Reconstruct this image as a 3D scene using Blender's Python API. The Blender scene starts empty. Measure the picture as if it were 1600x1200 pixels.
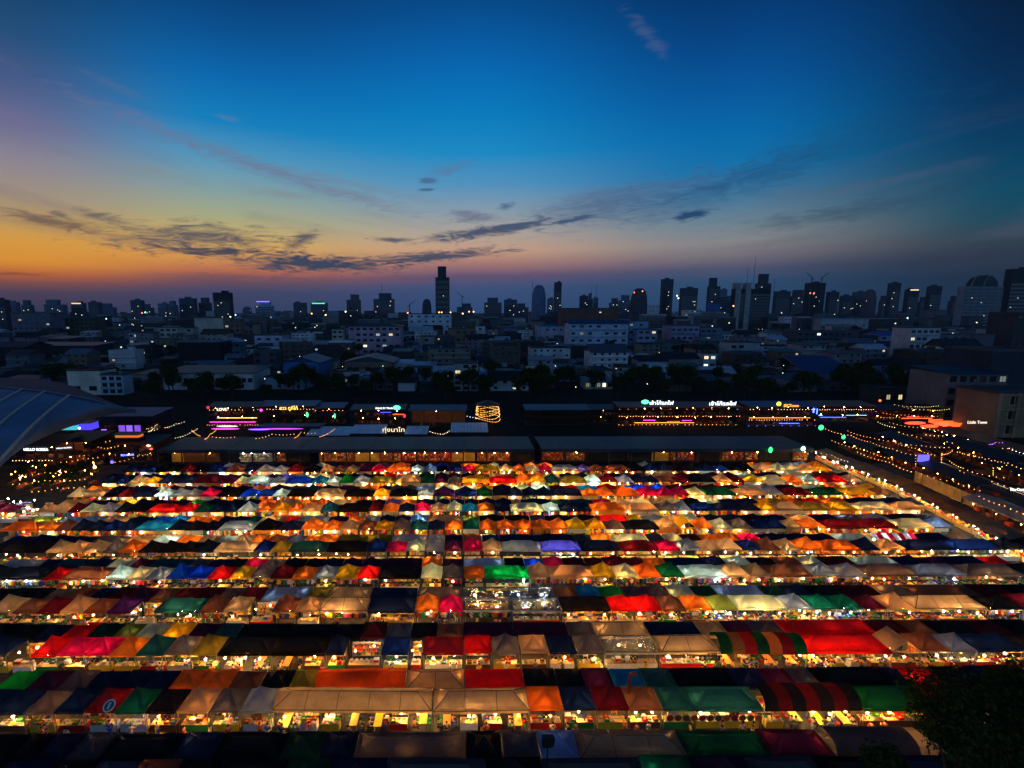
import bpy, math, random
from mathutils import Vector, Matrix
R = math.radians
rnd = random.Random(7)
scene = bpy.context.scene
COL = scene.collection

# ------------------------------------------------------------------ camera
CAM_H, F, PX0, PY0, PITCH, YAW = 40.4, 740.0, 728.0, 600.0, R(8.7), R(0.4)
cam_data = bpy.data.cameras.new('camera')
cam = bpy.data.objects.new('camera', cam_data)
COL.objects.link(cam)
cam_data.sensor_width = 36.0
cam_data.lens = 36.0 * F / 1600.0
cam_data.shift_x = (800.0 - PX0) / 1600.0
cam_data.clip_start = 0.5
cam_data.clip_end = 30000.0
cam.location = (0, 0, CAM_H)
cam.rotation_euler = (math.pi / 2 - PITCH, 0, -YAW)
scene.camera = cam
CT, ST, CY, SY = math.cos(PITCH), math.sin(PITCH), math.cos(YAW), math.sin(YAW)


def ray(px, py):
    u, v = (px - PX0) / F, (py - PY0) / F
    fwd, up = 1.0, -v
    h = fwd * CT + up * ST
    z = -fwd * ST + up * CT
    return Vector((u * CY + h * SY, -u * SY + h * CY, z))


def at_z(px, py, z=0.0):
    d = ray(px, py)
    t = (z - CAM_H) / d.z
    return Vector((d.x * t, d.y * t, z))


def at_y(px, py, Y):
    d = ray(px, py)
    t = Y / d.y
    return Vector((d.x * t, Y, CAM_H + d.z * t))


def x_at(px, Y, z):
    u = (px - PX0) / F
    return (Y * SY + u * (CT * Y * CY + ST * (CAM_H - z))) / (CY - u * CT * SY)


def lin(c):
    out = []
    for x in c[:3]:
        x = x / 255.0
        out.append(x / 12.92 if x <= 0.04045 else ((x + 0.055) / 1.055) ** 2.4)
    return tuple(out)


# ------------------------------------------------------------------ world: dusk sky
scene.render.engine = 'CYCLES'
scene.view_settings.view_transform = 'Standard'
scene.view_settings.look = 'None'
scene.view_settings.gamma = 1.0
scene.view_settings.use_curve_mapping = False
scene.view_settings.exposure = 0.0
cy = scene.cycles
cy.use_denoising = True
try:
    cy.denoiser = 'OPENIMAGEDENOISE'
except Exception:
    pass
cy.max_bounces = 6
cy.diffuse_bounces = 3
cy.glossy_bounces = 2
cy.transmission_bounces = 4
cy.transparent_max_bounces = 12
cy.volume_bounces = 0
cy.caustics_reflective = False
cy.caustics_refractive = False
cy.sample_clamp_indirect = 4.0
cy.use_light_tree = True

world = bpy.data.worlds.new('World')
scene.world = world
world.use_nodes = True
wn, wl = world.node_tree.nodes, world.node_tree.links
wn.clear()


def wmath(op, a, b=None, c=None, clamp=False):
    n = wn.new('ShaderNodeMath')
    n.operation = op
    n.use_clamp = clamp
    for i, x in enumerate((a, b, c)):
        if x is None:
            continue
        if isinstance(x, (int, float)):
            n.inputs[i].default_value = x
        else:
            wl.new(x, n.inputs[i])
    return n.outputs[0]


def wmix(fac, a, b):
    n = wn.new('ShaderNodeMix')
    n.data_type = 'RGBA'
    for i, x in ((0, fac), (6, a), (7, b)):
        if isinstance(x, (int, float)):
            n.inputs[i].default_value = x
        elif isinstance(x, tuple):
            n.inputs[i].default_value = (*x[:3], 1)
        else:
            wl.new(x, n.inputs[i])
    return n.outputs[2]


def wsmooth(x, a, b):
    n = wn.new('ShaderNodeMapRange')
    n.interpolation_type = 'SMOOTHSTEP'
    wl.new(x, n.inputs[0])
    n.inputs[1].default_value, n.inputs[2].default_value = a, b
    return n.outputs[0]


def az_el(px, py):
    d = ray(px, py).normalized()
    return math.degrees(math.atan2(d.x, d.y)), math.degrees(math.asin(d.z))


tc = wn.new('ShaderNodeTexCoord')
sep = wn.new('ShaderNodeSeparateXYZ')
wl.new(tc.outputs['Generated'], sep.inputs[0])
AZ = wmath('MULTIPLY', wmath('ARCTAN2', sep.outputs[0], sep.outputs[1]), 180 / math.pi)
EL = wmath('MULTIPLY', wmath('ARCSINE', sep.outputs[2]), 180 / math.pi)
EL_N = wmath('DIVIDE', wmath('ADD', EL, 5.0), 60.0, clamp=True)
SKY_COLUMNS = [
    (20, [(487, (52, 55, 84)), (455, (82, 66, 86)), (440, (138, 80, 72)), (427, (196, 102, 48)), (408, (228, 148, 42)), (375, (222, 158, 60)), (340, (190, 155, 95)),
          (300, (164, 146, 128)), (250, (142, 134, 146)), (190, (106, 108, 146)), (120, (68, 88, 134)), (50, (34, 76, 120)), (-20, (18, 64, 104)), (-300, (2, 26, 68))]),
    (350, [(487, (56, 68, 102)), (455, (66, 72, 108)), (440, (108, 78, 94)), (424, (190, 106, 76)), (405, (224, 152, 78)), (375, (212, 174, 98)), (340, (172, 172, 130)),
           (300, (134, 162, 160)), (250, (84, 152, 188)), (190, (14, 128, 190)), (120, (0, 104, 174)), (50, (0, 80, 144)), (-20, (0, 60, 116)), (-300, (2, 26, 68))]),
    (740, [(487, (50, 80, 128)), (450, (62, 84, 128)), (432, (98, 84, 120)), (414, (166, 118, 116)), (393, (204, 160, 132)), (365, (180, 166, 154)), (335, (142, 158, 170)),
           (290, (84, 148, 190)), (240, (24, 138, 196)), (180, (0, 124, 190)), (110, (0, 104, 178)), (50, (0, 86, 156)), (-20, (0, 66, 126)), (-300, (2, 26, 68))]),
    (1120, [(487, (38, 74, 112)), (440, (44, 78, 114)), (420, (78, 84, 112)), (400, (124, 116, 124)), (378, (138, 138, 140)), (350, (112, 134, 148)), (315, (74, 122, 154)),
            (270, (14, 116, 172)), (210, (0, 106, 172)), (140, (0, 86, 156)), (60, (0, 66, 130)), (-20, (0, 50, 102)), (-300, (2, 26, 68))]),
    (1585, [(487, (20, 40, 60)), (430, (26, 46, 66)), (400, (40, 52, 68)), (370, (48, 66, 78)), (340, (26, 74, 92)), (290, (4, 74, 102)), (230, (0, 62, 98)),
            (160, (0, 48, 88)), (70, (0, 34, 72)), (-20, (0, 24, 52)), (-300, (2, 26, 68))]),
]
sky_col = None
prev_az = None
for cpx, stops in SKY_COLUMNS:
    ramp = wn.new('ShaderNodeValToRGB')
    wl.new(EL_N, ramp.inputs[0])
    el = ramp.color_ramp.elements
    pts = [((az_el(cpx, py)[1] + 5) / 60, lin(c)) for py, c in stops]
    el[0].position, el[0].color = 0.0, (*pts[0][1], 1)
    el[1].position, el[1].color = 1.0, (*pts[-1][1], 1)
    for p, c in pts:
        e = el.new(min(max(p, 0.001), 0.999))
        e.color = (*c, 1)
    a = az_el(cpx, 380)[0]
    sky_col = ramp.outputs[0] if sky_col is None else wmix(wsmooth(AZ, prev_az, a), sky_col, ramp.outputs[0])
    prev_az = a
# the sky behind the viewer is brightened low down to light the facades
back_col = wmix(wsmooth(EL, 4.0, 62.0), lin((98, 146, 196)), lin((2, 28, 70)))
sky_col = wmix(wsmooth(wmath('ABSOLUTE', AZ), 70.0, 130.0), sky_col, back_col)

# clouds, as bands in azimuth and elevation broken up by noise
comb = wn.new('ShaderNodeCombineXYZ')
wl.new(wmath('MULTIPLY', AZ, 0.30), comb.inputs[0])
wl.new(wmath('ADD', wmath('MULTIPLY', EL, 1.5), wmath('MULTIPLY', AZ, -0.06)), comb.inputs[1])
nz = wn.new('ShaderNodeTexNoise')
wl.new(comb.outputs[0], nz.inputs['Vector'])
nz.inputs['Scale'].default_value = 1.0
nz.inputs['Detail'].default_value = 10.0
nz.inputs['Roughness'].default_value = 0.66
nz.inputs['Distortion'].default_value = 1.4
NOISE = wmath('SUBTRACT', nz.outputs['Fac'], 0.5)
comb2 = wn.new('ShaderNodeCombineXYZ')
wl.new(wmath('ADD', wmath('MULTIPLY', AZ, 0.045), wmath('MULTIPLY', EL, 0.05)), comb2.inputs[0])
wl.new(wmath('MULTIPLY', wmath('ADD', EL, wmath('MULTIPLY', wmath('ABSOLUTE', AZ), -0.16)), 0.32), comb2.inputs[1])
nz2 = wn.new('ShaderNodeTexNoise')
wl.new(comb2.outputs[0], nz2.inputs['Vector'])
nz2.inputs['Scale'].default_value = 1.0
nz2.inputs['Detail'].default_value = 7.0
nz2.inputs['Roughness'].default_value = 0.55
nz2.inputs['Distortion'].default_value = 0.6
# faint high streaks all over the lower sky
streak = wmath('MULTIPLY', wsmooth(nz2.outputs['Fac'], 0.5, 0.72), wmath('MULTIPLY', wsmooth(EL, 2.0, 8.0), wmath('SUBTRACT', 1.0, wsmooth(EL, 10.0, 17.0))))
sky_col = wmix(wmath('MULTIPLY', streak, 0.38), sky_col, lin((92, 92, 116)))
DARK, MAUVE, BLUE, PINK = (38, 52, 78), (92, 84, 98), (34, 66, 108), (128, 104, 124)
CLOUDS = [  # px, py, half width, half height, tilt (degrees, up to the right), opacity, colour, softness
    (305, 372, 125, 24, 3, .95, (86, 82, 92), .55), (330, 393, 90, 7, 1, .9, (52, 60, 80), .3), (470, 376, 34, 12, 28, .85, (66, 70, 90), .45),
    (500, 411, 135, 15, 0, 1.0, (58, 68, 92), .25), (670, 402, 130, 9, 5, .9, (50, 66, 94), .3), (90, 348, 90, 11, -6, .8, (104, 84, 76), .5),
    (155, 338, 40, 8, -10, .7, (84, 80, 84), .5), (95, 336, 22, 6, -14, .7, (80, 78, 84), .4), (30, 428, 60, 4, 0, .7, (116, 66, 50), .5),
    (770, 360, 105, 10, 8, .9, (48, 68, 100), .3), (735, 338, 40, 9, -4, .65, (90, 94, 122), .5), (610, 374, 36, 4, 2, .85, (56, 70, 94), .3),
    (890, 345, 32, 5, 10, .9, (36, 68, 106), .3), (1085, 334, 32, 7, 9, .92, (26, 62, 104), .3), (668, 282, 16, 5, 8, .8, (72, 96, 136), .4), (667, 296, 11, 3, 4, .8, (60, 88, 130), .4),
    (700, 264, 40, 10, 14, .5, (92, 112, 146), .7), (790, 322, 16, 6, 10, .8, (58, 86, 126), .4), (950, 320, 190, 28, 10, .6, (72, 92, 126), .9), (1180, 275, 260, 32, 14, .6, (26, 72, 116), .9),
    (410, 262, 260, 14, -13, .65, (112, 112, 138), .8), (440, 303, 60, 8, -3, .45, (130, 134, 140), .7), (175, 132, 55, 9, -14, .35, (84, 110, 142), .8),
    (1012, 55, 50, 13, -42, .36, (92, 104, 140), .8), (355, 184, 22, 5, -10, .35, (104, 122, 150), .8), (60, 195, 120, 16, -8, .35, (120, 108, 140), .9),
    (250, 270, 60, 9, -12, .35, (140, 132, 132), .8), (1320, 330, 240, 18, 6, .5, (40, 66, 92), .9), (560, 290, 120, 9, -9, .35, (118, 128, 148), .8), (1250, 372, 160, 8, 5, .3, (84, 88, 104), .8),
    (640, 436, 330, 7, 2, .4, (104, 80, 100), .7), (380, 433, 120, 6, 0, .45, (88, 72, 94), .6),
]
for px, py, hw, hh, tilt, op, colr, soft in CLOUDS:
    a0, e0 = az_el(px, py)
    a1, _ = az_el(px + hw, py)
    _, e1 = az_el(px, py - hh)
    hw_d, hh_d = abs(a1 - a0), abs(e1 - e0)
    da, de = wmath('SUBTRACT', AZ, a0), wmath('SUBTRACT', EL, e0)
    t = R(tilt)
    uu = wmath('DIVIDE', wmath('ADD', wmath('MULTIPLY', da, math.cos(t)), wmath('MULTIPLY', de, math.sin(t))), hw_d)
    vv = wmath('DIVIDE', wmath('SUBTRACT', wmath('MULTIPLY', de, math.cos(t)), wmath('MULTIPLY', da, math.sin(t))), hh_d)
    r2 = wmath('ADD', wmath('MULTIPLY', uu, uu), wmath('MULTIPLY', vv, vv))
    dens = wmath('ADD', wmath('SUBTRACT', 1.22, wmath('SQRT', r2)), wmath('MULTIPLY', NOISE, 3.4))
    sky_col = wmix(wmath('MULTIPLY', wsmooth(dens, -.1, 0.7 + soft * .9), op), sky_col, lin(colr))

nish = wn.new('ShaderNodeTexSky')
nish.sky_type = 'NISHITA'
nish.sun_disc = False
nish.sun_elevation = R(-1.5)
nish.sun_rotation = R(-50)
nish_bg = wn.new('ShaderNodeBackground')
wl.new(nish.outputs[0], nish_bg.inputs[0])
nish_bg.inputs[1].default_value = 0.012
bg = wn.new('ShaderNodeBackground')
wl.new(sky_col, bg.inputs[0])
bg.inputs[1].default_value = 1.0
addw = wn.new('ShaderNodeAddShader')
wl.new(bg.outputs[0], addw.inputs[0])
wl.new(nish_bg.outputs[0], addw.inputs[1])
wo = wn.new('ShaderNodeOutputWorld')
wl.new(addw.outputs[0], wo.inputs['Surface'])

# last warm glow of the sun that has just set, low and behind the skyline
sun_d = bpy.data.lights.new('afterglow_sun', 'SUN')
sun_d.energy = 0.03
sun_d.angle = R(20)
sun_d.color = (1.0, 0.6, 0.35)
sun = bpy.data.objects.new('afterglow_sun', sun_d)
COL.objects.link(sun)
sun.rotation_euler = (R(-86), 0, R(50))

# ------------------------------------------------------------------ materials
MATS = {}


def new_mat(name):
    m = bpy.data.materials.new(name)
    m.use_nodes = True
    m.node_tree.nodes.clear()
    MATS[name] = m
    return m, m.node_tree.nodes, m.node_tree.links


def colour_source(n, l, vc):
    if vc:
        a = n.new('ShaderNodeAttribute')
        a.attribute_name = 'Col'
        return a.outputs['Color']
    return n.new('ShaderNodeObjectInfo').outputs['Color']


def stained(n, l, col, lo=0.72, hi=1.08, scale=0.7, detail=6):
    tcn = n.new('ShaderNodeNewGeometry')
    noi = n.new('ShaderNodeTexNoise')
    l.new(tcn.outputs['Position'], noi.inputs['Vector'])
    noi.inputs['Scale'].default_value = scale
    noi.inputs['Detail'].default_value = detail
    noi.inputs['Roughness'].default_value = 0.65
    mr = n.new('ShaderNodeMapRange')
    l.new(noi.outputs['Fac'], mr.inputs[0])
    mr.inputs[1].default_value, mr.inputs[2].default_value = 0.3, 0.7
    mr.inputs[3].default_value, mr.inputs[4].default_value = lo, hi
    vm = n.new('ShaderNodeVectorMath')
    vm.operation = 'SCALE'
    l.new(col, vm.inputs[0])
    l.new(mr.outputs[0], vm.inputs['Scale'])
    return vm.outputs[0], tcn


def make_paint(name, vc=False, rough=0.75, scale=0.5, lo=0.7, metal=0.0, bump=0.0):
    m, n, l = new_mat(name)
    c, geo = stained(n, l, colour_source(n, l, vc), lo=lo, scale=scale)
    b = n.new('ShaderNodeBsdfPrincipled')
    l.new(c, b.inputs['Base Color'])
    b.inputs['Roughness'].default_value = rough
    b.inputs['Metallic'].default_value = metal
    b.inputs['Specular IOR Level'].default_value = 0.3
    o = n.new('ShaderNodeOutputMaterial')
    l.new(b.outputs[0], o.inputs[0])
    return m


def make_fabric(name, vc=False, trans=0.56):
    m, n, l = new_mat(name)
    c, geo = stained(n, l, colour_source(n, l, vc), lo=0.78, hi=1.1, scale=1.1)
    noi = n.new('ShaderNodeTexNoise')
    l.new(geo.outputs['Position'], noi.inputs['Vector'])
    noi.inputs['Scale'].default_value = 2.6
    noi.inputs['Detail'].default_value = 4
    noi.inputs['Distortion'].default_value = 0.8
    bp = n.new('ShaderNodeBump')
    bp.inputs['Strength'].default_value = 0.35
    bp.inputs['Distance'].default_value = 0.12
    l.new(noi.outputs['Fac'], bp.inputs['Height'])
    d = n.new('ShaderNodeBsdfDiffuse')
    t = n.new('ShaderNodeBsdfTranslucent')
    g = n.new('ShaderNodeBsdfGlossy')
    g.inputs['Roughness'].default_value = 0.45
    for s in (d, t):
        l.new(c, s.inputs['Color'])
        l.new(bp.outputs[0], s.inputs['Normal'])
    l.new(bp.outputs[0], g.inputs['Normal'])
    mx = n.new('ShaderNodeMixShader')
    mx.inputs[0].default_value = trans
    l.new(d.outputs[0], mx.inputs[1])
    l.new(t.outputs[0], mx.inputs[2])
    mx2 = n.new('ShaderNodeMixShader')
    mx2.inputs[0].default_value = 0.012
    l.new(mx.outputs[0], mx2.inputs[1])
    l.new(g.outputs[0], mx2.inputs[2])
    o = n.new('ShaderNodeOutputMaterial')
    l.new(mx2.outputs[0], o.inputs[0])
    return m


def make_emit(name, strength, vc=False):
    m, n, l = new_mat(name)
    e = n.new('ShaderNodeEmission')
    l.new(colour_source(n, l, vc), e.inputs['Color'])
    e.inputs['Strength'].default_value = strength
    o = n.new('ShaderNodeOutputMaterial')
    l.new(e.outputs[0], o.inputs[0])
    return m


PAINT = make_paint('painted_surface')
PAINT_VC = make_paint('mixed_paint', vc=True)
CONCRETE = make_paint('concrete', rough=0.9, scale=0.12, lo=0.55)
CONCRETE_VC = make_paint('mixed_concrete', vc=True, rough=0.9, scale=0.05, lo=0.6)
METAL = make_paint('steel', rough=0.4, metal=0.6)
SHEET = make_paint('sheet_roof', rough=0.5, scale=0.35, lo=0.6, metal=0.15)
FABRIC = make_fabric('canopy_fabric')
FABRIC_VC = make_fabric('mixed_canopy_fabric', vc=True)
GOODS_VC = make_paint('market_goods', vc=True, rough=0.5, scale=6.0, lo=0.6)
GOODS = make_paint('goods', rough=0.5, scale=9.0, lo=0.6)
CLOTH = make_paint('cloth', rough=0.95, scale=5.0, lo=0.75)
SKIN = make_paint('skin', rough=0.6, scale=3.0, lo=0.9)
BULB = make_emit('bulb_glow', 150.0)
BULB_SOFT = make_emit('small_bulb_glow', 24.0)
BULB_VC = make_emit('mixed_bulb_glow', 1.0, vc=True)
SIGN = make_emit('sign_glow', 3.0)
NEON = make_emit('neon_glow', 7.0)
LIT_FACE = make_emit('lit_window_glow', 1.6)


def make_glass():
    m, n, l = new_mat('window_glass')
    b = n.new('ShaderNodeBsdfPrincipled')
    b.inputs['Base Color'].default_value = (0.012, 0.016, 0.02, 1)
    b.inputs['Roughness'].default_value = 0.12
    o = n.new('ShaderNodeOutputMaterial')
    l.new(b.outputs[0], o.inputs[0])
    return m


def make_clear():
    m, n, l = new_mat('clear_plastic')
    t = n.new('ShaderNodeBsdfTransparent')
    t.inputs[0].default_value = (0.86, 0.86, 0.86, 1)
    d = n.new('ShaderNodeBsdfTranslucent')
    d.inputs[0].default_value = (0.8, 0.8, 0.78, 1)
    g = n.new('ShaderNodeBsdfGlossy')
    g.inputs['Roughness'].default_value = 0.15
    a = n.new('ShaderNodeMixShader')
    a.inputs[0].default_value = 0.22
    l.new(t.outputs[0], a.inputs[1])
    l.new(d.outputs[0], a.inputs[2])
    b = n.new('ShaderNodeMixShader')
    b.inputs[0].default_value = 0.08
    l.new(a.outputs[0], b.inputs[1])
    l.new(g.outputs[0], b.inputs[2])
    o = n.new('ShaderNodeOutputMaterial')
    l.new(b.outputs[0], o.inputs[0])
    return m


def make_leaf():
    m, n, l = new_mat('leaf')
    oi = n.new('ShaderNodeNewGeometry')
    cr = n.new('ShaderNodeValToRGB')
    l.new(oi.outputs['Random Per Island'], cr.inputs[0])
    cr.color_ramp.elements[0].color = (0.012, 0.03, 0.008, 1)
    cr.color_ramp.elements[1].color = (0.05, 0.085, 0.02, 1)
    d = n.new('ShaderNodeBsdfDiffuse')
    t = n.new('ShaderNodeBsdfTranslucent')
    l.new(cr.outputs[0], d.inputs[0])
    l.new(cr.outputs[0], t.inputs[0])
    a = n.new('ShaderNodeMixShader')
    a.inputs[0].default_value = 0.3
    l.new(d.outputs[0], a.inputs[1])
    l.new(t.outputs[0], a.inputs[2])
    o = n.new('ShaderNodeOutputMaterial')
    l.new(a.outputs[0], o.inputs[0])
    return m


def make_ground(name, c0, c1, scale):
    m, n, l = new_mat(name)
    geo = n.new('ShaderNodeNewGeometry')
    noi = n.new('ShaderNodeTexNoise')
    l.new(geo.outputs['Position'], noi.inputs['Vector'])
    noi.inputs['Scale'].default_value = scale
    noi.inputs['Detail'].default_value = 9
    cr = n.new('ShaderNodeValToRGB')
    l.new(noi.outputs['Fac'], cr.inputs[0])
    cr.color_ramp.elements[0].color, cr.color_ramp.elements[1].color = (*c0, 1), (*c1, 1)
    cr.color_ramp.elements[0].position, cr.color_ramp.elements[1].position = 0.35, 0.7
    b = n.new('ShaderNodeBsdfPrincipled')
    l.new(cr.outputs[0], b.inputs['Base Color'])
    b.inputs['Roughness'].default_value = 0.95
    b.inputs['Specular IOR Level'].default_value = 0.08
    o = n.new('ShaderNodeOutputMaterial')
    l.new(b.outputs[0], o.inputs[0])
    return m


GLASS, CLEAR, LEAF = make_glass(), make_clear(), make_leaf()
GROUND = make_ground('city_ground', (0.008, 0.012, 0.008), (0.03, 0.03, 0.026), 0.02)
PAVING = make_ground('market_asphalt', (0.035, 0.034, 0.032), (0.09, 0.085, 0.078), 0.6)


# ------------------------------------------------------------------ mesh builder
class MB:
    def __init__(s):
        s.v, s.f, s.c, s.m = [], [], [], []

    def poly(s, pts, col=(1, 1, 1), m=0):
        k = len(s.v)
        s.v.extend(tuple(p) for p in pts)
        s.f.append(tuple(range(k, k + len(pts))))
        s.c.append(col)
        s.m.append(m)

    def mesh(s, vs, fs, col=(1, 1, 1), m=0):
        k = len(s.v)
        s.v.extend(tuple(p) for p in vs)
        for f in fs:
            s.f.append(tuple(k + i for i in f))
            s.c.append(col)
            s.m.append(m)

    def box(s, x0, x1, y0, y1, z0, z1, col=(1, 1, 1), m=0, bottom=True):
        vs = [(x0, y0, z0), (x1, y0, z0), (x1, y1, z0), (x0, y1, z0), (x0, y0, z1), (x1, y0, z1), (x1, y1, z1), (x0, y1, z1)]
        fs = [(4, 5, 6, 7), (0, 1, 5, 4), (1, 2, 6, 5), (2, 3, 7, 6), (3, 0, 4, 7)]
        if bottom:
            fs.append((3, 2, 1, 0))
        s.mesh(vs, fs, col, m)

    def tube(s, p, q, r, n=5, col=(1, 1, 1), m=0, r2=None, caps=True):
        p, q = Vector(p), Vector(q)
        d = (q - p)
        if d.length < 1e-6:
            return
        d.normalize()
        a = d.cross(Vector((0, 0, 1)) if abs(d.z) < .9 else Vector((1, 0, 0))).normalized()
        b = d.cross(a)
        r2 = r if r2 is None else r2
        vs = [p + (a * math.cos(t) + b * math.sin(t)) * r for t in (2 * math.pi * i / n for i in range(n))]
        vs += [q + (a * math.cos(t) + b * math.sin(t)) * r2 for t in (2 * math.pi * i / n for i in range(n))]
        fs = [(i, (i + 1) % n, n + (i + 1) % n, n + i) for i in range(n)]
        if caps:
            fs += [tuple(range(n - 1, -1, -1)), tuple(range(n, 2 * n))]
        s.mesh(vs, fs, col, m)

    def ball(s, c, r, col=(1, 1, 1), m=0, sz=1.0, n=6, rings=4):
        vs = [(c[0], c[1], c[2] + r * sz)]
        for j in range(1, rings):
            t = math.pi * j / rings
            for i in range(n):
                a = 2 * math.pi * i / n
                vs.append((c[0] + r * math.sin(t) * math.cos(a), c[1] + r * math.sin(t) * math.sin(a), c[2] + r * sz * math.cos(t)))
        vs.append((c[0], c[1], c[2] - r * sz))
        fs = [(0, 1 + i, 1 + (i + 1) % n) for i in range(n)]
        for j in range(rings - 2):
            a = 1 + j * n
            fs += [(a + i, a + n + i, a + n + (i + 1) % n, a + (i + 1) % n) for i in range(n)]
        a, e = 1 + (rings - 2) * n, len(vs) - 1
        fs += [(a + i, e, a + (i + 1) % n) for i in range(n)]
        s.mesh(vs, fs, col, m)

    def cone(s, c, r, h, col=(1, 1, 1), m=0, n=8, r2=0.0):
        s.tube(c, (c[0], c[1], c[2] + h), r, n, col, m, r2=max(r2, 0.002))

    def octa(s, c, r, col=(1, 1, 1), m=0):
        x, y, z = c
        s.mesh([(x + r, y, z), (x - r, y, z), (x, y + r, z), (x, y - r, z), (x, y, z + r), (x, y, z - r)],
               [(0, 2, 4), (2, 1, 4), (1, 3, 4), (3, 0, 4), (2, 0, 5), (1, 2, 5), (3, 1, 5), (0, 3, 5)], col, m)

    def data(s, name, mats, vc=False, smooth=False):
        me = bpy.data.meshes.new(name)
        me.from_pydata(s.v, [], s.f)
        for mt in (mats if isinstance(mats, (list, tuple)) else [mats]):
            me.materials.append(mt)
        if any(s.m):
            me.polygons.foreach_set('material_index', s.m)
        if vc:
            at = me.color_attributes.new('Col', 'FLOAT_COLOR', 'CORNER')
            buf = []
            for f, c in zip(s.f, s.c):
                buf.extend((c[0], c[1], c[2], 1.0) * len(f))
            at.data.foreach_set('color', buf)
        if smooth:
            me.polygons.foreach_set('use_smooth', [True] * len(s.f))
        me.update()
        return me


def put(name, me, parent=None, loc=(0, 0, 0), rz=0.0, scale=(1, 1, 1), col=None, label=None, cat=None, group=None, kind=None):
    o = bpy.data.objects.new(name, me)
    COL.objects.link(o)
    if parent is not None:
        o.parent = parent
    o.location = loc
    if rz:
        o.rotation_euler = (0, 0, rz)
    if scale != (1, 1, 1):
        o.scale = scale
    if col is not None:
        o.color = (col[0], col[1], col[2], 1.0)
    if label:
        o['label'] = label
    if cat:
        o['category'] = cat
    if group:
        o['group'] = group
    if kind:
        o['kind'] = kind
    return o


THINGS = []


def thing(name, label, cat, loc=(0, 0, 0), rz=0.0, group=None, me=None, col=None, scale=(1, 1, 1)):
    o = put(name, me, None, loc, rz, scale, col, label, cat, group)
    THINGS.append(o)
    return o


ORD = 'first second third fourth fifth sixth seventh eighth ninth tenth eleventh twelfth thirteenth fourteenth fifteenth sixteenth seventeenth eighteenth nineteenth'.split()
TENS = ['twentieth', 'thirtieth', 'fortieth', 'fiftieth', 'sixtieth', 'seventieth', 'eightieth', 'ninetieth']
TENC = ['twenty', 'thirty', 'forty', 'fifty', 'sixty', 'seventy', 'eighty', 'ninety']


def ordinal(i):
    if i < 19:
        return ORD[i]
    if i == 99:
        return 'hundredth'
    if i > 99:
        return 'hundred-and-' + ordinal(i - 100)
    t, u = divmod(i + 1, 10)
    return TENS[t - 2] if u == 0 else TENC[t - 2] + '-' + ORD[u - 1]


def add_haze():
    m, n, l = new_mat('haze_air')
    v = n.new('ShaderNodeVolumePrincipled')
    v.inputs['Color'].default_value = (0.62, 0.74, 0.9, 1)
    v.inputs['Density'].default_value = HAZE
    o = n.new('ShaderNodeOutputMaterial')
    l.new(v.outputs[0], o.inputs['Volume'])
    b = MB()
    b.box(-7500, 7500, -30, 6500, -1.0, 260)
    put('haze', b.data('haze', m), label='pale dusk haze over the city', kind='stuff')
HAZE = 0.00006

# ------------------------------------------------------------------ the ground
g = MB()
g.poly([(-9000, -400, -0.02), (9000, -400, -0.02), (9000, 12000, -0.02), (-9000, 12000, -0.02)])
put('city_ground', g.data('city_ground', GROUND), kind='structure')
g = MB()
g.poly([(-122, 10, 0), (124, 10, 0), (128, 122, 0), (-122, 122, 0)])
put('market_ground', g.data('market_ground', PAVING), kind='structure')

# ------------------------------------------------------------------ the tents
PAL = {'k': (17, 17, 21), 'n': (15, 30, 74), 'b': (10, 70, 225), 'c': (20, 130, 205), 't': (28, 86, 94), 'g': (8, 165, 55), 'd': (8, 74, 46), 'o': (236, 122, 28),
       'y': (228, 180, 22), 'w': (205, 220, 188), 's': (120, 142, 178), 'e': (186, 156, 120), 'r': (225, 18, 14), 'm': (96, 12, 20), 'p': (78, 22, 62), 'v': (98, 84, 205),
       'i': (226, 18, 92), 'l': (128, 122, 34), 'h': (118, 76, 56), 'a': (92, 88, 96), 'q': (120, 165, 235), 'x': (228, 74, 14)}
CNAME = {'k': 'black', 'n': 'navy', 'b': 'bright blue', 'c': 'sky blue', 't': 'teal', 'g': 'bright green', 'd': 'dark green', 'o': 'orange', 'y': 'yellow', 'w': 'cream white',
         's': 'silver grey', 'e': 'beige', 'r': 'red', 'm': 'maroon', 'p': 'plum', 'v': 'violet', 'i': 'crimson pink', 'l': 'olive', 'h': 'brown', 'a': 'charcoal', 'q': 'pale blue', 'x': 'orange red'}
ROWY0, PITCH_Y, EAVE = 40.4, 7.74, 2.3
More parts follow.
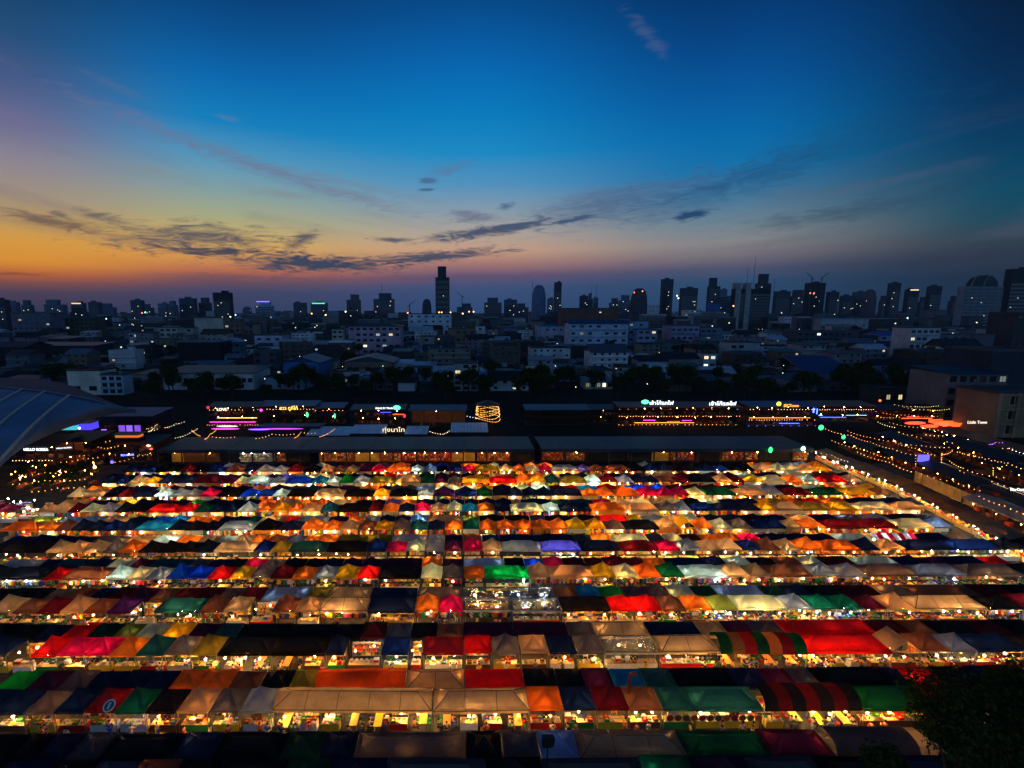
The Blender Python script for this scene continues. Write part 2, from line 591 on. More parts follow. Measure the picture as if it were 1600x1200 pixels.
ROWS = {  # block index: (front string, back string, py of the gutter used for the back half)
    -1: ("-90|-20k0 60n0 130k0 200a0 265h1 330k0 440k0 510d0 600n0 760a0H 850k0 1010a0H 1090d1 1180p0 1290a0 1400k0 1500n0 1620k0 1700k0",
         "-60|20k0 62k0 110n0 160a0 275k0H 335n1 440k0H 500d0 555n0 727a1H 785k0 843a0 903q0 1070e0H 1200d1H 1296p1H 1425a0B 1470e1 1560k0 1640k0 1700n0", 1185),
    0: ("-62|-14n1 36n1 83a1 131n1 179m1 227d1 275k0 325e2 373a1 424s1 676e2L 827e2H 881o1 933n1 984m1 1037h1 1087t1 1194t0H 1349R0B 1470d0H 1530m0 1590k0 1650n0",
        "-30|20g2 70p0 113a1 165n0 207n0 250n0 298o1 345o1 395h2 443k0 484l1 631x2L 726e2H 823r2H 877k0 921k0 968p1 1018c1 1068t1 1165k0H 1215n1 1262p1 1300a0 1420k0H 1445n0 1500r2 1560k0 1600n0 1650m1", 1082),
    1: ("-30|9n1 48_ 88r3 131i1 170i2 212o1 255t0 296a1 339l2 422k0H 508k0H 538n1 595_ 638n1 660_ 725m1 769r1 813a1 858e2 902n0 946a1 1033T2H 1126e2H 1261S1B 1395r1H 1440e1G 1485h1 1527a1 1600n0H 1650k0",
        "-45|-5k0 40k0 80n0 122r3 165d0 200l1 240w1 283y2 325p0 362t0 440k0H 520k0H 560k0 600m0 640a1 682k0 724h1 805p0H 893p0H 935a1 1022e2H 1105n0H 1148e1 1190p0 1240a0 1385r1H 1440m1 1480h1 1550k0H 1600m0 1650k0", 997),
    2: ("-20|19e1 57h1 93m0 130e2 166h1 203p0 240_ 312t1H 348h1 385e1 425_ 460h2 497e2 573e1H 648n1H 686o1 723i1 800T2H 878T2H 955k1H 995r2 1035r2 1073h2 1113o1 1153l1 1231w2H 1270s1 1310d1 1348d1 1386m1 1430e1 1545e1H 1600k0 1650m0",
        "-40|-5k0 25k0 55k0 92a1 130h1 160n0 193m0 228p0 262h1 300m1 335m0 370a1 405m1 475s1H 507l1 575e1H 650n1H 723a2H 798T2H 870T2H 907h1 943c1 980g1 1018a0 1055a1 1093w1 1130d0 1205s1H 1240d0 1280n1 1330k0H 1390m0H 1440e1 1545h1H 1600m0 1650k0", 934),
    3: ("-30|0k0 66k1H 97r1 165h2H 195w1 227w2 258s1 290b2 324b1 358r2 390y1 422a1 456m1 490o2 523s1 557y2 591r2 657k0H 691w2 724a1 758o2 827g2H 861e1 928e1H 963y2 998w2 1034o2 1070d1 1136w1H 1172e2 1205e1 1272h1H 1312s1 1355s1 1435a1H 1510a0H 1600a0H 1650k0",
        "-20|45s1H 70n0 130t0H 155n0 190w1 220p1 285t0H 315a0 350n0 372k0 405i2 435a1 470k0 500k0 530n0 560n0 590n0 657p0H 690o2 724p0 790s1H 822k0 853b2 885i1 920m0 950m0 985m1 1015m1 1050o1 1110n0H 1145n1 1185w1 1225k1 1265h1 1300w1 1350m0H 1420w1H 1460n0 1500p0 1560n0H 1600r1", 887),
    4: ("-10|40k0H 70k1 100e2 130e2 160e2 185a1 215o2 245k1 275k1 305k1 333k0 395e2H 422n1 450l1 510t0H 572k1H 603n0 634i2 664w2 694s1 723p0 754i1 785e2 846s1H 908v1H 970n0H 1030m0H 1064i2 1096s2 1127e1 1160e2 1190n1 1220h2 1250e2 1285o2 1345o2H 1375n0 1415e2 1490n0H 1565n0H 1600k0",
        "-10|30n0 65n0 90n0 130n0 185a1H 225e2 265w2 300o2 330e1 360w1 385e2 410o2 440h1 470a1 495o2 522o2 570l1 610l1 667s1H 694s1 723n0 754h1 782n1 840n0H 900n0H 930a0 962o2 1020w2H 1045a0 1075w2 1105m0 1135o2 1165o2 1200i3 1240n0 1280n0 1320n0 1375w1H 1445Z2H 1500n0H 1530e1 1590w2H", 848),
    5: ("0|60o2H 85o1 110h1 135n1 160n1 185n1 210n1 262c1H 288n1 314k1 340k1 395s1H 435k0 470n0 503o2 532o2 558e1 585h1 613y1 640a1 668t0 695n0 723o3 749d1 777o2 805o2 833o2 861o2 888o2 917y2 947y2 977a0 1031k1H 1061e3 1089y3G 1117o3 1145w2 1177a1 1205n0 1230n0 1255e2 1290o2 1345m0H 1405m0H 1460w2H 1490s1 1520m1",
        "30|80l2H 115s1 150s1 190e2 230n0 258b2 285c2 310o2 335o2 358n0 380n0 400d1 440e2 460r1 510s1H 540n0 565o2 590s1 615n0 640n0 666q2 723e1H 749l2 790k0 830k0 855a0 895k0 935n0 985r2H 1010y1 1045s1 1070e2 1100w1 1135n1 1170n1 1200k0 1240n0 1280e2 1320n0 1360a1 1400s1 1450k0", 814),
    6: ("-40|-8p1 22p1 55_ 80e2 105e2 125m0 150w2 178s1 203k0 228k0 280r2H 303r3 325d1 347n1 370n1 400s1 425o2 448y2 470o1 500e2 525t0 575k0H 597m1 622o3 647n1 672i2 698e2 722w2 747c1 773o2 798n1 850w2H 875w2 925n1H 977o1H 1030e2H 1060a0 1080s1 1120n0 1160n0 1190n0 1215y1 1255e1 1298l2 1340y2 1400w2H 1445e1",
        "85|130e1 150n0 175n0 205y2 228k0 250k0 270p0 290n0 315g1 350n0 375k0 400k0 430o2 465e1 490o2 510o2 553e2H 580k0 600n0 625v1 650o2 680n1 703n0 726n0 748n0 775n0 800n0 815e2 865n0H 893t1 930t0 960i1 990e2 1020w2 1050e1 1070w1 1100k0 1130w2 1160n0 1190n0 1230y1 1260o1 1290r1 1330o2 1380k0 1420n0", 786),
    7: ("105|130w2 160e2 182k0 205m0 240n1 265w1 288s1 310s1 337i2 375k0 400b2 425b2 448w2 490k0H 537e2H 583k0H 608y3 652k0H 677s2 710p0 745n0 770d0 793n0 817n0 840n0 862n0 910n1H 935o2 960o2 1000o2 1030i2 1055i1 1078i1 1103w2 1150d1H 1200e1H 1225s1 1270m0H 1320d1H 1370y2H",
        "130|170o2H 200n0 240t0 260w2 280p0 300p0 320n0 340n0 365k0 390k0 420o2 450n1 475t0 500t0 525n0 560p1 590o2 610n0 630a0 650a0 680s1 720w2H 745w2 770l2 800n0 830w2 860w2 883m0 905r1 935c2 965r1 980o2 1015b2 1045b2 1075m0 1100m0 1130m0 1160m0 1185w2 1210s1 1250n0 1290w1 1320o1 1350e2", 762),
    8: ("155|178n0 200n0 225e2 245y2 272n0 300n0 320m0 342m0 365p0 385w2 420w2 445s1 487b1H 510c1 530w2 552g3 575s1 617l2H 657e2H 678d1 700p1 722a0 765y2H 807r3H 830o2 853y2 875t1 917l1H 940w2 965m0 990s1 1010n1 1030n1 1055h1 1080m0 1100k0 1120k0 1145e2 1165m0 1195y2 1230w2 1255o2 1280w1 1325r1",
        "165|200n0 230n0 252n0 275k0 295n0 315n0 350p1 370n0 390n0 415w1 440p1 460v1 480s1 520w2 545k0 562n0 580n0 600m0 620r3 655e2 680d0 700m0 720m0 742k0 765l1 787e1 810l1 830o3 850o2 875e2 897n1 920n1 945e1 970k0 990a0 1010a0 1033e1 1055e1 1077m0 1100m0 1125m0 1150m0 1180w1 1220k0 1260w1 1310h1", 741),
    9: ("190|215n0 240n0 260k0 280k0 300m0 320k0 350n1 380h1 400n1 425s1 447s1 473m0 500k0 520e1 540h1 560e1 580p1 602i2 642o2H 662w2 682s1 702k0 722n0 742i2 780l1H 802e2 822o2 843w2 862i1 903s1H 922v2 945h1 985h1H 1010k0 1030n0 1050n0 1072k0 1095k0 1117n0 1140n0 1160k0 1180k0 1210e1 1230w2 1250w2 1275e1 1300y1",
        "215|250h0 275k0 300k0 322n0 345n0 380s1 400k0 422n1 445n1 468k0 490k0 510w2 535n1 560p1 585p1 612a1 640o1 660n0 680n0 700b0 720n0 750o2 765n0 780w2 800n0 820n0 840o2 865o2 900k0 930k0 960k0 980k0 1000k0 1020w2 1040k0 1060k0 1090k0 1120k0 1145k0 1170k0 1190o2 1220o1 1245s1 1270s1", 727),
}


def parse(s):
    a, b = s.split('|')
    x, out = float(a), []
    for tok in b.split():
        i = 0
        while tok[i] in '-.0123456789':
            i += 1
        x1, code = float(tok[:i]), tok[i:]
        out.append((x, x1, code[0], int(code[1]) if code[0] != '_' else 0, code[2] if len(code) > 2 else ''))
        x = x1
    return out


def canopy_geo(style, W, D, rise, n=8, seed=0):
    """Fabric roof, z = 0 at the eave; its front edge at y = -D/2. Returns vertices and triangles."""
    r = random.Random(seed)
    h = n // 2
    hd = D / 2
    if style in 'HTL' and W > D * 1.05:
        e = W / 2 - hd
        us = [-W / 2 + hd * i / h for i in range(h)] + [-e + 2 * e * i / max(2, int(e * 1.3)) for i in range(max(2, int(e * 1.3)) + 1)] + [e + hd * (i + 1) / h for i in range(h)]
    else:
        e = 0.0
        us = [-W / 2 + W * i / n for i in range(n + 1)]
    vs_ = [-hd + D * i / n for i in range(n + 1)]

    def z(u, v):
        my = abs(v) / hd
        if style == 'L':
            return rise * (1 - my) ** 0.9 - 0.10 * abs(math.sin(u * math.pi / 3.1)) * (1 - abs(1 - 2 * my) * .6) * .8
        if style == 'B':
            return rise * math.sqrt(max(0, 1 - my * my))
        if style == 'G':
            return rise * (1 - abs(u) / (W / 2))
        mx = max(0, (abs(u) - e) / (W / 2 - e)) if W / 2 > e else 0
        m = max(mx, my)
        sag = 0.24 * math.sin(math.pi * m) * min(1.0, .15 + 1.6 * abs(mx - my) / max(m, .05))
        return rise * (1 - m) ** 1.18 - sag
    vs, fs = [], []
    nv = len(vs_)
    for u in us:
        for v in vs_:
            vs.append((u, v, z(u, v) + r.uniform(-.012, .012)))
    for i in range(len(us) - 1):
        for j in range(nv - 1):
            a, b, c, d = i * nv + j, (i + 1) * nv + j, (i + 1) * nv + j + 1, i * nv + j + 1
            uc, vc = (us[i] + us[i + 1]) / 2, (vs_[j] + vs_[j + 1]) / 2
            if uc * vc > 0:
                fs += [(a, b, c), (a, c, d)]
            else:
                fs += [(a, b, d), (b, c, d)]
    return vs, fs


CANOPY, VALANCE = {}, {}


def canopy_mesh(style, W, var, rise_k, mats=None):
    q = max(1.0, round(W * 2) / 2)
    key = (style, q, var, rise_k, mats[0].name if mats else '')
    if key not in CANOPY:
        b = MB()
        b.mesh(*canopy_geo(style or 'P', q, 3.0, rise_k, seed=var))
        CANOPY[key] = b.data('canopy', mats or FABRIC)
    return CANOPY[key], W / q


def valance_mesh(W, drop):
    key = round(W * 2) / 2, drop
    if key not in VALANCE:
        b, q, hd = MB(), max(1.0, key[0]), 1.5
        n = max(4, int(q * 2))
        for (x0, y0, x1, y1) in ((-q / 2, -hd, q / 2, -hd), (q / 2, -hd, q / 2, hd), (q / 2, hd, -q / 2, hd), (-q / 2, hd, -q / 2, -hd)):
            for i in range(n):
                s, t = i / n, (i + 1) / n
                p, r_ = (x0 + (x1 - x0) * s, y0 + (y1 - y0) * s), (x0 + (x1 - x0) * t, y0 + (y1 - y0) * t)
                d0, d1 = drop * (1 + .12 * (i % 2)), drop * (1 + .12 * ((i + 1) % 2))
                b.poly([(*p, 0), (*r_, 0), (*r_, -d1), (*p, -d0)])
        VALANCE[key] = b.data('valance', FABRIC)
    return VALANCE[key], W / max(1.0, key[0])


b = MB()
b.box(-.025, .025, -.025, .025, 0, 1)
LEG = b.data('leg', METAL)
b = MB()
b.ball((0, 0, 0), .085, n=8, rings=5)
b.tube((0, 0, .07), (0, 0, .17), .035, 6, m=1)
b.tube((0, 0, .17), (0, 0, .4), .008, 4, m=1)
BULB_ME = b.data('light_bulb', [BULB, METAL])
b = MB()
b.ball((0, 0, 0), .085, n=8, rings=5)
b.tube((0, 0, .07), (0, 0, .17), .035, 6, m=1)
b.tube((0, 0, .085), (0, 0, .13), .17, 10, m=1, r2=.04)  # shade added to keep the bulb's light off the canopy above
b.tube((0, 0, .17), (0, 0, .4), .008, 4, m=1)
BULB_SHADED = b.data('light_bulb', [BULB, METAL])
BULB_WARM, BULB_AMBER, BULB_WHITE = (1.0, 0.58, 0.19), (1.0, 0.41, 0.08), (0.82, 0.95, 1.0)

BLOCKN = ['foremost', 'second', 'third', 'fourth', 'fifth', 'sixth', 'seventh', 'eighth', 'ninth', 'tenth', 'last']
def lane_x(Y):
    # the lane of stalls that closes the market in the east
    return 400.0 if Y < 74 else 88.0 if Y < 84 else 91.0


GAPS = []
TENTS = []   # every tent of the market, described
for bi, (fs_, bs_, gpy) in ROWS.items():
    Yf = ROWY0 + PITCH_Y * bi
    for half, s in (('front', fs_), ('back', bs_)):
        y0 = Yf if half == 'front' else Yf + 2.84
        row = parse(s)
        if bi >= 4:
            xe, rr_ = row[-1][1], random.Random(bi * 5 + len(half))
            zz = EAVE if half == 'front' else 2.6
            while x_at(xe, y0, zz) < lane_x(y0) - 1.5:
                w_ = 3.1 * 740 / (y0 + 6)
                row.append((xe, xe + w_, rr_.choice('eowyenkhaerd'), rr_.choice((1, 1, 2)), ''))
                xe += w_
        for k, (xa, xb, code, glow, style) in enumerate(row):
            if half == 'front':
                X0, X1 = x_at(xa, y0, EAVE), x_at(xb, y0, EAVE)
            else:
                gY = at_z(728, gpy, 2.6).y
                X0, X1 = x_at(xa, gY, 2.6), x_at(xb, gY, 2.6)
            if bi == -1:
                X0, X1 = x_at(xa, y0 + 1, 2.8), x_at(xb, y0 + 1, 2.8)
            W = X1 - X0 - rnd.uniform(.05, .18)
            if code == '_':
                if half == 'front':
                    GAPS.append(((X0 + X1) / 2, y0, W, bi, k))
                continue
            lc = ('open' if row[k - 1][2] == '_' else CNAME.get(row[k - 1][2], 'striped')) if k > 0 else None
            rc = ('open' if row[k + 1][2] == '_' else CNAME.get(row[k + 1][2], 'striped')) if k + 1 < len(row) else None
            if X1 > lane_x(y0) + 2:
                continue
            TENTS.append(dict(block=bi, half=half, x=(X0 + X1) / 2, W=W, y=y0 + 1.4, code=code, glow=glow, style=style, k=k, lc=lc, rc=rc, n=len(row)))

for t in TENTS:
    if not t['style'] and t['W'] > 4.7:
        t['style'] = 'H'
    st = t['style']
    t['eave'] = rnd.uniform(2.36, 2.5) if t['half'] == 'front' else rnd.uniform(2.1, 2.25)
    t['rise'] = {'': rnd.choice((1.1, 1.3, 1.5)) if t['half'] == 'front' else rnd.choice((.85, .95, 1.1)), 'H': .95 if t['half'] == 'front' else .85, 'T': .9, 'L': .85, 'B': 1.05, 'G': 1.1}[st]
    if t['code'] == 'T':
        t['style'] = st = 'T'
    t['big'] = st in ('H', 'T', 'L', 'B') or t['code'] in 'RSZ'
    t['row'] = ('front line' if t['half'] == 'front' else 'rear line') + ' of the ' + BLOCKN[t['block'] + 1] + ' block'
FORM = {'': 'peaked tent', 'H': 'wide hipped canopy', 'T': 'wide canopy', 'L': 'long ridged canopy', 'B': 'barrel canopy', 'G': 'gable-fronted tent'}
seen = {}
for t in TENTS:
    cn = {'T': 'clear plastic', 'R': 'maroon and black striped', 'S': 'green, red and tan striped', 'Z': 'red and white striped'}.get(t['code']) or CNAME[t['code']]
    t['cname'] = cn
    t['base'] = cn + ' ' + FORM[t['style']]
    l = t['base']
    if t['lc'] and t['rc']:
        l += f" between {t['lc']} and {t['rc']} ones" if t['lc'] != t['rc'] else f" between two {t['lc']} ones"
    l += ', ' + t['row']
    seen.setdefault(l, []).append(t)
for l, ts in seen.items():
    for t in ts:
        t['label'] = l if len(ts) == 1 and len(l.split()) <= 16 else f"{t['base']}, {ordinal(t['k'])} from the left in the {t['row']}"
        if len(t['label'].split()) > 16:
            t['label'] = f"{t['base']}, {ordinal(t['k'])} from left, {t['row']}"
    # a short way to name the tent, for what stands under it
for t in TENTS:
    t['short'] = f"{ordinal(t['k'])} {'tent' if t['half'] == 'front' else 'rear tent'} of the {BLOCKN[t['block'] + 1]} block"

TRI = CANOPY
MASS = MB()          # small tents past the three hundred that show largest
singles = sorted([t for t in TENTS if not t['big']], key=lambda t: (t['block'], t['half'] != 'front', abs(t['x'])))
keep = set(id(t) for t in singles[:300])


def stripe_cols(t):
    return {'R': [(20, 20, 22), (84, 12, 10), (18, 18, 20), (92, 14, 10), (20, 20, 22), (80, 14, 10), (16, 18, 18)],
            'S': [(8, 60, 28), (92, 70, 46), (104, 14, 18), (6, 50, 24), (150, 94, 48), (90, 12, 18), (8, 72, 30)],
            'Z': [(225, 225, 220), (220, 16, 60), (225, 225, 220), (220, 16, 60), (225, 225, 220), (220, 16, 60), (225, 225, 220), (220, 16, 60)]}[t['code']]


def stripe_mesh(style, W, i0, i1, rise):
    b = MB()
    n = 10
    for j in range(n):
        row = []
        for jj in (j, j + 1):
            v = -1.5 + 3.0 * jj / n
            my = abs(v) / 1.5
            zz = rise * math.sqrt(max(0, 1 - my * my)) if style == 'B' else rise * (1 - my)
            row.append((v, zz))
        (v0, z0), (v1, z1) = row
        b.poly([(i0, v0, z0), (i1, v0, z0), (i1, v1, z1), (i0, v1, z1)])
    b.poly([(i0, -1.502, 0), (i1, -1.502, 0), (i1, -1.502, -.3), (i0, -1.502, -.3)])
    return b.data('panel', FABRIC)


def pipe_frame(W, rise, style):
    b = MB()
    e = W / 2 - 1.5
    pts = [(-W / 2, -1.5, 0), (W / 2, -1.5, 0), (W / 2, 1.5, 0), (-W / 2, 1.5, 0)]
    for i in range(4):
        b.tube(pts[i], pts[(i + 1) % 4], .045, 4)
    b.tube((-e, 0, rise), (e, 0, rise), .045, 4)
    for i, sx in ((0, -1), (1, 1), (2, 1), (3, -1)):
        b.tube(pts[i], (sx * e, 0, rise), .045, 4)
    nb = max(1, int(W / 3))
    for i in range(1, nb):
        x = -W / 2 + W * i / nb
        if abs(x) < e:
            b.tube((x, -1.5, 0), (x, 0, rise), .03, 4)
            b.tube((x, 1.5, 0), (x, 0, rise), .03, 4)
    return b.data('frame', METAL)


for t in TENTS:
    code, st, W = t['code'], t['style'], t['W']
    base = lin(PAL[code]) if code in PAL else None
    jit = rnd.uniform(.85, 1.12)
    colr = tuple(min(.92, c * jit) for c in base) if base else (1, 1, 1)
    t['col'] = colr
    if not t['big'] and id(t) not in keep:
        vs, fs = canopy_geo('P' if st != 'G' else 'G', W, 2.8, t['rise'], n=4, seed=rnd.randrange(99))
        MASS.mesh([(v[0] + t['x'], v[1] + t['y'], v[2] + t['eave']) for v in vs], fs, colr)
        for (xa, ya, xb, yb) in ((-W / 2, -1.4, W / 2, -1.4), (W / 2, -1.4, W / 2, 1.4), (W / 2, 1.4, -W / 2, 1.4), (-W / 2, 1.4, -W / 2, -1.4)):
            MASS.poly([(t['x'] + xa, t['y'] + ya, t['eave']), (t['x'] + xb, t['y'] + yb, t['eave']), (t['x'] + xb, t['y'] + yb, t['eave'] - .25), (t['x'] + xa, t['y'] + ya, t['eave'] - .25)], colr)
        for sx in (-1, 1):
            for sy in (-1, 1):
                x, y = t['x'] + sx * W / 2, t['y'] + sy * 1.38
                MASS.tube((x, y, 0), (x, y, t['eave']), .03, 3, (.3, .3, .3), caps=False)
        continue
    root = thing('marquee' if t['big'] else 'market_tent', t['label'], 'marquee' if t['big'] else 'market tent', (t['x'], t['y'] + rnd.uniform(-.1, .1), 0),
                 rz=rnd.uniform(-.02, .02), group='marquees of the night market' if t['big'] else 'tents of the night market')
    z = t['eave']
    if code in 'RSZ':
        cols = stripe_cols(t)
        for i, c in enumerate(cols):
            x0, x1 = -W / 2 + W * i / len(cols), -W / 2 + W * (i + 1) / len(cols)
            put('panel', stripe_mesh('B' if st == 'B' else 'H', W, x0, x1, t['rise']), root, (0, 0, z), scale=(1, .93, 1), col=lin(c))
    else:
        me, sx = canopy_mesh(st, W, rnd.randrange(3), t['rise'], [CLEAR] if code == 'T' else None)
        put('canopy', me, root, (0, 0, z), scale=(sx, .93, 1), col=colr)
        me, sx = valance_mesh(W, .22 if not t['big'] else .3)
        put('valance', me, root, (0, 0, z), scale=(sx, .932, 1), col=colr if code != 'T' else (.5, .45, .4))
    if t['block'] <= 2:
        for lx in (-1, 1):
            for ly in (-1, 1):
                put('leg', LEG, root, (lx * (W / 2 - .04), ly * 1.34, 0), scale=(1, 1, z + .01), col=(.25, .25, .26))
        if t['big'] and st in ('H', 'T', 'L') and code in 'Te' and W > 4:
            put('frame', pipe_frame(W, t['rise'], st), root, (0, 0, z - .03), scale=(1, .93, 1), col=(.06, .055, .05))
put('distant_market_tents', MASS.data('distant_market_tents', FABRIC_VC, vc=True), label='far rows of small peaked tents in many colours', kind='stuff')

# ------------------------------------------------------------------ bulbs under the tents
bulb_spots = []
for t in TENTS:
    front = t['half'] == 'front'
    n = max(1, int(round(t['W'] / 2.1))) if t['code'] != 'T' else 2
    white = rnd.random() < (.36 if t['code'] in 'wvqtcbgsd' else .0 if t['code'] in 'eoyhrxi' else .2) * (1 if t['block'] > 2 else .55)
    base = BULB_WHITE if white else (BULB_AMBER if rnd.random() < .4 else BULB_WARM)
    if t['code'] == 'T':
        base = BULB_WARM if t['x'] < 8 or t['block'] == 1 else BULB_WHITE
    for i in range(n):
        x = t['x'] - t['W'] / 2 + t['W'] * (i + .5) / n + rnd.uniform(-.45, .45)
        k = rnd.uniform(.7, 1.35) * {-1: 1.0, 0: 2.6, 1: 2.6, 2: 1.8, 3: 1.5}.get(t['block'], 1.5)
        inner = {-1: 1.0, 0: .28, 1: .38, 2: .6, 3: .9}.get(t['block'], 1.25)
        if front and t['block'] >= 0 and t['code'] != 'T':
            if rnd.random() < .62:     # hung at the eave, seen from outside
                bulb_spots.append((x, t['y'] - 1.4 + rnd.uniform(-.05, .45), rnd.uniform(1.6, 1.85), base, k * (2.0 if t['block'] <= 3 else 1.35), t))
            # and a hidden one deeper inside, added to brighten goods and canopy
            bulb_spots.append((x + rnd.uniform(-.5, .5), t['y'] + rnd.uniform(-.6, .1), t['eave'] - rnd.uniform(.25, .45), base, k * inner * (1.1, 1.25, 1.5, 2.2)[t['glow']], t))
            if t['block'] <= 2:      # and a low unseen one behind the valance, added to brighten the counter
                bulb_spots.append((x + rnd.uniform(-.6, .6), t['y'] + rnd.uniform(-.2, .5), rnd.uniform(1.3, 1.6), base, k * .9, t))
        elif t['glow'] >= 2 or (t['glow'] == 1 and i % 2 == 0):
            bulb_spots.append((x, t['y'] + rnd.uniform(-.5, .6), t['eave'] - rnd.uniform(.15, .45), base, k * inner * (.2, .8, 1.7, 2.6)[t['glow']], t))
for gx, gy, gw, gb, gk in GAPS:
    for i in range(2):
        bulb_spots.append((gx - gw / 4 + gw / 2 * i, gy + .8 + .8 * i, 2.1, BULB_AMBER, 1.6, dict(block=gb, short=f"open gap, {ordinal(gk)} place of the {BLOCKN[gb + 1]} block")))
bulb_spots.sort(key=lambda b: b[5]['block'])
BM = MB()
nb = 0
for x, y, z, c, k, t in bulb_spots:
    cc = tuple(v * k for v in c)
    if nb < 300:
        nb += 1
        nm = 'white' if c == BULB_WHITE else ('amber' if c == BULB_AMBER else 'warm')
        thing('light_bulb', f"lit {nm} bulb hanging under the {t['short']}", 'light bulb', (x, y, z), group='bulbs hanging under the tents', me=BULB_SHADED if t['block'] in (0, 1, 2) and z < 1.9 else BULB_ME, col=cc)
    else:
        BM.octa((x, y, z), .095, tuple(v * 150 for v in cc))
put('distant_bulbs', BM.data('distant_bulbs', BULB_VC, vc=True), label='bulbs hanging under the far rows of tents', kind='stuff')

# ------------------------------------------------------------------ stalls, goods and diners under the tents
def me_of(name, mats, fn, vc=False, smooth=False):
    b = MB()
    fn(b)
    return b.data(name, mats, vc, smooth)


TABLETOP = me_of('tabletop', PAINT, lambda b: b.box(-.5, .5, -.36, .36, .80, .85))
SKIRT = me_of('skirt', CLOTH, lambda b: (b.box(-.5, .5, -.35, -.33, .08, .80), b.box(-.5, -.485, -.33, .3, .08, .80), b.box(.485, .5, -.33, .3, .08, .80)))
TLEG = me_of('leg', METAL, lambda b: b.box(-.02, .02, -.02, .02, 0, .80))
UPRIGHT = me_of('upright', METAL, lambda b: b.box(-.02, .02, -.2, .2, 0, 1.95))
SHELF = me_of('shelf', PAINT, lambda b: b.box(-.5, .5, -.22, .22, 0, .03))
BACKB = me_of('back_board', PAINT, lambda b: b.box(-.5, .5, .22, .25, .3, 2.0))
GOODC = [(240, 200, 40), (250, 225, 120), (235, 120, 20), (245, 245, 235), (220, 40, 20), (250, 170, 30), (180, 210, 40), (255, 235, 180), (60, 130, 60), (200, 80, 20), (40, 90, 180), (245, 150, 60), (230, 60, 110)]


def packets(seed):
    r = random.Random(seed)

    def fn(b):
        for lv in (.52, 1.05, 1.55):
            x = -.47
            while x < .42:
                w, h = r.uniform(.03, .08), r.uniform(.14, .36)
                if r.random() < .85:
                    b.box(x, x + w, -.18, r.uniform(-.02, .15), lv, lv + h, lin(r.choice(GOODC)))
                x += w + .012
    return fn


PACKETS = [me_of('packets', GOODS_VC, packets(i), vc=True) for i in range(5)]


def heap(b, r0, h, n, colset, seed, rr=.05):
    r = random.Random(seed)
    for i in range(n):
        a, q = r.uniform(0, 6.28), math.sqrt(r.random())
        b.ball((math.cos(a) * q * r0 * 1.3, math.sin(a) * q * r0, h * (1 - q * q) + .03), rr * r.uniform(.8, 1.2), lin(r.choice(colset)), n=5, rings=3, sz=.8)


TRAY = me_of('food_tray', METAL, lambda b: (b.box(-.23, .23, -.16, .16, 0, .015), b.box(-.23, .23, -.17, -.155, 0, .06), b.box(-.23, .23, .155, .17, 0, .06), b.box(-.24, -.225, -.17, .17, 0, .06), b.box(.225, .24, -.17, .17, 0, .06)))
FOODS = [('yellow fried noodles', [(240, 190, 60), (225, 160, 40)]), ('orange grilled prawns', [(235, 110, 40), (240, 150, 80)]), ('green leafy salad', [(120, 180, 50), (80, 150, 40)]),
         ('white dumplings', [(245, 240, 225), (235, 225, 200)]), ('red sausages', [(190, 40, 25), (210, 70, 40)]), ('golden fried chicken', [(215, 140, 50), (190, 110, 40)]),
         ('pale yellow mango slices', [(250, 215, 90), (245, 200, 70)]), ('brown skewers', [(120, 70, 35), (150, 90, 45)])]
FOOD_ME = [me_of('food', GOODS_VC, lambda b, c=c, i=i: heap(b, .13, .07, 22, c, i, .045), vc=True) for i, (nm, c) in enumerate(FOODS)]


def crate_fn(b):
    for (x0, x1, y0, y1) in ((-.25, .25, -.18, -.165), (-.25, .25, .165, .18), (-.25, -.235, -.165, .165), (.235, .25, -.165, .165)):
        for z in (.0, .09, .18):
            b.box(x0, x1, y0, y1, z, z + .07)
    b.box(-.235, .235, -.165, .165, 0, .012)


CRATE = me_of('crate', PAINT, crate_fn)
FRUITS = [('oranges', [(240, 130, 20), (230, 110, 20)]), ('limes', [(120, 180, 30), (150, 200, 50)]), ('red apples', [(200, 30, 25), (220, 60, 40)]), ('yellow mangoes', [(250, 200, 50), (240, 180, 40)])]
FRUIT_ME = [me_of('fruit', GOODS_VC, lambda b, c=c, i=i: heap(b, .14, .08, 26, c, 40 + i, .05), vc=True) for i, (nm, c) in enumerate(FRUITS)]
BOTTLE = me_of('bottle', GOODS, lambda b: (b.tube((0, 0, 0), (0, 0, .17), .04, 7), b.tube((0, 0, .17), (0, 0, .23), .04, 7, r2=.015), b.tube((0, 0, .23), (0, 0, .28), .017, 6)))
BOWL = me_of('bowl', GOODS, lambda b: (b.tube((0, 0, 0), (0, 0, .09), .06, 9, r2=.13, caps=False), b.tube((0, 0, 0), (0, 0, .01), .06, 9), b.tube((0, 0, .06), (0, 0, .075), .105, 9)))
POT = me_of('cooking_pot', METAL, lambda b: (b.tube((0, 0, 0), (0, 0, .26), .2, 12, caps=False), b.tube((0, 0, 0), (0, 0, .2), .19, 12), b.tube((.2, 0, .2), (.3, 0, .22), .015, 4), b.tube((-.2, 0, .2), (-.3, 0, .22), .015, 4)))
LID = me_of('lid', METAL, lambda b: (b.tube((0, 0, .262), (0, 0, .31), .205, 12, r2=.05), b.ball((0, 0, .33), .025)))
COOLER = me_of('cool_box', GOODS, lambda b: b.box(-.3, .3, -.2, .2, 0, .33))
COOLLID = me_of('lid', GOODS, lambda b: (b.box(-.31, .31, -.21, .21, .335, .39), b.box(-.08, .08, -.03, .03, .39, .42)))
BOARD = me_of('menu_board', PAINT, lambda b: (b.box(-.42, .42, -.02, .02, 0, .5),))
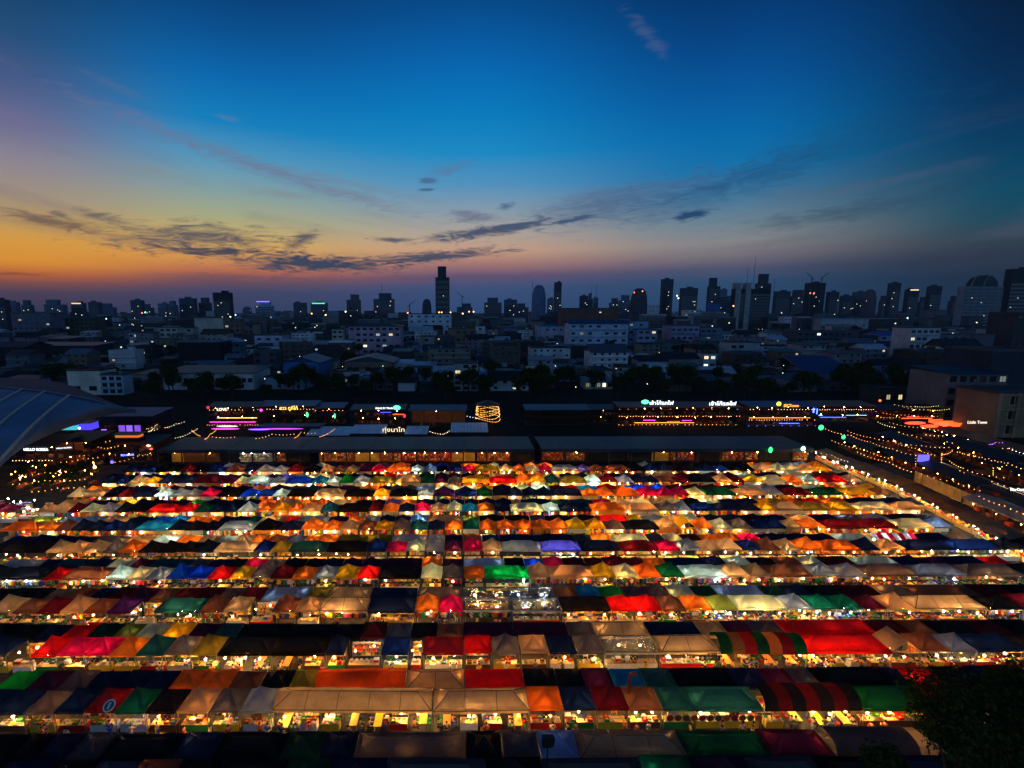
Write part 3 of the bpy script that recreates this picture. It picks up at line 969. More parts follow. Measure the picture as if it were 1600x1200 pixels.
BOARDF = me_of('frame', PAINT, lambda b: (b.box(-.45, .45, -.03, .03, .5, .53), b.box(-.45, .45, -.03, .03, -.03, 0), b.box(-.45, -.42, -.03, .03, 0, .5), b.box(.42, .45, -.03, .03, 0, .5)))
BOARDP = me_of('picture', GOODS_VC, lambda b: [b.ball((-.3 + .2 * i, -.022, .25 + .1 * (-1) ** i), .075, lin(GOODC[(i * 3) % 13]), n=8, rings=4, sz=1) for i in range(4)], vc=True)


def shirt_fn(b):
    prof = [(-.09, .62), (-.24, .56), (-.34, .42), (-.25, .36), (-.2, .42), (-.19, .02), (.19, .02), (.2, .42), (.25, .36), (.34, .42), (.24, .56), (.09, .62)]
    n = len(prof)
    b.mesh([(y * .05 + (-.04 if i % 2 else -.03), x, z) for i, (x, z) in enumerate(prof) for y in (0,)], [tuple(range(n))])
    b.mesh([(.045, x, z) for x, z in prof], [tuple(range(n - 1, -1, -1))])
    k = len(b.v) - 2 * n
    for i in range(n):
        j = (i + 1) % n
        b.f.append((k + i, k + j, k + n + j, k + n + i))
        b.c.append((1, 1, 1))
        b.m.append(0)


SHIRT = me_of('shirt', CLOTH, shirt_fn)
HANGER = me_of('hanger', METAL, lambda b: (b.tube((0, -.2, .54), (0, 0, .66), .008, 4), b.tube((0, .2, .54), (0, 0, .66), .008, 4), b.tube((0, 0, .66), (0, 0, .74), .006, 4)))
RAILBAR = me_of('rail_bar', METAL, lambda b: b.tube((-.5, 0, 1.72), (.5, 0, 1.72), .018, 5))
RAILPOST = me_of('post', METAL, lambda b: (b.tube((0, 0, 0), (0, 0, 1.72), .018, 5), b.box(-.02, .02, -.25, .25, 0, .03)))
DT_TOP = me_of('tabletop', PAINT, lambda b: b.box(-.38, .38, -.9, .9, .72, .76))
STOOL_SEAT = me_of('seat', PAINT, lambda b: b.tube((0, 0, .42), (0, 0, .46), .15, 8))
STOOL_LEG = me_of('leg', PAINT, lambda b: b.tube((0, 0, 0), (-.03, 0, .42), .02, 4))

COUNT = {}


def may(kind, most=295):
    COUNT[kind] = COUNT.get(kind, 0) + 1
    return COUNT[kind] <= most


CN2 = {'red': (200, 30, 25), 'white': (235, 235, 230), 'green': (30, 140, 60), 'yellow': (240, 200, 40), 'blue': (40, 80, 180), 'black': (25, 25, 28), 'orange': (235, 120, 30), 'pink': (230, 70, 130), 'brown': (110, 70, 40), 'grey': (120, 120, 125)}


def C2(r, names=None):
    k = r.choice(names or list(CN2))
    return k, lin(CN2[k])


def table_at(x, y, w, r, where):
    cn, c = C2(r, ['yellow', 'white', 'green', 'red', 'brown', 'white', 'yellow'])
    t = thing('market_table', f"market table with {cn} skirt, {where}", 'table', (x, y, 0), group='stall tables')
    put('tabletop', TABLETOP, t, scale=(w, 1, 1), col=lin((225, 195, 130)))
    put('skirt', SKIRT, t, scale=(w, 1, 1), col=c)
    for sx in (-1, 1):
        put('leg', TLEG, t, (sx * (w / 2 - .05), .3, 0), col=(.2, .2, .2))


def goods_on(x, y, w, r, where, dens):
    n = max(2, int(w / dens))
    used = {}
    for i in range(n):
        for tier in (0, 1):
            px_, py_ = x - w / 2 + w * (i + .5) / n + r.uniform(-.04, .04), y - .17 + .34 * tier
            k = r.random()
            pl = ('front' if tier == 0 else 'rear') + ' edge of the table'
            if k < .46 and may('food_tray'):
                f = r.randrange(len(FOODS))
                t = thing('food_tray', f"steel tray of {FOODS[f][0]}, {where}", 'food tray', (px_, py_, .852), group='food trays on the stall tables', me=TRAY, col=(.5, .5, .5))
                put('food', FOOD_ME[f], t, (0, 0, .01))
            elif k < .62 and may('fruit_crate'):
                f = r.randrange(len(FRUITS))
                cn, c = C2(r, ['green', 'blue', 'red', 'brown'])
                t = thing('fruit_crate', f"{cn} slatted crate of {FRUITS[f][0]}, {where}", 'fruit crate', (px_, py_, .852), rz=r.uniform(-.1, .1), group='fruit crates on the stall tables', me=CRATE, col=c)
                put('fruit', FRUIT_ME[f], t, (0, 0, .1))
            elif k < .74 and may('bottle'):
                cn, c = C2(r, ['red', 'green', 'orange', 'yellow', 'pink', 'blue'])
                thing('bottle', f"{cn} drink bottle, {where}", 'bottle', (px_, py_, .852), group='drink bottles on the stall tables', me=BOTTLE, col=c, scale=(1.3, 1.3, 1.2))
            elif k < .86 and may('bowl'):
                cn, c = C2(r, ['white', 'yellow', 'green', 'orange'])
                thing('bowl', f"{cn} serving bowl, {where}", 'bowl', (px_, py_, .852), group='bowls on the stall tables', me=BOWL, col=c, scale=(1.4, 1.4, 1.3))
            elif k < .93 and may('cooking_pot') and tier:
                t = thing('cooking_pot', f"lidded steel cooking pot, {where}", 'cooking pot', (px_, py_, .852), group='cooking pots on the stall tables', me=POT, col=(.55, .55, .55))
                put('lid', LID, t, (0, 0, 0), col=(.55, .55, .55))
            elif tier and may('cool_box'):
                cn, c = C2(r, ['white', 'blue', 'red', 'orange'])
                t = thing('cool_box', f"{cn} cool box, {where}", 'cool box', (px_, py_, .852), group='cool boxes on the stall tables', me=COOLER, col=c)
                put('lid', COOLLID, t, (0, 0, 0), col=lin((235, 235, 235)))


def shelf_at(x, y, w, r, where):
    cn, c = C2(r, ['brown', 'white', 'yellow', 'red', 'orange'])
    t = thing('display_shelf', f"{cn} shelf full of packets, {where}", 'display shelf', (x, y, 0), group='display shelves of the stalls')
    for sx in (-1, 1):
        put('upright', UPRIGHT, t, (sx * w / 2, 0, 0), col=(.2, .2, .2))
    for z in (.49, 1.02, 1.52):
        put('shelf', SHELF, t, (0, 0, z), scale=(w, 1, 1), col=lin((190, 160, 110)))
    put('back_board', BACKB, t, scale=(w, 1, 1), col=lin(r.choice([(235, 205, 130), (230, 225, 205), (215, 150, 70), (225, 190, 60)])))
    put('packets', r.choice(PACKETS), t, scale=(w, 1, 1), kind='stuff')


def rail_at(x, y, w, r, where):
    t = thing('clothes_rail', f"steel clothes rail hung with shirts, {where}", 'clothes rail', (x, y, 0), group='clothes rails of the stalls')
    put('rail_bar', RAILBAR, t, scale=(w, 1, 1), col=(.5, .5, .5))
    for sx in (-1, 1):
        put('post', RAILPOST, t, (sx * w / 2, 0, 0), col=(.5, .5, .5))
    n = int(w / .3)
    for i in range(n):
        if not may('shirt'):
            return
        cn, c = C2(r)
        s = thing('shirt', f"{cn} shirt on a rail, {where}", 'shirt', (x - w / 2 + w * (i + .5) / n, y, 1.0), rz=math.pi / 2 * r.choice((1, 1, .9)), group='shirts on the clothes rails', me=SHIRT, col=c)
        put('hanger', HANGER, s, col=(.4, .4, .4))


def board_at(x, y, z, r, where):
    cn, c = C2(r, ['red', 'yellow', 'white', 'green', 'black', 'orange'])
    t = thing('menu_board', f"{cn} menu board, {where}", 'menu board', (x, y, z), group='menu boards above the stalls', me=BOARD, col=c)
    put('frame', BOARDF, t, col=(.1, .08, .06))
    put('picture', BOARDP, t)


def dining_at(x, y, r, where, n_st=4, colr=(250, 195, 40)):
    t = thing('dining_table', f"long yellow dining table, {where}", 'dining table', (x, y, 0), group='dining tables')
    put('tabletop', DT_TOP, t, col=lin(colr))
    for sx in (-1, 1):
        for sy in (-1, 1):
            put('leg', TLEG, t, (sx * .33, sy * .82, 0), scale=(1, 1, .9), col=(.2, .2, .2))
    for i in range(n_st):
        for sx in (-1, 1):
            if not may('stool'):
                return
            cn, c = C2(r, ['green', 'red', 'blue', 'green'])
            s = thing('stool', f"round {cn} plastic stool, {where}", 'stool', (x + sx * .62, y - .75 + 1.5 * (i + .5) / n_st, 0), group='plastic stools')
            put('seat', STOOL_SEAT, s, col=c)
            for a in range(4):
                q = put('leg', STOOL_LEG, s, (.13 * math.cos(a * 1.57 + .78), .13 * math.sin(a * 1.57 + .78), 0), rz=a * 1.57 + .78, col=c)


# -------- people
def skin_mesh(name, pts, edges, radii, mat, sub=1):
    me = bpy.data.meshes.new('body_grow')
    me.from_pydata(pts, edges, [])
    ob = bpy.data.objects.new('body_grow', me)
    COL.objects.link(ob)
    md = ob.modifiers.new('Skin', 'SKIN')
    for v, r in zip(me.skin_vertices[0].data, radii):
        v.radius = (r, r) if isinstance(r, (int, float)) else r
    me.skin_vertices[0].data[0].use_root = True
    sb = ob.modifiers.new('Sub', 'SUBSURF')
    sb.levels = sb.render_levels = sub
    dg = bpy.context.evaluated_depsgraph_get()
    out = bpy.data.meshes.new_from_object(ob.evaluated_get(dg))
    bpy.data.objects.remove(ob)
    out.name = name
    out.materials.clear()
    out.materials.append(mat)
    out.polygons.foreach_set('use_smooth', [True] * len(out.polygons))
    return out


def person_meshes(pose):
    lean = {'stand': 0, 'walk': .04, 'reach': .16, 'sit': .02, 'carry': 0}[pose]
    hz = .48 if pose == 'sit' else .95
    P = [(0, 0, hz), (0, -lean * .4, hz + .18), (0, -lean, hz + .40), (0, -lean * 1.1, hz + .53), (0, -lean * 1.2 - .01, hz + .62), (0, -lean * 1.25 - .03, hz + .72)]
    E = [(0, 1), (1, 2), (2, 3), (3, 4), (4, 5)]
    rad = [(.15, .11), (.135, .10), (.165, .105), (.055, .055), (.085, .095), (.075, .085)]
    ci = 2
    arms = {'stand': ((-.02, -.30), (-.06, -.54)), 'walk': ((.08, -.28), (.02, -.50)), 'reach': ((-.16, -.20), (-.42, -.22)), 'sit': ((-.10, -.26), (-.34, -.24)), 'carry': ((-.05, -.28), (-.30, -.24))}[pose]
    for s in (-1, 1):
        k = len(P)
        sw = s if pose == 'walk' else 1
        sh = (s * .20, -lean, hz + .43)
        el = (s * .25, -lean + arms[0][0] * sw, hz + .43 + arms[0][1])
        wr = (s * .23, -lean + arms[1][0] * sw, hz + .43 + arms[1][1])
        hd = (s * .22, wr[1] - .05, wr[2] - (.09 if pose in ('stand', 'walk') else .01))
        P += [sh, el, wr, hd]
        E += [(ci, k), (k, k + 1), (k + 1, k + 2), (k + 2, k + 3)]
        rad += [.062, .045, .033, (.022, .042)]
    for s in (-1, 1):
        k = len(P)
        st_ = .22 * s if pose == 'walk' else .02 * s
        if pose == 'sit':
            L = [(s * .10, -.02, hz - .02), (s * .12, -.42, hz), (s * .12, -.44, .09), (s * .12, -.60, .04)]
        else:
            L = [(s * .10, 0, hz - .05), (s * .11, -st_ * .5 - .02, .50), (s * .11, -st_ + .02, .09), (s * .115, -st_ - .15, .04)]
        P += L
        E += [(0, k), (k, k + 1), (k + 1, k + 2), (k + 2, k + 3)]
        rad += [.09, .06, .042, (.045, .03)]
    body = skin_mesh('body', P, E, rad, SKIN)
    grow = lambda r, g: tuple(q + g for q in r) if isinstance(r, tuple) else r + g
    si = [0, 1, 2, 6, 7, 10, 11]
    shirt = skin_mesh('shirt', [P[i] for i in si], [(0, 1), (1, 2), (2, 3), (3, 4), (2, 5), (5, 6)], [grow(rad[i], .018) for i in si], CLOTH)
    ti = [0, 14, 15, 16, 18, 19, 20]
    trousers = skin_mesh('trousers', [P[i] for i in ti], [(0, 1), (1, 2), (2, 3), (0, 4), (4, 5), (5, 6)], [grow(rad[i], .014) for i in ti], CLOTH)
    h = P[5]
    hb = MB()
    hb.ball((h[0], h[1] + .025, h[2] + .0), .105, n=8, rings=5, sz=1.05)
    hair = hb.data('hair', CLOTH, smooth=True)
    fb = MB()
    fb.ball((h[0], P[4][1] - .105, P[4][2] + .02), .018, n=5, rings=3)
    for s in (-1, 1):
        fb.ball((s * .035, P[4][1] - .088, P[4][2] + .055), .012, n=5, rings=3)
        fb.ball((s * .088, P[4][1] + .0, P[4][2] + .03), .022, n=5, rings=3)
    fb.box(-.028, .028, P[4][1] - .098, P[4][1] - .08, P[4][2] - .03, P[4][2] - .022)
    return body, shirt, trousers, hair, fb.data('face', SKIN)


PEOPLE = {p: person_meshes(p) for p in ('stand', 'walk', 'reach', 'sit', 'carry')}
DOING = {'stand': 'standing', 'walk': 'walking', 'reach': 'reaching over the goods', 'sit': 'sitting', 'carry': 'carrying a bag'}


def person_at(x, y, pose, rz, r, where, z=0):
    if not may('person', 300):
        return
    sn, sc = C2(r)
    tn, tcol = C2(r, ['black', 'blue', 'grey', 'brown', 'white'])
    hn, hc = r.choice([('black', (16, 14, 13)), ('dark brown', (40, 26, 18)), ('black', (16, 14, 13))])
    t = thing('person', f"person in {sn} shirt and {tn} trousers {DOING[pose].split(' a ')[0]}, {where}", 'person', (x, y, z), rz=rz, group='people in the market aisles', scale=(r.uniform(.93, 1.04),) * 3)
    b, s, tr, h, f = PEOPLE[pose]
    skin = lin(r.choice([(205, 150, 110), (185, 130, 92), (225, 175, 140)]))
    put('body', b, t, col=skin)
    put('shirt', s, t, col=sc)
    put('trousers', tr, t, col=tcol)
    put('hair', h, t, col=lin(hc))
    put('face', f, t, col=tuple(v * .8 for v in skin))


SEATING = [(0, -2, 22), (0, 8, 13), (1, -22, -10), (1, 30, 46)]
FAR = MB()
for t in TENTS:
    if t['half'] != 'front' or t['block'] < -1:
        continue
    r = random.Random(int(t['x'] * 31 + t['block'] * 977))
    x, yf, W, bl = t['x'], t['y'] - 1.4, t['W'], t['block']
    where = t['short']
    if bl < 0:
        continue
    if bl <= 4:
        long_cream = (t['style'] and t['style'] in 'LB') or (t['big'] and ((bl == 0 and t['code'] == 'e') or (bl == 1 and t['code'] in 'rk')))
        if long_cream and bl <= 2:
            n = int(W / 2.1)
            for i in range(n):
                if r.random() < .3:      # a counter between the tables
                    xq = x - W / 2 + W * (i + .5) / n
                    table_at(xq, yf + .45, 1.7, r, where)
                    goods_on(xq, yf + .45, 1.6, r, where, .45)
                    shelf_at(xq, yf + 1.7, 1.6, r, where)
                    continue
                dining_at(x - W / 2 + W * (i + .5) / n + r.uniform(-.2, .2), yf + .95 + r.uniform(-.25, .2), r, where, n_st=3, colr=r.choice([(250, 195, 40), (240, 200, 90), (225, 150, 60)] if bl == 0 else [(235, 140, 70), (200, 110, 60), (230, 170, 90)]))
                for q in range(r.choice((1, 2, 3, 4))):
                    sx = r.choice((-1, 1))
                    person_at(x - W / 2 + W * (i + .5) / n + sx * .66, yf + .3 + q * .5, 'sit', -sx * math.pi / 2 * -1 if sx > 0 else math.pi / 2, r, where, 0)
            if r.random() < .6:
                shelf_at(x + W / 4, yf + 2.7, min(W * .4, 3), r, where)
        else:
            clothes = bl >= 2 and r.random() < .38 and COUNT.get('shirt', 0) < 280
            if clothes:
                rail_at(x, yf + .55, W - .5, r, where)
                shelf_at(x, yf + 1.9, W - .5, r, where)
            else:
                table_at(x, yf + .5, W - .35, r, where)
                goods_on(x, yf + .5, W - .5, r, where, {0: .48, 1: .52, 2: .62, 3: .85, 4: 1.0}[bl])
                if r.random() < .75:
                    shelf_at(x, yf + 2.2, W - .5, r, where)
            if r.random() < .5 and bl <= 3:
                board_at(x + r.uniform(-.6, .6), yf + .06, 1.5 if bl > 1 else 1.45, r, where)
        # buyers in the aisle and sellers behind the tables
        for q in range(int(W / 1.6) + (1 if r.random() < .4 else 0)):
            if r.random() < (.8 if bl <= 2 else .4):
                person_at(x + r.uniform(-W / 2, W / 2), yf - r.uniform(.25, .9), r.choice(('stand', 'walk', 'walk', 'reach', 'carry')), r.choice((math.pi, math.pi, math.pi / 2, -math.pi / 2, 0)) + r.uniform(-.4, .4), r, where)
        if r.random() < .6:
            person_at(x + r.uniform(-W / 3, W / 3), yf + 1.25, r.choice(('stand', 'reach')), r.uniform(-.3, .3), r, where)
    else:
        # far stalls: goods, hung cloth and half curtains
        FAR.box(x - W / 2 + .15, x + W / 2 - .15, yf + .2, yf + .9, .05, .85, lin(r.choice([(230, 200, 120), (235, 235, 225), (200, 120, 60)])))
        q = x - W / 2 + .2
        while q < x + W / 2 - .3:
            w = r.uniform(.16, .42)
            h = r.uniform(.95, 1.95)
            FAR.box(q, q + w, yf + r.uniform(.5, 1.6), yf + r.uniform(1.7, 2.0), .4, h, lin(r.choice(GOODC)))
            q += w + .06
        if r.random() < .45:
            hc = lin(r.choice([(240, 235, 220), (235, 225, 190), (240, 200, 120), (225, 235, 225), (230, 150, 60)]))
            FAR.box(x - W / 2 + .05, x + W / 2 - .05, yf + .65, yf + .67, 1.15, 2.15, hc)
        for q in range(int(W / 1.4)):
            px_, py_, s = x + r.uniform(-W / 2, W / 2), yf - r.uniform(.2, 1.0), r.uniform(.92, 1.04)
for gx, gy, gw, gb, gk in GAPS:
    r = random.Random(gk + gb * 50)
    where = f"open gap, {ordinal(gk)} place of the {BLOCKN[gb + 1]} block"
    table_at(gx, gy + .5, gw - .5, r, where)
    goods_on(gx, gy + .5, gw - .6, r, where, .5)
    table_at(gx, gy + 3.4, gw - .5, r, where + ' rear')
    goods_on(gx, gy + 3.4, gw - .6, r, where + ' rear', .6)
    shelf_at(gx, gy + 2.2, gw - .6, r, where)
    person_at(gx + .4, gy + 1.3, 'stand', .2, r, where)
    person_at(gx - .5, gy - .5, 'reach', 3.0, r, where)
put('far_stall_goods', FAR.data('far_stall_goods', GOODS_VC, vc=True), label='goods heaped in the stalls of the far rows', kind='stuff')

# ------------------------------------------------------------------ the long market hall behind the tents
def hall(px0, px1, label, bays, top, side):
    Y0, Y1, ZE = 122.0, 134.5, 3.7
    X0, X1 = x_at(px0, Y0, ZE), x_at(px1, Y0, ZE)
    t = thing('market_hall', label, 'market hall', ((X0 + X1) / 2, (Y0 + Y1) / 2, 0))
    cx, cyy = (X0 + X1) / 2, (Y0 + Y1) / 2
    hw = (X1 - X0) / 2

    def loc(x):
        return x - cx
    n = int(hw * 2 / 6)
    for i in range(n):
        xa, xb = -hw + 2 * hw * i / n, -hw + 2 * hw * (i + 1) / n
        b = MB()
        b.box(xa + .03, xb - .03, Y0 - cyy - .4, Y1 - cyy, ZE + .25, ZE + .55 + .02 * (i % 3))
        b.box(xa + .03, xb - .03, Y0 - cyy - .42, Y0 - cyy - .3, ZE - .35, ZE + .55 + .02 * (i % 3))
        put('roof_panel', b.data('roof_panel', SHEET), t, col=tuple(v * rnd.uniform(.7, 1.15) for v in lin((66, 68, 72))))
    b = MB()
    b.box(-hw, hw, Y1 - cyy - .2, Y1 - cyy, 0, ZE + .25)
    put('back_wall', b.data('back_wall', CONCRETE), t, col=lin((90, 80, 70)))
    P = me_of('pillar', CONCRETE, lambda b: b.box(-.15, .15, -.15, .15, 0, ZE + .25))
    for i in range(n + 1):
        put('pillar', P, t, (-hw + 2 * hw * i / n * .998, Y0 - cyy + .1, 0), col=lin((70, 62, 54)))
    r = random.Random(5)
    for xa, xb, kind in bays:
        xa, xb = loc(x_at(xa, Y0 + 1, 2)), loc(x_at(xb, Y0 + 1, 2))
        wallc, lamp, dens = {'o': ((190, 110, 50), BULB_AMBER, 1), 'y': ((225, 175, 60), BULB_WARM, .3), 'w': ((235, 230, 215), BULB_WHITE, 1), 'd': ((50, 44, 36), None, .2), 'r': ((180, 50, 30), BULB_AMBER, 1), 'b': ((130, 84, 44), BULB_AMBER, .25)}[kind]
        b = MB()
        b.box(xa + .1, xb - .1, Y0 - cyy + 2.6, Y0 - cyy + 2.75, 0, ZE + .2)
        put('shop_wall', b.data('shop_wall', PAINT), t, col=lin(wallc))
        if dens >= 1:
            b, x = MB(), xa + .2
            while x < xb - .4:
                for z in (.6, 1.2, 1.8, 2.4):
                    if r.random() < .75:
                        b.box(x, x + r.uniform(.12, .3), Y0 - cyy + 1.9, Y0 - cyy + 2.3, z, z + r.uniform(.25, .55), lin(r.choice(GOODC)))
                x += r.uniform(.3, .5)
            put('hung_goods', b.data('hung_goods', GOODS_VC, vc=True), t, kind='stuff')
        if lamp:
            for i in range(max(1, int((xb - xa) / 2.6))):
                x = xa + (xb - xa) * (i + .5) / max(1, int((xb - xa) / 2.6)) + r.uniform(-.4, .4)
                put('shop_lamp', BULB_ME, t, (x, Y0 - cyy + r.uniform(.7, 1.4), 2.9), col=tuple(v * (1.5 if dens >= 1 else .8) for v in lamp))


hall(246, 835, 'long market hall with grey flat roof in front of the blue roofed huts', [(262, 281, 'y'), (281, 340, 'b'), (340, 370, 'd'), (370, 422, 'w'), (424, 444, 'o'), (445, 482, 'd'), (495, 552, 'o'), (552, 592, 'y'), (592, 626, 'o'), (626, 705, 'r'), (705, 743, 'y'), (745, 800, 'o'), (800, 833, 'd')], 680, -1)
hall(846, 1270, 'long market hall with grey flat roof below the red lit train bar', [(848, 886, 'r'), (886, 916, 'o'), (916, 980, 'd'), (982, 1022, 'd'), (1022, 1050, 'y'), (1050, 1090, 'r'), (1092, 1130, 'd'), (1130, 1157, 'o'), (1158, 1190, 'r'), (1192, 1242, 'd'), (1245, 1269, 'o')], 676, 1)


# ------------------------------------------------------------------ lights on wires
def string_light(pts, label, z=None, col=BULB_WARM, step=.95, size=.085, k=1.0, sag=.35):
    P = [at_z(p[0], p[1], z + .8 if len(p) < 3 else p[2]) for p in pts]
    t = thing('string_light', label, 'string light', P[0], group='strings of bulbs over the bars')
    w, b = MB(), MB()
    for p, q in zip(P, P[1:]):
        L = (q - p).length
        n = max(2, int(L / step))
        prev = None
        for i in range(n + 1):
            s = i / n
            c = p.lerp(q, s) - P[0] - Vector((0, 0, sag * 4 * s * (1 - s) * min(1, L / 8)))
            if prev is not None:
                w.tube(prev, c, .015, 3, caps=False)
            prev = c
            if i < n:
                b.octa((c.x, c.y, c.z - .08), size * rnd.uniform(.8, 1.15), tuple(v * k * 7 * rnd.uniform(.6, 1.3) for v in col))
    put('wire', w.data('wire', METAL), t, col=(.02, .02, .02))
    put('bulb_chain', b.data('bulb_chain', BULB_VC, vc=True), t, kind='stuff')
    return t


def sign(text, px0, px1, py, Y, col, label, tall=None, mat=None, yaw=0.0, name='lit_sign'):
    c = bpy.data.curves.new(name, 'FONT')
    c.body = text
    c.align_x, c.align_y = 'CENTER', 'CENTER'
    c.extrude = .04
    c.materials.append(mat or SIGN)
    p0, p1 = at_y(px0, py, Y), at_y(px1, py, Y)
    o = bpy.data.objects.new(name, c)
    COL.objects.link(o)
    c.size = 1.0
    wid = max(1e-3, sum(.62 for _ in text))
    SIGNS.append((o, (p1 - p0).length, tall))
    o.location = (p0 + p1) / 2
    o.rotation_euler = (math.pi / 2, 0, yaw)
    o.color = (*col, 1)
    o['label'], o['category'] = label, 'sign'
    THINGS.append(o)
    return o


SIGNS = []
STRIP = me_of('light_strip', NEON, lambda b: b.box(-.5, .5, -.06, .06, -.06, .06))
PILL = me_of('pillar', PAINT, lambda b: b.box(-.1, .1, -.1, .1, 0, 1))


def bar(px0, px1, Y, pytop, label, roofc=(70, 90, 120), wallc=(60, 40, 30), depth=7, levels=2, strips=(), lamps=(BULB_AMBER, .5, 5), rail=True, tilt=.6, name='bar_building', cat='bar', warm_floor=None, bulbs=None):
    zt = at_y((px0 + px1) / 2, pytop, Y).z
    X0, X1 = x_at(px0, Y, zt), x_at(px1, Y, zt)
    cx, hw = (X0 + X1) / 2, (X1 - X0) / 2
    t = thing(name, label, cat, (cx, Y, 0))
    b = MB()
    b.mesh([(-hw - .4, -.6, zt - .1), (hw + .4, -.6, zt - .1), (hw + .4, depth, zt - .1 + tilt), (-hw - .4, depth, zt - .1 + tilt),
            (-hw - .4, -.6, zt + .1), (hw + .4, -.6, zt + .1), (hw + .4, depth, zt + .1 + tilt), (-hw - .4, depth, zt + .1 + tilt)],
           [(4, 5, 6, 7), (0, 1, 5, 4), (1, 2, 6, 5), (2, 3, 7, 6), (3, 0, 4, 7), (3, 2, 1, 0)])
    put('roof', b.data('roof', SHEET), t, col=lin(roofc))
    h = zt / levels
    for i in range(levels):
        b = MB()
        b.box(-hw, hw, 0, depth - .3, i * h, i * h + .22)
        put('floor_slab', b.data('floor_slab', CONCRETE), t, col=lin(warm_floor or (70, 55, 45)))
    b = MB()
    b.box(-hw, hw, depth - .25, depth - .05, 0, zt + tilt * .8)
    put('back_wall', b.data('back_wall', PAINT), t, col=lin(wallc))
    n = max(2, int(hw * 2 / 4.5))
    for i in range(n + 1):
        put('pillar', PILL, t, (-hw + .15 + (2 * hw - .3) * i / n, .25, 0), scale=(1, 1, zt), col=lin((52, 44, 38)))
    if rail:
        for i in range(1, levels):
            b = MB()
            z = i * h + .22
            b.box(-hw, hw, .03, .09, z + .95, z + 1.02)
            for q in range(int(hw * 2 / .6)):
                x = -hw + .3 + q * .6
                b.box(x - .02, x + .02, .04, .08, z, z + .95)
            put('railing', b.data('railing', METAL), t, col=lin((60, 50, 44)))
    r = random.Random(int(px0))
    if lamps:
        for i in range(levels):
            for q in range(max(1, int(2 * hw / lamps[2]))):
                put('lamp', BULB_ME, t, (-hw + 2 * hw * (q + .5) / max(1, int(2 * hw / lamps[2])) + r.uniform(-.6, .6), r.uniform(1, 3), (i + 1) * h - .75), col=tuple(v * lamps[1] * 3.8 for v in lamps[0]))
            b = MB()
            for q in range(int(2 * hw / 1.4)):
                x = -hw + .7 + q * 1.4
                if r.random() < .7:
                    b.box(x, x + .8, 1.2 + r.random() * 2, 2 + r.random() * 2.5, i * h + .225, i * h + .95, lin(r.choice([(150, 90, 50), (90, 50, 30), (200, 60, 30), (200, 150, 90)])))
            put('tables', b.data('tables', GOODS_VC, vc=True), t, kind='stuff')
    for (fx0, fx1, z, c, k) in strips:   # fractions of the width, height as fraction of the top
        put('light_strip', STRIP, t, (-hw + 2 * hw * (fx0 + fx1) / 2, -.12, zt * z), scale=(2 * hw * (fx1 - fx0), 1, k), col=c)
    if bulbs:
        b = MB()
        for (z, c, k, step) in bulbs:
            x = -hw
            while x < hw:
                if r.random() < .9:
                    b.octa((x, -.25, zt * z - .1 * abs(math.sin(x))), .08, tuple(v * k * 11 for v in c))
                x += step
        put('bulb_chain', b.data('bulb_chain', BULB_VC, vc=True), t, kind='stuff')
    return t, zt


RED, ORG, MAG, BLU, CYN, YEL, GRN, WHT, VIO = (1, .06, .02), (1, .3, .04), (1, .05, .8), (.05, .12, 1), (.1, .55, 1), (1, .62, .1), (.1, 1, .35), (.85, .95, 1), (.45, .12, 1)
bar(322, 402, 166, 636, 'two-storey bar with a LOVE sign and magenta light strip', (60, 50, 48), (70, 40, 30), strips=[(.2, .98, .42, YEL, .5), (.05, .95, .2, MAG, .5)], lamps=(BULB_AMBER, .28, 4), bulbs=[(.86, (1, .5, .2), 1.0, 1.3), (.05, (1, .35, .1), .8, .9)])
bar(403, 492, 168, 634, 'two-storey bar under a long blue-grey sheet roof with a yellow sign', (96, 118, 150), (60, 44, 36), strips=[], lamps=(BULB_AMBER, .14, 7), bulbs=[(.83, (1, .45, .2), 1.0, 1.1)])
bar(493, 536, 168, 637, 'small blue roofed bar beside the long blue-grey roof', (80, 104, 140), (50, 40, 34), lamps=(BULB_AMBER, .14, 7), bulbs=[(.85, (1, .3, .12), 1.2, 1.4)])
bar(548, 632, 166, 640, 'two-storey bar with a white sign and glowing green oval on its roof', (60, 64, 72), (70, 36, 26), strips=[(.55, .75, .83, BLU, .4), (.78, 1.0, .70, RED, 1.0)], lamps=(BULB_AMBER, .3, 5))
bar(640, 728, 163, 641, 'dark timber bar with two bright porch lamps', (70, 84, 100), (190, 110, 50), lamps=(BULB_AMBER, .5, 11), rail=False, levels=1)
bar(822, 920, 166, 640, 'dark unlit shed with a long pale roof edge', (80, 96, 116), (60, 50, 42), lamps=None)
bar(922, 968, 168, 640, 'small dark bar with a red glow inside', (40, 42, 46), (80, 34, 26), lamps=(BULB_AMBER, .1, 9))
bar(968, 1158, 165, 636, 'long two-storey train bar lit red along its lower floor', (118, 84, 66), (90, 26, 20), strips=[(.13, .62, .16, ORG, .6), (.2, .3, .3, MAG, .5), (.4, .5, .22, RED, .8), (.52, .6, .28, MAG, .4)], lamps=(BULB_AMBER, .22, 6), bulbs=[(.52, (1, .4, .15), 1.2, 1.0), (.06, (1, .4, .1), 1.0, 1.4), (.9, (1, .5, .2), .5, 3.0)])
bar(1172, 1278, 164, 635, 'two-storey bar with a blue roof edge and blue light tubes at its end', (70, 104, 140), (80, 50, 40), strips=[(.93, .95, .8, BLU, 14), (.985, .999, .75, BLU, 16), (.0, .9, .42, ORG, .35), (.45, .75, .14, BLU, 1.0)], lamps=(BULB_AMBER, .2, 6), bulbs=[(.86, (1, .6, .35), 1.1, 1.1), (.33, (1, .5, .3), 1.1, .9), (.03, BLU, 1.2, 3.0)])
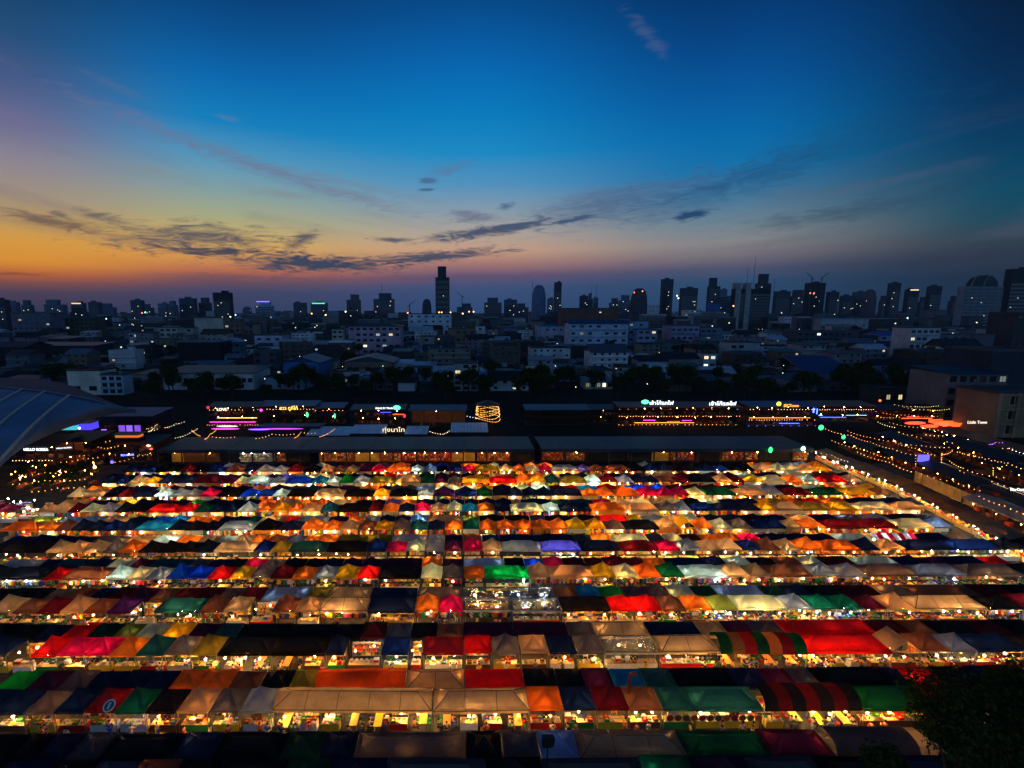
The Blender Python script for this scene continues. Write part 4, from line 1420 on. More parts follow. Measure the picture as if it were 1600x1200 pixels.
bar(1281, 1366, 170, 634, 'open bar with a brown roof and blue neon counter', (150, 104, 74), (60, 36, 26), strips=[(.03, .5, .3, BLU, .8), (.5, .88, .42, CYN, .4), (.0, .06, .42, CYN, 1.6)], lamps=(BULB_AMBER, .25, 6), bulbs=[(.78, (1, .5, .15), 1.4, .9)])
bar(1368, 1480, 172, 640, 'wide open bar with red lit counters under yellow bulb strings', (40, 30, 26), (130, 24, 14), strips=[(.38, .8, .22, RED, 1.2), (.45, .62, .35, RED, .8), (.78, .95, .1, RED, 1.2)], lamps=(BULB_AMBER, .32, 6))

# signs of the bars
THAI1 = '\u0e40\u0e08\u0e49\u0e32\u0e42\u0e01\u0e49\u0e23\u0e16\u0e44\u0e1f'
sign(THAI1, 1015, 1052, 630, 164, WHT, 'white lit Thai sign beside the green oval on the red bar', tall=1.5)
sign(THAI1, 1108, 1150, 631, 164, WHT, 'white lit Thai sign at the far end of the red bar roof', tall=1.5)
sign('\u0e22\u0e32\u0e27 \u0e14\u0e39\u0e01\u0e35\u0e44\u0e01\u0e49', 437, 465, 638, 167, YEL, 'yellow lit Thai sign on the blue-grey roof edge')
sign('BANG BY TRAIN', 587, 614, 638, 165, WHT, 'white lit sign beside the green oval')
sign('LOVE', 339, 354, 640, 165, (1, .75, .65), 'white lit LOVE sign with a red halo')
sign('BKTown', 1225, 1248, 634, 163, ORG, 'orange lit sign beside the yellow leaf lamp')
sign('\u0e17\u0e38\u0e48\u0e07\u0e19\u0e32\u0e44\u0e17', 598, 632, 672, 144, (.55, .42, .26), 'tall white lit lettering between two blue roofs', tall=2.0)
sign('Little Town', 1512, 1542, 660, 138, (.5, .42, .32), 'dim pale lettering on the wall under the cream building')
sign('The Corner', 1578, 1606, 765, 95, (.8, .85, .9), 'white script sign on the white railing')


def oval(px, py, Y, w, h, c, label, name='glowing_oval'):
    p = at_y(px, py, Y)
    me = me_of(name, NEON, lambda b: b.ball((0, 0, 0), .5, n=12, rings=8))
    t = thing(name, label, 'oval lamp', p, me=me, col=c, scale=(w, .5, h))
    return t


oval(1008, 628, 164, 2.7, 1.5, (.04, .5, .16), 'green glowing oval on the red train bar roof')
oval(620, 637, 165, 2.6, 1.6, (.04, .5, .16), 'green glowing oval beside the white sign of the smaller bar')
oval(1217, 631, 163, 1.6, 1.4, (.6, .45, .02), 'yellow leaf-shaped lamp beside the orange sign', 'leaf_lamp')
oval(1283, 668, 140, 1.6, 1.6, (.02, .5, .1), 'round green lantern at the end of the hall roof', 'lantern')
oval(1318, 683, 132, 1.1, 1.2, (.02, .4, .08), 'small green lantern among the yellow strings', 'lantern')
oval(1204, 703, 121, 1.0, 1.6, (.02, .5, .1), 'green lantern in front of the hall bays', 'lantern')
oval(1255, 701, 121, 1.2, 1.2, (.3, .6, .55), 'round white shop lamp at the hall corner', 'lantern')
oval(632, 650, 160, .7, 1.3, (.5, .01, .02), 'small red lantern beside the timber bar', 'lantern')
oval(480, 648, 164, .9, 1.9, (.02, .3, .12), 'green paper lantern under the blue-grey roof', 'lantern')
oval(523, 650, 164, .6, 1.9, (.02, .3, .12), 'narrow green lantern at the end of the blue-grey roof', 'lantern')
oval(325, 637, 160, .8, .8, (.5, .01, .01), 'red beacon beside the LOVE sign', 'lantern')
oval(408, 641, 164, .9, .9, (.5, .03, .35), 'magenta lamp at the end of the LOVE bar', 'lantern')
oval(1375, 626, 170, .9, .9, (.5, .06, .02), 'red lamp above the open yellow bar', 'lantern')


# blue sheet roofs of the huts behind the hall
def hut(px0, px1, pya, pyb, Ya, c, label, litc=None):
    """Sheet roof leaning to the camera: near edge at pya, far edge at pyb."""
    za = at_y(px0, pya, Ya).z
    Yb = Ya + 7.5
    zb = at_y(px0, pyb, Yb).z
    X0, X1 = x_at(px0, Ya, za), x_at(px1, Ya, za)
    cx, hw = (X0 + X1) / 2, (X1 - X0) / 2
    t = thing('hut', label, 'hut', (cx, Ya, 0))
    n = int(hw * 2 / 1.0)
    for i in range(n):
        b = MB()
        x0, x1 = -hw + 2 * hw * i / n + .02, -hw + 2 * hw * (i + 1) / n - .02
        b.mesh([(x0, -.4, za), (x1, -.4, za), (x1, 7.5, zb), (x0, 7.5, zb), (x0, -.4, za + .12), (x1, -.4, za + .12), (x1, 7.5, zb + .12), (x0, 7.5, zb + .12)],
               [(4, 5, 6, 7), (0, 1, 5, 4), (1, 2, 6, 5), (2, 3, 7, 6), (3, 0, 4, 7), (3, 2, 1, 0)])
        put('roof_sheet', b.data('roof_sheet', PAINT), t, col=tuple(v * rnd.uniform(.9, 1.08) for v in lin(c)))
    b = MB()
    b.box(-hw + .2, hw - .2, .2, .4, 0, za - .02)
    b.box(-hw + .2, hw - .2, 7, 7.2, 0, zb - .05)
    put('wall', b.data('wall', PAINT), t, col=lin((50, 44, 40)))
    for s in (-1, 1):
        b = MB()
        b.mesh([(s * (hw - .2), .4, 0), (s * (hw - .2), 7, 0), (s * (hw - .2), 7, zb - .1), (s * (hw - .2), .4, za - .05)], [(0, 1, 2, 3)])
        put('side_wall', b.data('side_wall', PAINT), t, col=lin((60, 52, 46)))


HB = (232, 242, 252)
hut(478, 546, 680, 667, 143, HB, 'low hut with a blue-white sheet roof, lower edge furthest west')
hut(546, 600, 677, 664, 144, HB, 'hut with a blue-white sheet roof beside the tall lettering')
hut(632, 668, 678, 666, 144, HB, 'narrow hut with a blue-white sheet roof after the tall lettering')
hut(704, 763, 675, 661, 145, HB, 'hut with a pale blue sheet roof below the spiral of lights')
hut(398, 500, 666, 662, 148, (92, 112, 140), 'long narrow hut with a grey-blue roof over violet lights')
oval(440, 670, 146, 14, .45, (.14, .015, .2), 'violet light tube under the grey-blue hut roof', 'neon_tube')
oval(405, 671, 146, 7, .4, (.12, .05, .5), 'blue-violet light tube beside the violet one', 'neon_tube')
oval(352, 670, 147, 9, .5, (.28, .015, .22), 'magenta light tube below the LOVE bar', 'neon_tube')
oval(355, 666, 149, 7, .5, (.16, .2, .14), 'pale white light panel above the magenta tube', 'neon_tube')

oval(1430, 661, 150, 7, 1.0, (.5, .03, .01), 'long red lit counter, western of three in the red bar', 'lit_counter')
oval(1452, 666, 146, 6, 1.0, (.5, .03, .01), 'red lit counter, middle of three in the red bar', 'lit_counter')
oval(1472, 663, 148, 5, 1.6, (.5, .04, .01), 'tall red lit counter beside the boat-shaped bar', 'lit_counter')
# round tower of lights
pt = at_y(762, 668, 158)
tw = thing('light_tower', 'round tower wound with glowing orange bulb chains', 'tower', (pt.x, 158, 0))
zt = at_y(762, 630, 158).z
b = MB()
b.tube((0, 0, 0), (0, 0, zt * .5), 1.0, 10)
b.tube((0, 0, zt * .5), (0, 0, zt), .5, 8)
put('core', b.data('core', PAINT), tw, col=lin((90, 50, 30)))
b = MB()
b.tube((0, 0, zt * .96), (0, 0, zt + 1.0), 4.3, 12, r2=.5)
put('roof', b.data('roof', SHEET), tw, col=lin((110, 84, 60)))
b = MB()
for j in range(5):
    z0 = zt * (.45 + .11 * j)
    for i in range(46):
        a = 2 * math.pi * i / 46
        rr = 4.2 - .12 * j
        b.octa((rr * math.cos(a), rr * math.sin(a), z0 + .5 * math.sin(a * 2 + j)), .1, tuple(v * 6 for v in ((1, .36, .06), (1, .5, .12))[j % 2]))
put('bulb_chain', b.data('bulb_chain', BULB_VC, vc=True), tw, kind='stuff')
for i in range(8):
    a = 2 * math.pi * i / 8
    put('post', PILL, tw, (4.2 * math.cos(a), 4.2 * math.sin(a), 0), scale=(1, 1, zt * .97), col=lin((60, 40, 30)))

# strings of bulbs
W, A, Wh = BULB_WARM, (1, .4, .07), (1, .72, .4)
SL = [
    ([(1290, 670), (1330, 680), (1360, 690), (1395, 701), (1430, 711)], 'long warm bulb string from the green lantern to the blue screen', 4, A),
    ([(1325, 673), (1360, 683), (1395, 689), (1430, 700), (1466, 712)], 'warm bulb string running just behind the long one', 4, A),
    ([(1431, 711, 5), (1431, 731, 1)], 'short hanging bulb string left of the blue screen', 4, A),
    ([(1472, 708, 6), (1471, 729, 1)], 'short hanging bulb string right of the blue screen', 4, A),
    ([(1471, 710), (1490, 703)], 'short bulb string rising from the blue screen', 5, A),
    ([(1500, 706), (1530, 714), (1580, 724)], 'bulb string along the upper bar terrace', 4.5, A),
    ([(1515, 709), (1545, 716), (1575, 723), (1610, 735)], 'bulb string along the dark gabled roof', 4.5, (1, .45, .1)),
    ([(1552, 731, 3.5), (1580, 724, 4.5)], 'bright yellow bulb string at the porch corner', 4, YEL),
    ([(1552, 731, 3.5), (1552, 744, .8)], 'bright yellow string dropping at the porch corner', 4, YEL),
    ([(1484, 720), (1505, 731), (1535, 741), (1580, 746)], 'curved bulb string round the terrace tables', 3.4, A),
    ([(1488, 703), (1530, 713)], 'thick yellow bulb string on the terrace roof edge', 4.8, YEL),
    ([(1398, 632), (1430, 635), (1470, 633)], 'upper yellow bulb string of the red bar', 8.5, YEL),
    ([(1413, 636), (1450, 640), (1487, 638)], 'lower yellow bulb string of the red bar', 7.6, YEL),
    ([(1405, 675), (1425, 680), (1447, 685)], 'yellow bulb string in front of the red bar', 3.5, YEL),
    ([(1447, 679), (1480, 680)], 'pale bulb string by the small green panel', 3.5, Wh),
    ([(1372, 651), (1410, 651)], 'faint bulb string under the open bar roof', 4.5, (1, .35, .1)),
    ([(1372, 659), (1402, 668)], 'sparse bulbs beside the open bar', 3, Wh),
    ([(1546, 694), (1556, 691), (1572, 690)], 'coloured bulbs on the far terrace', 4, VIO),
    ([(1577, 700), (1605, 709)], 'white bulbs at the far terrace end', 4, WHT),
    ([(153, 698), (168, 700), (200, 690), (217, 686)], 'red-gold bulb string over the west bars', 4.5, A),
    ([(165, 690), (178, 686)], 'short bulb string behind the west bars', 5, A),
    ([(183, 684), (222, 681)], 'bulb string under the orange lit terrace', 5, A),
    ([(229, 670), (245, 663), (232, 674), (250, 668)], 'scattered bulb string by the dark hut roof', 5, Wh),
    ([(258, 668), (275, 662), (292, 657)], 'bulb string rising along the dark hut roof', 5, Wh),
    ([(274, 684), (300, 674), (310, 668)], 'pale bulb string between the hut and the hall', 4, Wh),
    ([(300, 672), (314, 681)], 'short bulb string by the magenta tube', 4, A),
    ([(320, 686), (328, 678), (340, 668)], 'bulb string climbing to the magenta tube', 4, A),
    ([(332, 682), (372, 682)], 'row of small bulbs behind the hall roof', 4.5, (1, .4, .2)),
    ([(400, 685), (425, 678), (465, 677)], 'bulb string behind the hall near the violet tube', 4.5, A),
    ([(460, 684), (470, 675), (498, 676)], 'bulb string beside the first blue roof', 4.5, A),
    ([(500, 682), (525, 668)], 'bright bulb string leaning beside the blue roof', 5, (1, .5, .2)),
    ([(672, 674), (692, 678), (704, 671)], 'white bulb festoon between two blue roofs', 4.5, Wh),
    ([(730, 650), (748, 652)], 'pale bulb string joining the light tower', 7, WHT),
    ([(30, 742), (70, 738), (120, 736)], 'warm bulb string over the west court, upper', 3.5, A),
    ([(20, 756), (70, 750), (140, 747)], 'warm bulb string over the west court, middle', 3.2, A),
    ([(50, 768), (90, 762), (140, 758)], 'warm bulb string over the west court, lower', 3, (1, .4, .1)),
    ([(95, 722), (130, 716), (160, 713)], 'amber bulb string in front of the dark west bar', 4, (1, .35, .08)),
    ([(180, 722), (215, 712), (238, 708)], 'amber bulb string near the hall corner', 3.4, (1, .35, .08)),
    ([(1300, 688), (1350, 702), (1400, 718)], 'amber bulb string along the dark pavilions', 3, A),
    ([(1340, 706), (1390, 722), (1430, 738)], 'amber bulb string nearest the lane', 3, (1, .4, .1)),
    ([(1400, 690), (1440, 696), (1490, 698)], 'amber bulb string behind the blue screen', 3.6, A),
    ([(1480, 690), (1530, 696), (1590, 700)], 'amber bulb string before the brown roofed pavilion', 3.4, (1, .4, .1)),
    ([(1440, 740), (1490, 752), (1540, 768)], 'amber bulb string over the tables by the hoarding', 3, A),
    ([(1500, 735), (1550, 752), (1610, 768)], 'amber bulb string just behind the pale railing', 3, (1, .42, .1)),
    ([(1530, 775), (1570, 790), (1620, 808)], 'amber bulb string at the east end of the hoarding', 3, A),
    ([(1390, 660), (1440, 668), (1500, 674)], 'amber bulb string before the red counters', 3.4, A),
    ([(1380, 645), (1420, 648), (1470, 650)], 'red bulb string inside the red bar', 3.4, (1, .2, .05)),
    ([(1275, 705), (1300, 711), (1330, 722)], 'bulb string over the lane entrance', 3.2, Wh),
]
for pts, lb, z, c in SL:
    string_light(pts, lb + '', z, c)

# blue screen and white railing of the east bars
p = at_z(1443, 716, 4)
thing('screen', 'blue lit screen framed by hanging bulbs', 'screen', p, me=me_of('screen', SIGN, lambda b: b.box(-1.4, 1.4, -.1, .1, -.9, .9)), col=(.08, .07, .6))
P0, P1 = at_z(1470, 722, 1.1), at_z(1620, 777, 1.1)
rl = thing('railing', 'long pale double railing beside the east bars', 'railing', P0)
d = P1 - P0
for dz in (0, -.45):
    b = MB()
    b.tube((0, 0, dz), d + Vector((0, 0, dz)), .05, 4)
    put('rail', b.data('rail', LIT_FACE), rl, col=(.55, .36, .22))  # rails emit light themselves, in place of lamplight falling on them
for i in range(26):
    c = d * (i / 25)
    put('post', LEG, rl, (c.x, c.y, -1.1), scale=(1.5, 1.5, 1.1), col=(.4, .4, .4))


# ------------------------------------------------------------------ the stalls along the east lane
LANE = [(1283, 710, (200, 176, 140)), (1298, 717, (205, 175, 130)), (1318, 724, (150, 135, 120)), (1342, 733, (150, 138, 124)), (1368, 744, (190, 160, 120)), (1395, 754, (205, 160, 90)),
        (1422, 768, (150, 120, 80)), (1450, 782, (170, 130, 84)), (1480, 797, (140, 110, 80)), (1512, 814, (170, 140, 110)), (1546, 832, (150, 130, 110)), (1584, 852, (150, 130, 115))]
lane_dir = at_z(1584, 852, 0) - at_z(1283, 710, 0)
lane_rot = math.atan2(lane_dir.y, lane_dir.x)
for i, (px, py, c) in enumerate(LANE):
    p = at_z(px, py, 2.2)
    t = thing('lane_stall', f"{'grey' if c[0] < 160 else 'tan'} roofed stall, {ordinal(i)} along the east lane from the hall", 'lane stall', (p.x + 1.5, p.y, 0), rz=lane_rot, group='stalls along the east lane')
    L = 5.4
    b = MB()
    b.mesh([(-L / 2, -1.9, 2.3), (L / 2, -1.9, 2.3), (L / 2, 1.6, 3.1), (-L / 2, 1.6, 3.1), (-L / 2, -1.9, 2.36), (L / 2, -1.9, 2.36), (L / 2, 1.6, 3.16), (-L / 2, 1.6, 3.16)],
           [(4, 5, 6, 7), (0, 1, 5, 4), (1, 2, 6, 5), (2, 3, 7, 6), (3, 0, 4, 7), (3, 2, 1, 0)])
    put('canopy', b.data('canopy', FABRIC), t, col=lin(c))
    for sx in (-1, 1):
        for yy, z in ((-1.8, 2.3), (1.5, 3.05)):
            put('leg', LEG, t, (sx * (L / 2 - .1), yy, 0), scale=(1, 1, z), col=(.2, .2, .2))
    b = MB()
    b.box(-L / 2 + .2, L / 2 - .2, -1.3, -.5, .1, .85, lin((230, 190, 110)))
    for q in range(16):
        x = -L / 2 + .3 + q * .3
        b.box(x, x + .22, -1.2 + rnd.random() * .3, -.7, .852, .95 + rnd.random() * .5, lin(rnd.choice(GOODC)))
    put('counter', b.data('counter', GOODS_VC, vc=True), t, kind='stuff')
    for q in range(3):
        lp = Matrix.Rotation(lane_rot, 3, 'Z') @ Vector((-L / 2 + 1 + q * 1.7, -1.75 + (q % 2) * .9, 1.95))
        thing('light_bulb', f"lit {'white' if i % 4 == 2 else 'warm'} bulb, {ORD[q]} under the {ordinal(i)} stall of the east lane", 'light bulb', (p.x + 1.5 + lp.x, p.y + lp.y, lp.z), group='bulbs hanging under the tents', me=BULB_ME, col=tuple(v * 2.6 for v in (BULB_WHITE if i % 4 == 2 else BULB_WARM)))
    put('lamp', BULB_ME, t, (-1.2, -.4, 2.3), col=tuple(v * 2 for v in BULB_WARM))
    put('lamp', BULB_ME, t, (1.4, -.2, 2.3), col=tuple(v * 2 for v in BULB_AMBER))
    for q in range(4):
        rr = random.Random(i * 7 + q)
        lp = Matrix.Rotation(lane_rot, 3, 'Z') @ Vector((rr.uniform(-2.4, 2.4), -2.6 - rr.random(), 0))
        person_at(p.x + 1.5 + lp.x, p.y + lp.y, rr.choice(('walk', 'stand')), rr.uniform(0, 6), rr, f"{ordinal(i)} stall of the east lane")

# tan hoarding and dark pavilions behind the lane
Pa, Pb = at_z(1428, 752, 0), at_z(1535, 800, 0)
d = Pb - Pa
fn = thing('hoarding', 'tan corrugated hoarding between the lane and the east bars', 'fence', Pa, rz=math.atan2(d.y, d.x))
n = 24
PLK = me_of('panel', SHEET, lambda b: b.box(0, 1, -.04, .04, 0, 2.6))
for i in range(n):
    put('panel', PLK, fn, (d.length * i / n, .03 * (i % 2), 0), scale=(d.length / n * .94, 1, 1), col=tuple(v * rnd.uniform(.85, 1.1) for v in lin((190, 150, 84))))


def pavilion(px, py, w, dpt, h, rot, roofc, label, lampk=.3, litc=BULB_AMBER, gable=1.6):
    h, gable = h * .72, gable * .6
    p = at_z(px, py, h)
    t = thing('pavilion', label, 'pavilion', (p.x, p.y, 0), rz=rot)
    b = MB()
    for s in (-1, 1):
        b.mesh([(-w / 2, s * dpt / 2, h), (w / 2, s * dpt / 2, h), (w / 2, 0, h + gable), (-w / 2, 0, h + gable), (-w / 2, s * dpt / 2, h + .14), (w / 2, s * dpt / 2, h + .14), (w / 2, 0, h + gable + .14), (-w / 2, 0, h + gable + .14)],
               [(4, 5, 6, 7), (0, 1, 5, 4), (1, 2, 6, 5), (3, 0, 4, 7), (3, 2, 1, 0)])
    put('roof', b.data('roof', SHEET), t, col=lin(roofc))
    for sx in (-1, 0, 1):
        for sy in (-1, 1):
            put('pillar', PILL, t, (sx * (w / 2 - .2), sy * (dpt / 2 - .2), 0), scale=(1, 1, h), col=lin((60, 44, 34)))
    b = MB()
    b.box(-w / 2, w / 2, -dpt / 2, dpt / 2, 0, .2)
    put('floor_slab', b.data('floor_slab', CONCRETE), t, col=lin((110, 80, 56)))
    b = MB()
    for q in range(int(w * dpt / 5)):
        x, y = rnd.uniform(-w / 2 + .5, w / 2 - 1.2), rnd.uniform(-dpt / 2 + .5, dpt / 2 - 1.2)
        b.box(x, x + .8, y, y + .8, .205, .95, lin(rnd.choice([(170, 100, 50), (200, 60, 30), (120, 70, 40)])))
    put('tables', b.data('tables', GOODS_VC, vc=True), t, kind='stuff')
    for q in range(max(1, int(w / 4))):
        put('lamp', BULB_ME, t, (-w / 2 + w * (q + .5) / max(1, int(w / 4)), -dpt / 2 + .4, h - .5), col=tuple(v * lampk * 2.2 for v in litc))


pavilion(1548, 705, 22, 9, 5, lane_rot, (58, 48, 42), 'dark gabled pavilion behind the terrace bulbs', .35)
pavilion(1545, 688, 26, 8, 5, lane_rot, (150, 96, 60), 'brown roofed pavilion below the cream building', .6)
pavilion(1425, 690, 18, 7, 4, lane_rot, (70, 54, 44), 'low pavilion in front of the red bar', .45)
pavilion(1475, 672, 13, 6, 4.5, lane_rot, (80, 90, 60), 'small pavilion with a green panel beside the red bar', .5)
pavilion(1500, 742, 16, 7, 3.6, lane_rot, (50, 42, 36), 'dark low pavilion beside the pale railing', .25)
pavilion(1410, 712, 14, 6, 3.4, lane_rot, (46, 40, 36), 'dark low pavilion below the bulb strings', .25)
pavilion(1350, 695, 12, 6, 3.4, lane_rot, (46, 42, 38), 'dark low pavilion beside the hall corner', .25)
pavilion(1585, 800, 14, 7, 3.4, lane_rot, (150, 136, 120), 'grey awning roof at the east end of the lane', .35)
pavilion(1600, 735, 18, 7, 4.2, lane_rot, (44, 36, 32), 'dark pavilion at the far east end of the terrace', .25)
# boat-shaped bar glowing orange
p = at_z(1487, 655, 3.5)
bt = thing('boat_bar', 'boat-shaped bar glowing orange red under the bulb strings', 'bar', (p.x, p.y, 0), rz=-.1)
b = MB()
prof = [(-7, .5), (-5, 1.4), (0, 1.7), (5, 1.4), (8, .3)]
for (x0, w0), (x1, w1) in zip(prof, prof[1:]):
    z0, z1 = (2.6 if abs(x0) < 6 else 3.6), (2.6 if abs(x1) < 6 else 3.6)
    for s in (-1, 1):
        b.poly([(x0, s * w0, z0), (x1, s * w1, z1), (x1, s * w1 * .5, 1.0), (x0, s * w0 * .5, 1.0)])
    b.poly([(x0, -w0 * .9, z0 - .3), (x1, -w1 * .9, z1 - .3), (x1, w1 * .9, z1 - .3), (x0, w0 * .9, z0 - .3)])
    b.poly([(x0, -w0 * .5, 1.0), (x1, -w1 * .5, 1.0), (x1, w1 * .5, 1.0), (x0, w0 * .5, 1.0)])
put('hull', b.data('hull', LIT_FACE), bt, col=(.75, .13, .02))
b = MB()
b.box(-5, 5, -1, 1, 0, 1.0)
put('base', b.data('base', PAINT), bt, col=lin((90, 30, 20)))

# ------------------------------------------------------------------ arched hall roof and bars at the west side
RIDGE = [(-95, 604, 20), (-40, 603, 20.5), (0, 605, 21), (35, 608.5, 21), (70, 612, 21), (108, 618, 20.5), (140, 624, 19.5), (165, 630, 18.5), (190, 636, 17), (214, 642, 15.5)]
EAVE_ = [(-330, 700, 13), (-240, 712, 13), (-190, 722, 13), (-130, 730, 12.5), (-70, 732, 12), (-14, 735, 10.5), (6, 718, 10.5), (33, 698, 11), (80, 675, 11.6), (142, 652, 12.6)]
RP, EP = [at_z(*q) for q in RIDGE], [at_z(*q) for q in EAVE_]


def cr(P, s):
    n = len(P) - 1
    f = s * n
    i = min(int(f), n - 1)
    u = f - i
    a, b_, c, d_ = P[max(i - 1, 0)], P[i], P[i + 1], P[min(i + 2, n)]
    return 0.5 * ((2 * b_) + (c - a) * u + (2 * a - 5 * b_ + 4 * c - d_) * u * u + (3 * b_ - a - 3 * c + d_) * u ** 3)


def shell(s, v, dz=0.0):
    a, e = cr(RP, s), cr(EP, s)
    q = a.lerp(e, v)
    L = (e - a).length
    return q + Vector((0, 0, math.sin(math.pi * v) * L * .035 + dz))


O = RP[3].copy()
O.z = 0
ar = thing('arched_hall', 'huge dark blue arched hall roof with pale ribs', 'hall', O)
b, NS, NV = MB(), 36, 14
vs = [shell(i / NS, j / NV, dz) - O for dz in (0, -.5) for i in range(NS + 1) for j in range(NV + 1)]
K = (NS + 1) * (NV + 1)
fs = []
for i in range(NS):
    for j in range(NV):
        a = i * (NV + 1) + j
        q = (a, a + 1, a + NV + 2, a + NV + 1)
        fs.append(q)
        fs.append(tuple(K + w for w in reversed(q)))
for i in range(NS):
    for j in (0, NV):
        a = i * (NV + 1) + j
        fs.append((a, a + NV + 1, K + a + NV + 1, K + a))
b.mesh(vs, fs)
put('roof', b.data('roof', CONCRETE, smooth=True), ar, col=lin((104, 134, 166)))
for s in (.11, .22, .335, .445, .555, 1.0):
    b = MB()
    for j in range(NV):
        b.tube(shell(s, j / NV, .06) - O, shell(s, (j + 1) / NV, .06) - O, .3, 5)
    put('rib', b.data('rib', PAINT), ar, col=lin((230, 205, 175)))
b = MB()
for i in range(NS):
    b.tube(shell(i / NS, 0, .1) - O, shell((i + 1) / NS, 0, .1) - O, .16, 5)
put('ridge_cap', b.data('ridge_cap', PAINT), ar, col=lin((110, 128, 150)))
# rear slope of the roof
b = MB()
back = [at_z(px, py, 17) for px, py in ((-95, 590), (-40, 588), (0, 590), (35, 591.5), (70, 594), (95, 598), (115, 604), (140, 614), (165, 625), (214, 642))]
for i in range(9):
    b.poly([RP[i] - O, RP[i + 1] - O, back[i + 1] - O, back[i] - O])
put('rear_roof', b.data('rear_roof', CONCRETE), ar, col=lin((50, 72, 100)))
b = MB()
for i in range(9):
    p, q = shell(i / NS, .97, -.4), shell((i + 1) / NS, .97, -.4)
    p, q = p + Vector((-1.5, 3, 0)), q + Vector((-1.5, 3, 0))
    b.poly([Vector((p.x, p.y, 0)) - O, Vector((q.x, q.y, 0)) - O, q - O, p - O])
put('wall', b.data('wall', PAINT), ar, col=lin((50, 46, 48)))


def lit_block(px0, px1, py0, py1, Y, col, label, mat, name, cat, depth=3):
    p0, p1 = at_y(px0, py1, Y), at_y(px1, py0, Y)
    t = thing(name, label, cat, ((p0.x + p1.x) / 2, Y, 0))
    hw = (p1.x - p0.x) / 2
    b = MB()
    b.box(-hw, hw, 0, depth, p0.z, p1.z)
    put('panel', b.data('panel', mat), t, col=col)
    b = MB()
    b.box(-hw - .2, hw + .2, .1, depth + .5, 0, p0.z - .02)
    put('base', b.data('base', PAINT), t, col=lin((46, 36, 32)))
    b = MB()
    b.box(-hw - .6, hw + .6, -.9, depth + .6, p1.z + .02, p1.z + .2)
    put('roof', b.data('roof', SHEET), t, col=lin((70, 84, 110)))
    return t


lit_block(78, 118, 664, 672, 133, (.05, .34, .42), 'cyan lit glass terrace under the arched roof', LIT_FACE, 'terrace', 'terrace')
lit_block(112, 141, 661, 672, 134, (.06, .04, .75), 'deep blue lit glass terrace beside the cyan one', LIT_FACE, 'terrace', 'terrace')
oval(110, 656, 132, 2.0, .5, (.4, .6, .6), 'white lamp above the cyan terrace', 'neon_tube')
oval(84, 669, 131, .7, .7, (.6, .9, .9), 'small white lamp on the cyan terrace', 'neon_tube')
oval(124, 669, 132, .6, .6, (.7, .8, 1), 'small white lamp on the blue terrace', 'neon_tube')
wt, wz = bar(140, 238, 140, 650, 'two-storey bar with violet lit windows beside the arched roof', (64, 96, 140), (50, 40, 60), depth=10, strips=[(.0, .25, .55, VIO, .4)], lamps=(BULB_AMBER, .12, 7), bulbs=[(.1, (1, .5, .2), 1.0, 1.2)])
for k, (a, c) in enumerate(((.5, (.16, .06, .5)), (.62, (.2, .1, .6)), (.75, (.16, .06, .5)))):
    put('lit_window', me_of('lit_window', LIT_FACE, lambda b: b.box(-.9, .9, -.05, .05, 0, 2.6)), wt, ((a - .5) * (x_at(238, 140, wz) - x_at(140, 140, wz)), -.2, wz * .42), col=c)
lit_block(180, 216, 679, 684, 126, (.5, .1, .02), 'orange lit signboard over the west bar terrace', LIT_FACE, 'terrace', 'terrace', 2)
# the bar with the white signs
hk, hz = bar(18, 84, 113, 697, 'two-storey glass bar with white sign, at the west edge', (62, 76, 96), (150, 90, 50), depth=9, strips=[], lamps=(BULB_AMBER, .5, 3.2), bulbs=[(.55, (1, .5, .2), .9, .8)])
sign('HELLO KOREA', 37, 75, 702.5, 112.2, (.75, .92, 1), 'white lit HELLO KOREA sign on the glass bar')
hk2, hz2 = bar(86, 140, 119, 690, 'dark bar with slanting white sign beside the glass bar', (40, 44, 54), (70, 40, 26), depth=9, lamps=(BULB_AMBER, .22, 4), bulbs=[(.5, (1, .4, .15), .6, 1.2)])
sign('HELLO KOREA', 90, 110, 700, 116, (.5, .62, .66), 'smaller white HELLO KOREA sign on the dark bar', yaw=.3)
bar(142, 240, 124, 694, 'dark two-storey bar with blue lettering behind the west tents', (34, 34, 38), (60, 36, 28), depth=8, lamps=(BULB_AMBER, .16, 5), bulbs=[(.45, (1, .35, .1), .5, 1.6)])
sign('SOLO BAR', 190, 208, 711, 121, (.1, .12, 1), 'blue lit sign on the dark west bar', mat=NEON, yaw=.2)
oval(175, 722, 118, .8, .8, (.05, .05, .8), 'small blue lamp below the blue sign', 'lantern')
oval(148, 730, 108, .7, .7, (1, .6, .2), 'street lamp head glowing warm above the west tents', 'lamp_head')
oval(232, 696, 128, 1.2, .8, (.9, .35, .2), 'red and white shop lamp at the hall corner', 'lamp_head')
oval(236, 702, 127, .8, .8, (.9, .1, .08), 'red shop lamp at the hall corner', 'lamp_head')
